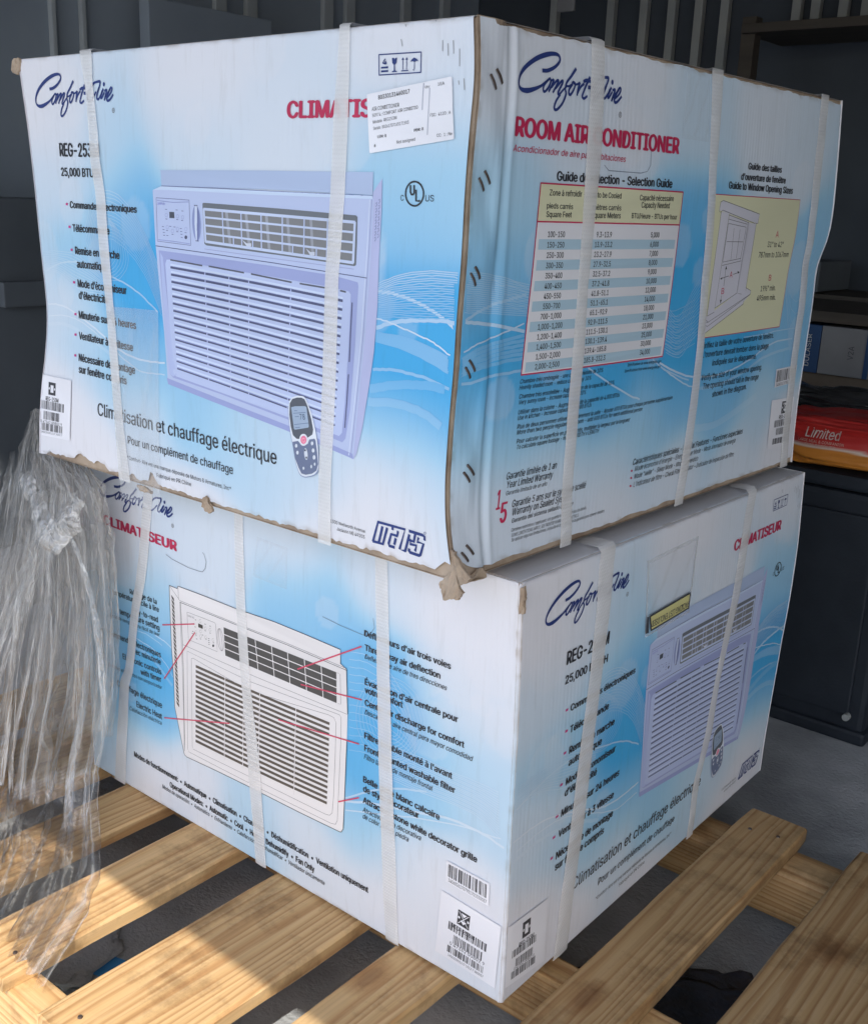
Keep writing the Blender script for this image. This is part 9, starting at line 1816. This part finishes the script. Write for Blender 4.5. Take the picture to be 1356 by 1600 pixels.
def build_carton(fl, fr, root, lift_top):
    L_, R_ = FACES[fl], FACES[fr]
    BLl, BFl, TLl, TFl = L_['c']; _, BRr, _, TRr = R_['c']
    far_b = BLl + BRr - BFl; far_t = TLl + TRr - TFl
    # kraft core just inside the printed sheets: what shows at torn edges
    ins = .0032; V = []; Fq = []; N = 60
    def strip(F, off):
        w = F['w'] * 1000; h = F['h'] * 1000; uu = np.concatenate([[0, 6, 12], np.linspace(20, w - 6, N - 4), [w]]); vv = np.linspace(0, h, 24)
        U, W_ = np.meshgrid(uu, vv); X = P(F, U.ravel(), W_.ravel(), off); return X, len(uu), len(vv)
    for F in (L_, R_):
        X, nu, nv = strip(F, -ins); b0 = len(V)
        V += [x for x in X]
        for j in range(nv - 1):
            for i in range(nu - 1): a = b0 + j * nu + i; Fq.append((a, a + 1, a + nu + 1, a + nu))
    zi = np.array([0, 0, .0015])
    for quad in ([TLl, TFl, TRr, far_t], [BLl, far_b, BRr, BFl]):
        b0 = len(V); cen = sum(quad) / 4
        sgn = -1 if quad[0][2] > cen[2] - .01 and quad is not None and quad[0][2] > .3 + BLl[2] else 1
        V += [q + (cen - q) * .004 + zi * sgn for q in quad]; Fq.append((b0, b0 + 1, b0 + 2, b0 + 3))
    o = link('cardboard_core', mesh_np('cardboard_core', V, Fq), MAT['kraft']); attach(o, root)
    plain_panel('back_panel', [BRr, far_b, far_t, TRr], root, MAT['coat'], 1, dens=30, le=R_['er']); plain_panel('back_panel', [far_b, BLl, TLl, far_t], root, MAT['coat'], 2, dens=30, re_=L_['el'])
    up_ = np.array([0, 0, lift_top])
    ins_ = lambda q, k: q + (( (TLl + TRr) / 2) - q) * k
    plain_panel('top_panel', [TLl + up_, TFl + up_ , TRr + up_, far_t + up_], root, MAT['coat'], 4, (.70, .71, .75), 24)
    out = []
    for f in (fl, fr): out.append(build_panel(f, root))
    for k, (f, rows, gname) in enumerate(STRAPS):
        if f in (fl, fr): strap_mesh(f, rows, root, seed=k)
    return out

upper = empty('air_conditioner_carton', tuple(FACES['A1']['c'][1])); tag(upper, 'upper strapped carton, printed ROOM AIR CONDITIONER over a yellow-headed table, on the other carton', 'carton', 'stacked appliance cartons')
lower = empty('air_conditioner_carton', (0, 0, 0)); tag(lower, 'lower strapped carton on the pallet boards, showing a line drawing of the appliance', 'carton', 'stacked appliance cartons')
for r_ in (upper, lower): r_.location.z = round(r_.location.z, 4)
build_carton('A1', 'T1', upper, -.001)
resL = build_carton('D2', 'A2', lower, -.0005)

# staples through the glued joint
F = FACES['T1']
for (a, b_) in STAPLES:
    n = 7; V = []; Fq = []; ring = 6
    pa, pb = np.array(a), np.array(b_)
    for i in range(n):
        t_ = i / (n - 1); q = pa + (pb - pa) * t_; off = .0012 + .0009 * math.sin(math.pi * t_)
        c_ = P(F, q[0:1], q[1:2], off)[0]; d = P(F, pb[0:1], pb[1:2])[0] - P(F, pa[0:1], pa[1:2])[0]; d /= np.linalg.norm(d); s_ = np.cross(d, F['n'])
        for k in range(ring): th = 2 * math.pi * k / ring; V.append(c_ + s_ * math.cos(th) * .0016 + F['n'] * math.sin(th) * .0008)
    for i in range(n - 1):
        for k in range(ring): Fq.append((i * ring + k, i * ring + (k + 1) % ring, (i + 1) * ring + (k + 1) % ring, (i + 1) * ring + k))
    Fq += [tuple(range(ring))[::-1], tuple(range((n - 1) * ring, n * ring))]
    attach(link('staple', mesh_np('staple', V, Fq, True), MAT['staple']), upper)

# list pouch taped to the right side of the lower carton
def make_pouch_mat():
    m, nt, b = new_mat('pouch_film'); L = nt.links
    b.inputs['Base Color'].default_value = (.72, .74, .76, 1); b.inputs['Roughness'].default_value = .2; b.inputs['Specular IOR Level'].default_value = .6
    uv = nd(nt, 'ShaderNodeAttribute'); uv.attribute_name = 'sheet'
    n = nd(nt, 'ShaderNodeTexNoise'); n.inputs['Scale'].default_value = 18; n.inputs['Detail'].default_value = 4; n.inputs['Distortion'].default_value = 1.5; L.new(uv.outputs['Vector'], n.inputs[0])
    bp = nd(nt, 'ShaderNodeBump'); bp.inputs['Strength'].default_value = .7; bp.inputs['Distance'].default_value = .004; L.new(n.outputs[0], bp.inputs['Height']); L.new(bp.outputs[0], b.inputs['Normal'])
    at = nd(nt, 'ShaderNodeAttribute'); at.attribute_name = 'tint'; L.new(at.outputs['Fac'], b.inputs['Alpha']); return m
MAT['pouch'] = make_pouch_mat()
def film_patch(name, quad, parent, face, alpha, rim, off=.0012, n=36, seed=1, bubble=.0016):
    """thin clear sheet on a face; quad TL TR BR BL in mm"""
    q = [np.array(p, float) for p in quad]; V = []; sh = []; al = []
    for j in range(n + 1):
        for i in range(n + 1):
            s, t_ = i / n, j / n; p = (1 - s) * (1 - t_) * q[0] + s * (1 - t_) * q[1] + s * t_ * q[2] + (1 - s) * t_ * q[3]
            e = min(s, 1 - s, t_, 1 - t_); ripple = bubble * (.5 + .5 * math.sin(9 * s - 7 * t_ + seed)) * min(1, e * 8)
            V.append(P(FACES[face], p[0:1], p[1:2], off + ripple)[0]); sh.append((p[0] / 1000, p[1] / 1000, seed)); al.append(rim if (e < .05 or .09 < e < .11) else alpha + .10 * max(0, math.sin(14 * s + 9 * t_)) ** 8)
    Fq = [(j * (n + 1) + i, (j + 1) * (n + 1) + i, (j + 1) * (n + 1) + i + 1, j * (n + 1) + i + 1) for j in range(n) for i in range(n)]
    me = mesh_np(name, V, Fq, True); set_attr(me, 'sheet', sh); set_attr(me, 'tint', [(a, a, a, 1) for a in al], 'FLOAT_COLOR')
    o = link(name, me, MAT['pouch']); attach(o, parent); return o
po = film_patch('packing_pouch', POUCH, lower, 'A2', .10, .42)
for (gname, Fk), a in resL[1][1].items():
    if gname == 'packing_pouch':
        V, T, CC, O = a.arrays(); me = mesh_np('pouch_banner', art_to_mesh('A2', V, O + .0012, Fk), T); set_attr(me, 'tint', np.c_[CC, np.ones(len(CC))], 'FLOAT_COLOR')
        s = link('pouch_banner', me, MAT['ink']); s.parent = po
film_patch('clear_tape', TAPE_T, upper, 'T1', .05, .10, .0008, 24, 3, .002)
film_patch('clear_tape', TAPE_A, upper, 'A1', .20, .24, .0022, 24, 5, .0012)
film_patch('clear_tape', TAPE_D, lower, 'D2', .05, .12, .0008, 24, 5, .002)

# crushed brown corner and torn flaps under the upper carton's front edge
def flap(name, pts, parent, face, th=.003, seed=0, sub=5):
    """thick torn board piece; pts (u, v, off) in mm"""
    r = np.random.RandomState(seed); bm = bmesh.new()
    vs = [bm.verts.new(P(FACES[face], np.array([p[0]]), np.array([p[1]]), p[2] / 1000)[0]) for p in pts]
    f = bm.faces.new(vs); bmesh.ops.triangulate(bm, faces=[f])
    bmesh.ops.subdivide_edges(bm, edges=bm.edges[:], cuts=3, use_grid_fill=True)
    for v in bm.verts: v.co += Vector(r.uniform(-.0011, .0011, 3))
    bmesh.ops.recalc_face_normals(bm, faces=bm.faces)
    g_ = bmesh.ops.extrude_face_region(bm, geom=bm.faces[:]); ex = [e for e in g_['geom'] if isinstance(e, bmesh.types.BMVert)]
    bmesh.ops.translate(bm, verts=ex, vec=Vector(-FACES[face]['n'] * th)); bmesh.ops.recalc_face_normals(bm, faces=bm.faces)
    me = bpy.data.meshes.new(name); bm.to_mesh(me); bm.free(); o = link(name, me, MAT['kraft']); attach(o, parent); return o
for k, (fc, pts) in enumerate(FLAPS): flap('torn_flap', pts, upper if fc in ('A1', 'T1') else lower, fc, seed=k)

# ======================================================================= stretch film hanging off the left end of the cartons
def on_ray(px, py, Y):
    d = Vector(((px - 678) / CAM_F, -(py - 800) / CAM_F, -1.0)); R3 = Matrix(CAM_R); w = R3.transposed() @ d
    return np.array(Vector(CAM_C) + w * ((Y - CAM_C[1]) / w.y))
MAT['film'] = make_film('stretch_film', .085, .38, (.82, .82, .81), (38, 1.3, 1), .035)
MAT['film2'] = make_film('crumpled_film', .27, .4, (.64, .60, .55), (26, 7, 1), .05, (40, 30, 1))
MAT['lap'] = make_film('film_lap', .34, .4, (.62, .60, .57), (14, 6, 1), .14, (24, 18, 1))
MAT['fold'] = make_film('film_fold', .16, .5, (.86, .86, .85), (60, 6, 1), .10)
ST = empty('stretch_film', (-.86, -.1, 0)); tag(ST, 'clear stretch wrap hanging in pleats left of the cartons onto the pallet', 'plastic film')
rows_ = FILMROWS
rl = [on_ray(l, y, yl) for y, l, r, yl, yr in rows_]; rr = [on_ray(r, y, yr) for y, l, r, yl, yr in rows_]
tr_ = np.linspace(0, 1, len(rows_))
def film_pt(s, t_):
    L_ = np.array([np.interp(t_, tr_, [p[k] for p in rl]) for k in range(3)]); R_ = np.array([np.interp(t_, tr_, [p[k] for p in rr]) for k in range(3)])
    return L_ + (R_ - L_) * s
def film_sheet(name, seed, amp, freq, s0, s1, t0, t1, dy, mat, fade=.0, ns=220, nt_=110):
    s = np.linspace(0, 1, ns); V = []; sh = []
    for j in range(nt_):
        tt = j / (nt_ - 1); t_ = t0 + (t1 - t0) * tt
        pinch = .35 + .65 * min(1, abs(t_ - .30) / .22)
        fold = (1.1 - 2.6 * np.abs(hash_noise((s + (.62 - s) * .35 * max(0, 1 - abs(t_ - .27) / .3)) * freq + .3 * np.sin(t_ * 5 + seed) + seed * 7, seed, 3))) * amp * (.3 + t_ * .8) * pinch + hash_noise(s * freq * 3.1 + t_ * 3, seed + 1, 3) * amp * .3
        lat = hash_noise(np.array([t_ * 6 + seed]), seed + 3, 3)[0] * .004
        cr = hash_noise(np.full(ns, t_ * 42) + s * 9, seed + 4, 3) * .0022
        for i in range(ns):
            p = film_pt(s0 + (s1 - s0) * s[i], t_); V.append((p[0] + fold[i] * .35 + lat, p[1] - dy - fold[i] + cr[i], max(p[2] + cr[i], .0015 if p[1] - dy > -.36 else -.10))); sh.append((s[i] * (s1 - s0) * .45, t_ * .8, seed))
    Fq = [(j * ns + i, (j + 1) * ns + i, (j + 1) * ns + i + 1, j * ns + i + 1) for j in range(nt_ - 1) for i in range(ns - 1)]
    me = mesh_np(name, V, Fq, True); set_attr(me, 'sheet', sh)
    tt = np.repeat(np.linspace(0, 1, nt_), ns); ss = np.tile(s, nt_); jag = .05 * hash_noise(ss * 11, seed + 8); sm = lambda x: np.clip(x, 0, 1) ** 2 * (3 - 2 * np.clip(x, 0, 1))
    fd = ((sm((tt + jag) / fade) if fade else 1) * sm((1.015 - tt + jag * .25) / .03) if fade else 1) * (sm(ss / .08) if s0 > .02 else 1)
    fd = fd * np.ones_like(tt); vl = fd * (1.15 - .95 * sm((t0 + tt * (t1 - t0) - .25) / .5))
    for nm, q in (('tint', fd), ('veil', vl)): set_attr(me, nm, np.stack([q, q, q, np.ones_like(q)], 1), 'FLOAT_COLOR')
    return attach(link(name, me, mat), ST)
film_sheet('hanging_sheet', 1, .016, 9, -.05, 1.0, .0, 1.0, .004, MAT['film'])
film_sheet('hanging_sheet', 2, .020, 8, -.1, .97, .10, .97, .030, MAT['film'], .14)
film_sheet('hanging_sheet', 3, .016, 11, .0, .80, .24, .74, .052, MAT['film'], .16)
film_sheet('crumpled_bundle', 4, .012, 8, .50, 1.0, .02, .56, -.012, MAT['film2'], .10)
film_sheet('crumpled_bundle', 6, .018, 9, .0, .70, .0, .40, -.02, MAT['film2'], .10)
# narrow pale strips along doubled folds, painting their highlights
def fold_strip(pts, wd, seed):
    r = np.random.RandomState(seed); c = cat(pts, 14); n = len(c); V = []; sh = []
    w = wd * (.5 + .8 * np.abs(hash_noise(np.linspace(0, 5, n), seed)))
    for i in range(n):
        t_ = c[min(i + 1, n - 1)] - c[max(i - 1, 0)]; t_ /= np.linalg.norm(t_) + 1e-9; sd_ = np.cross(t_, (0, -1, .2)); sd_ /= np.linalg.norm(sd_) + 1e-9
        for k, o_ in ((-1, 0), (-.3, .5), (.3, .5), (1, 0)): q = c[i] + sd_ * w[i] * k; V.append((q[0], q[1] - o_ * w[i], max(q[2], .001 if q[1] > -.36 else -.1))); sh.append((k * w[i] * 2, i * .01, seed))
    Fq = [(j * 4 + i, j * 4 + i + 1, (j + 1) * 4 + i + 1, (j + 1) * 4 + i) for j in range(n - 1) for i in range(3)]
    return V, Fq, sh
allV = []; allF = []; allS = []
for k in range(14):
    r = np.random.RandomState(900 + k); sA = r.uniform(.25, .95); tA = r.uniform(.02, .35); sB = np.clip(.5 + (sA - .5) * 1.7 + r.normal(0, .13), -.05, .99); tB = min(1, tA + r.uniform(.25, .75))
    if k < 14: sA, tA = .55 + r.uniform(-.06, .06), .27 + r.uniform(-.02, .03); sB = r.uniform(.0, .98); tB = r.uniform(.6, 1)
    pts = []
    for q in np.linspace(0, 1, 5):
        p = film_pt(sA + (sB - sA) * q, tA + (tB - tA) * q); p[1] -= .015 + .03 * r.rand() + .02 * math.sin(q * 3); p[0] += r.normal(0, .005); pts.append(p)
    V, Fq, sh = fold_strip(pts, r.choice([.0012, .004, .007, .010]), k); b0 = len(allV); allV += V; allF += [tuple(i + b0 for i in f) for f in Fq]; allS += sh
me = mesh_np('fold_highlights', allV, allF, True); set_attr(me, 'sheet', allS); [set_attr(me, q, np.ones((len(allV), 4)), 'FLOAT_COLOR') for q in ('tint', 'veil')]; attach(link('fold_highlights', me, MAT['fold']), ST)
# one wide twisted lap across the bundle
V, Fq, sh = fold_strip([on_ray(40, 745, -.075), on_ray(62, 800, -.09), on_ray(84, 850, -.10), on_ray(108, 812, -.085), on_ray(128, 775, -.08)], .022, 77)
me = mesh_np('twisted_lap', V, Fq, True); set_attr(me, 'sheet', sh); [set_attr(me, q, np.ones((len(V), 4)), 'FLOAT_COLOR') for q in ('tint', 'veil')]; attach(link('twisted_lap', me, MAT['lap']), ST)
V, Fq, sh = fold_strip([on_ray(96, 815, -.10), on_ray(120, 860, -.10), on_ray(142, 930, -.10), on_ray(156, 1010, -.10), on_ray(163, 1120, -.11)], .0065, 78)
me = mesh_np('twisted_lap', V, Fq, True); set_attr(me, 'sheet', sh); [set_attr(me, q, np.ones((len(V), 4)), 'FLOAT_COLOR') for q in ('tint', 'veil')]; attach(link('twisted_lap', me, MAT['fold']), ST)

# ======================================================================= things deeper in the garage
cab = empty('storage_cabinet', (-.35, 1.55, -.14)); tag(cab, 'black plastic storage cabinet on the concrete floor behind the cartons', 'cabinet')
cx0, cx1, cy0, cy1 = -.75, .012, 1.25, 1.80
attach(box_obj('cabinet_body', ((cx0 + cx1) / 2, (cy0 + cy1) / 2, .13), (cx1 - cx0, cy1 - cy0, .50), MAT['black'], bev=.012), cab)
attach(box_obj('cabinet_base', ((cx0 + cx1) / 2, (cy0 + cy1) / 2, -.125), (cx1 - cx0 + .016, cy1 - cy0 + .016, .03), MAT['black'], bev=.008), cab)
attach(box_obj('cabinet_lid', ((cx0 + cx1) / 2, (cy0 + cy1) / 2, .40), (cx1 - cx0 + .02, cy1 - cy0 + .02, .03), MAT['black'], bev=.008), cab)
attach(box_obj('cabinet_door', ((cx0 + cx1) / 2, cy0 - .005, .13), (cx1 - cx0 - .06, .012, .42), MAT['black'], bev=.004), cab)
attach(bm_obj('door_latch', lambda bm: bmesh.ops.create_cone(bm, cap_ends=True, segments=16, radius1=.008, radius2=.007, depth=.012, matrix=Matrix.Translation((-.02, cy0 - .014, -.08)) @ Matrix.Rotation(math.pi / 2, 4, 'X')), MAT['batten']), cab)

def lumpy(name, c, s, mat, seed, rz=0, sub=5, amp=.12, sq=.6, parent=None, colour=None):
    bm = bmesh.new(); bmesh.ops.create_icosphere(bm, subdivisions=sub, radius=1)
    from mathutils import noise
    lay = bm.verts.layers.float_color.new('tint') if colour else None
    for v in bm.verts:
        p = v.co.copy(); q = Vector([math.copysign(abs(k) ** sq, k) for k in p])
        d = noise.fractal(p * 1.7 + Vector((seed, 0, 0)), 1, 2, 4) * amp + .4 * amp * noise.noise(p * 5 + Vector((0, seed, 0)))
        q = q * (1 + d)
        if colour: v[lay] = (*colour(q), 1)
        v.co = Vector((q.x * s[0], q.y * s[1], q.z * s[2]))
    bmesh.ops.transform(bm, matrix=Matrix.Translation(c) @ Matrix.Rotation(rz, 4, 'Z'), verts=bm.verts)
    me = bpy.data.meshes.new(name); bm.to_mesh(me); bm.free(); me.polygons.foreach_set('use_smooth', np.ones(len(me.polygons), bool)); return link(name, me, mat, parent)
m, nt, b = new_mat('charcoal_bag_paper'); at = nd(nt, 'ShaderNodeAttribute'); at.attribute_name = 'tint'; nt.links.new(at.outputs['Color'], b.inputs['Base Color']); b.inputs['Roughness'].default_value = .35
n = nd(nt, 'ShaderNodeTexNoise'); n.inputs['Scale'].default_value = 14; n.inputs['Detail'].default_value = 5; nt.links.new(coords(nt), n.inputs[0]); bp = nd(nt, 'ShaderNodeBump'); bp.inputs['Strength'].default_value = .6; bp.inputs['Distance'].default_value = .012; nt.links.new(n.outputs[0], bp.inputs['Height']); nt.links.new(bp.outputs[0], b.inputs['Normal'])
MAT['bag'] = m
def bagcol(q):
    e = q.z + .10 * q.x
    if e > -.12: return (.42, .025, .022) if not (q.x > .46 and e < .42) else (.55, .23, .035)
    if e > -.19: return (.62, .55, .48)
    return (.50, .19, .03)
bagp = empty('charcoal_bag', (-.10, 1.40, .415)); tag(bagp, 'red and orange printed paper bag slumped on top of the black cabinet', 'bag')
bag = lumpy('bag_body', (-.10, 1.35, .468), (.24, .105, .050), MAT['bag'], 3, .04, 6, .16, .6, None, bagcol); attach(bag, bagp)
def front_text(name, s, x0, x1, z, y, h, col, parent, st='bi', rot=0):
    V, T = glyphs_c(s, st); lo, hi = cap_of(st); X = (V[:, 0] - V[:, 0].min()) / (V[:, 0].max() - V[:, 0].min()) * (x1 - x0); Y = V[:, 1] / hi * h
    dg = bpy.context.evaluated_depsgraph_get()
    if rot: P3 = np.stack([x0 - Y, np.full(len(X), y), z + X], 1)
    else: P3 = np.stack([x0 + X, np.full(len(X), y), z + Y], 1)
    return P3, T, col
def project_text(name, s, x0, x1, z, h, col, parent, target, st='bi'):
    """lettering laid on the lumpy front of a bag by dropping it onto the surface"""
    from mathutils.bvhtree import BVHTree
    P3, T, _ = front_text(name, s, x0, x1, z, 0, h, col, parent, st); bv = BVHTree.FromPolygons([v.co for v in target.data.vertices], [p.vertices for p in target.data.polygons])
    V = []
    for p in P3:
        hit = bv.ray_cast(Vector((p[0], 0.6, p[2])), Vector((0, 1, 0)))[0]
        V.append((p[0], (hit.y if hit else 1.26) - .004, p[2]))
    me = mesh_np(name, V, T); set_attr(me, 'tint', np.tile((*col, 1), (len(V), 1)), 'FLOAT_COLOR'); o = link(name, me, MAT['ink']); attach(o, parent)
project_text('bag_lettering', 'Limited', -.182, -.116, .480, .018, (.62, .55, .52), bagp, bag)
project_text('bag_lettering', 'LARGE MEAL & COMPANION', -.195, -.105, .4705, .0055, (.55, .38, .32), bagp, bag, 'r')
project_text('bag_lettering', 'SIZE BRIQUET', -.18, -.12, .4625, .0055, (.55, .38, .32), bagp, bag, 'r')
gb = lumpy('garbage_bag', (-.20, 1.57, .462), (.30, .11, .068), MAT['bin'], 8, 0, 6, .32, .72); tag(gb, 'shiny black plastic garbage bag crumpled behind the red charcoal sack', 'garbage bag')
br = box_obj('brown_carton', (-.36, 2.08, .40), (.62, .30, .22), MAT['brown'], bev=.004); tag(br, 'plain brown carton at the back with a white and blue box on it', 'carton')
sup = box_obj('work_table', (-.36, 2.12, .08), (1.3, .62, .42), MAT['black'], bev=.006); tag(sup, 'dark low bench under the brown carton at the back', 'bench')
bb = empty('printed_carton', (-.36, 2.05, .51)); tag(bb, 'white carton with a dark blue end band and sideways lettering, under a board', 'carton')
attach(box_obj('carton_body', (-.345, 2.05, .572), (.155, .28, .122), MAT['greybox'], bev=.002), bb)
attach(box_obj('blue_band', (-.452, 2.05, .572), (.056, .28, .122), MAT['bluebox'], bev=.002), bb)
attach(bm_obj('dark_stripe', lambda bm: box_bm(bm, (-.300, 1.908, .572), (.012, .003, .121)), MAT['bluebox']), bb)
for s, x0, z0, ln, h, col in (('DULASER', -.446, .527, .082, .012, (.45, .47, .5)), ('V2A', -.335, .555, .034, .014, (.05, .05, .06))):
    P3, T, _ = front_text('t', s, x0, x0 + ln, z0, 1.908, h, col, bb, 'r', 1); me = mesh_np('carton_lettering', P3, T); set_attr(me, 'tint', np.tile((*col, 1), (len(P3), 1)), 'FLOAT_COLOR'); o = link('carton_lettering', me, MAT['ink']); attach(o, bb)
bd = box_obj('wooden_board', (-.34, 2.10, .657), (.56, .42, .028), MAT['shelf'], bev=.003); tag(bd, 'old wooden board lying across the white and blue box', 'board')
gx = box_obj('grey_carton', (-.86, 3.0, .70), (.12, .3, .10), MAT['rack'], bev=.004); tag(gx, 'small grey carton on the shelf far back behind the upper carton', 'carton')
shf = empty('shelving', (-.5, 3.05, -.14)); tag(shf, 'dark wooden shelving against the back wall on the right', 'shelving')
for z in (.63, 1.50): attach(box_obj('shelf_board', (-.5, 3.02, z), (1.36, .34, .03), MAT['shelf'], bev=.002), shf)
for x in (-1.165, .18): attach(box_obj('shelf_post', (x, 2.9, .70), (.05, .05, 1.68), MAT['shelf'], bev=.002), shf)
# faint equipment along the left wall
lt = empty('tool_rack', (LW_X + .2, 1.0, -.14)); tag(lt, 'dark tool rack with grey trays by the left wall, behind the cartons', 'rack')
attach(box_obj('rack_frame', (LW_X + .16, .93, .36), (.28, .5, 1.0), MAT['rack'], bev=.004), lt)
attach(box_obj('tray', (LW_X + .31, .90, .60), (.05, .34, .07), MAT['rack'], bev=.004), lt)
attach(box_obj('tray', (LW_X + .31, 1.06, .42), (.05, .12, .06), MAT['left_wall'], bev=.004), lt)
pnl = box_obj('leaning_panel', (LW_X + .10, 1.66, .80), (.05, .52, 1.36), MAT['left_wall'], bev=.004); tag(pnl, 'large flat grey panel leaning on the left wall', 'panel')
hp = empty('hanging_hook', (-1.86, 2.8, 1.75)); tag(hp, 'small pale metal bracket with bolt holes hanging above the upper carton', 'bracket')
attach(box_obj('bracket_plate', (-1.86, 2.8, 1.66), (.075, .012, .14), MAT['greybox'], bev=.004), hp)
for z in (1.64, 1.68): attach(bm_obj('bolt', lambda bm: bmesh.ops.create_cone(bm, cap_ends=True, segments=12, radius1=.011, radius2=.009, depth=.01, matrix=Matrix.Translation((-1.86, 2.79, z)) @ Matrix.Rotation(math.pi / 2, 4, 'X')), MAT['black']), hp)
attach(box_obj('bracket_rod', (-1.86, 2.8, 1.85), (.012, .012, .30), MAT['black']), hp)
# bits on the floor seen through the pallet gaps
m, nt, b = new_mat('blue_tape'); b.inputs['Base Color'].default_value = (.05, .27, .62, 1); b.inputs['Roughness'].default_value = .4; MAT['tape'] = m
tp = bm_obj('blue_tape', lambda bm: box_bm(bm, (-.545, -.165, -.1385), (.05, .04, .002), .3), MAT['tape']); tag(tp, 'scrap of blue tape on the floor seen between the pallet boards', 'tape')
pp = lumpy('paper_scrap', (-.60, -.185, -.133), (.055, .07, .006), MAT['concrete'], 4, .4, 4, .3, .7); tag(pp, 'pale crumpled paper lying under the pallet beside the blue tape', 'paper')
tarp = lumpy('tarpaulin', (.15, .16, -.133), (.17, .24, .008), MAT['tarp'], 12, .3, 6, .25, .8); tag(tarp, 'dark plastic sheet bunched on the floor under the pallet gap at the right', 'plastic sheet')
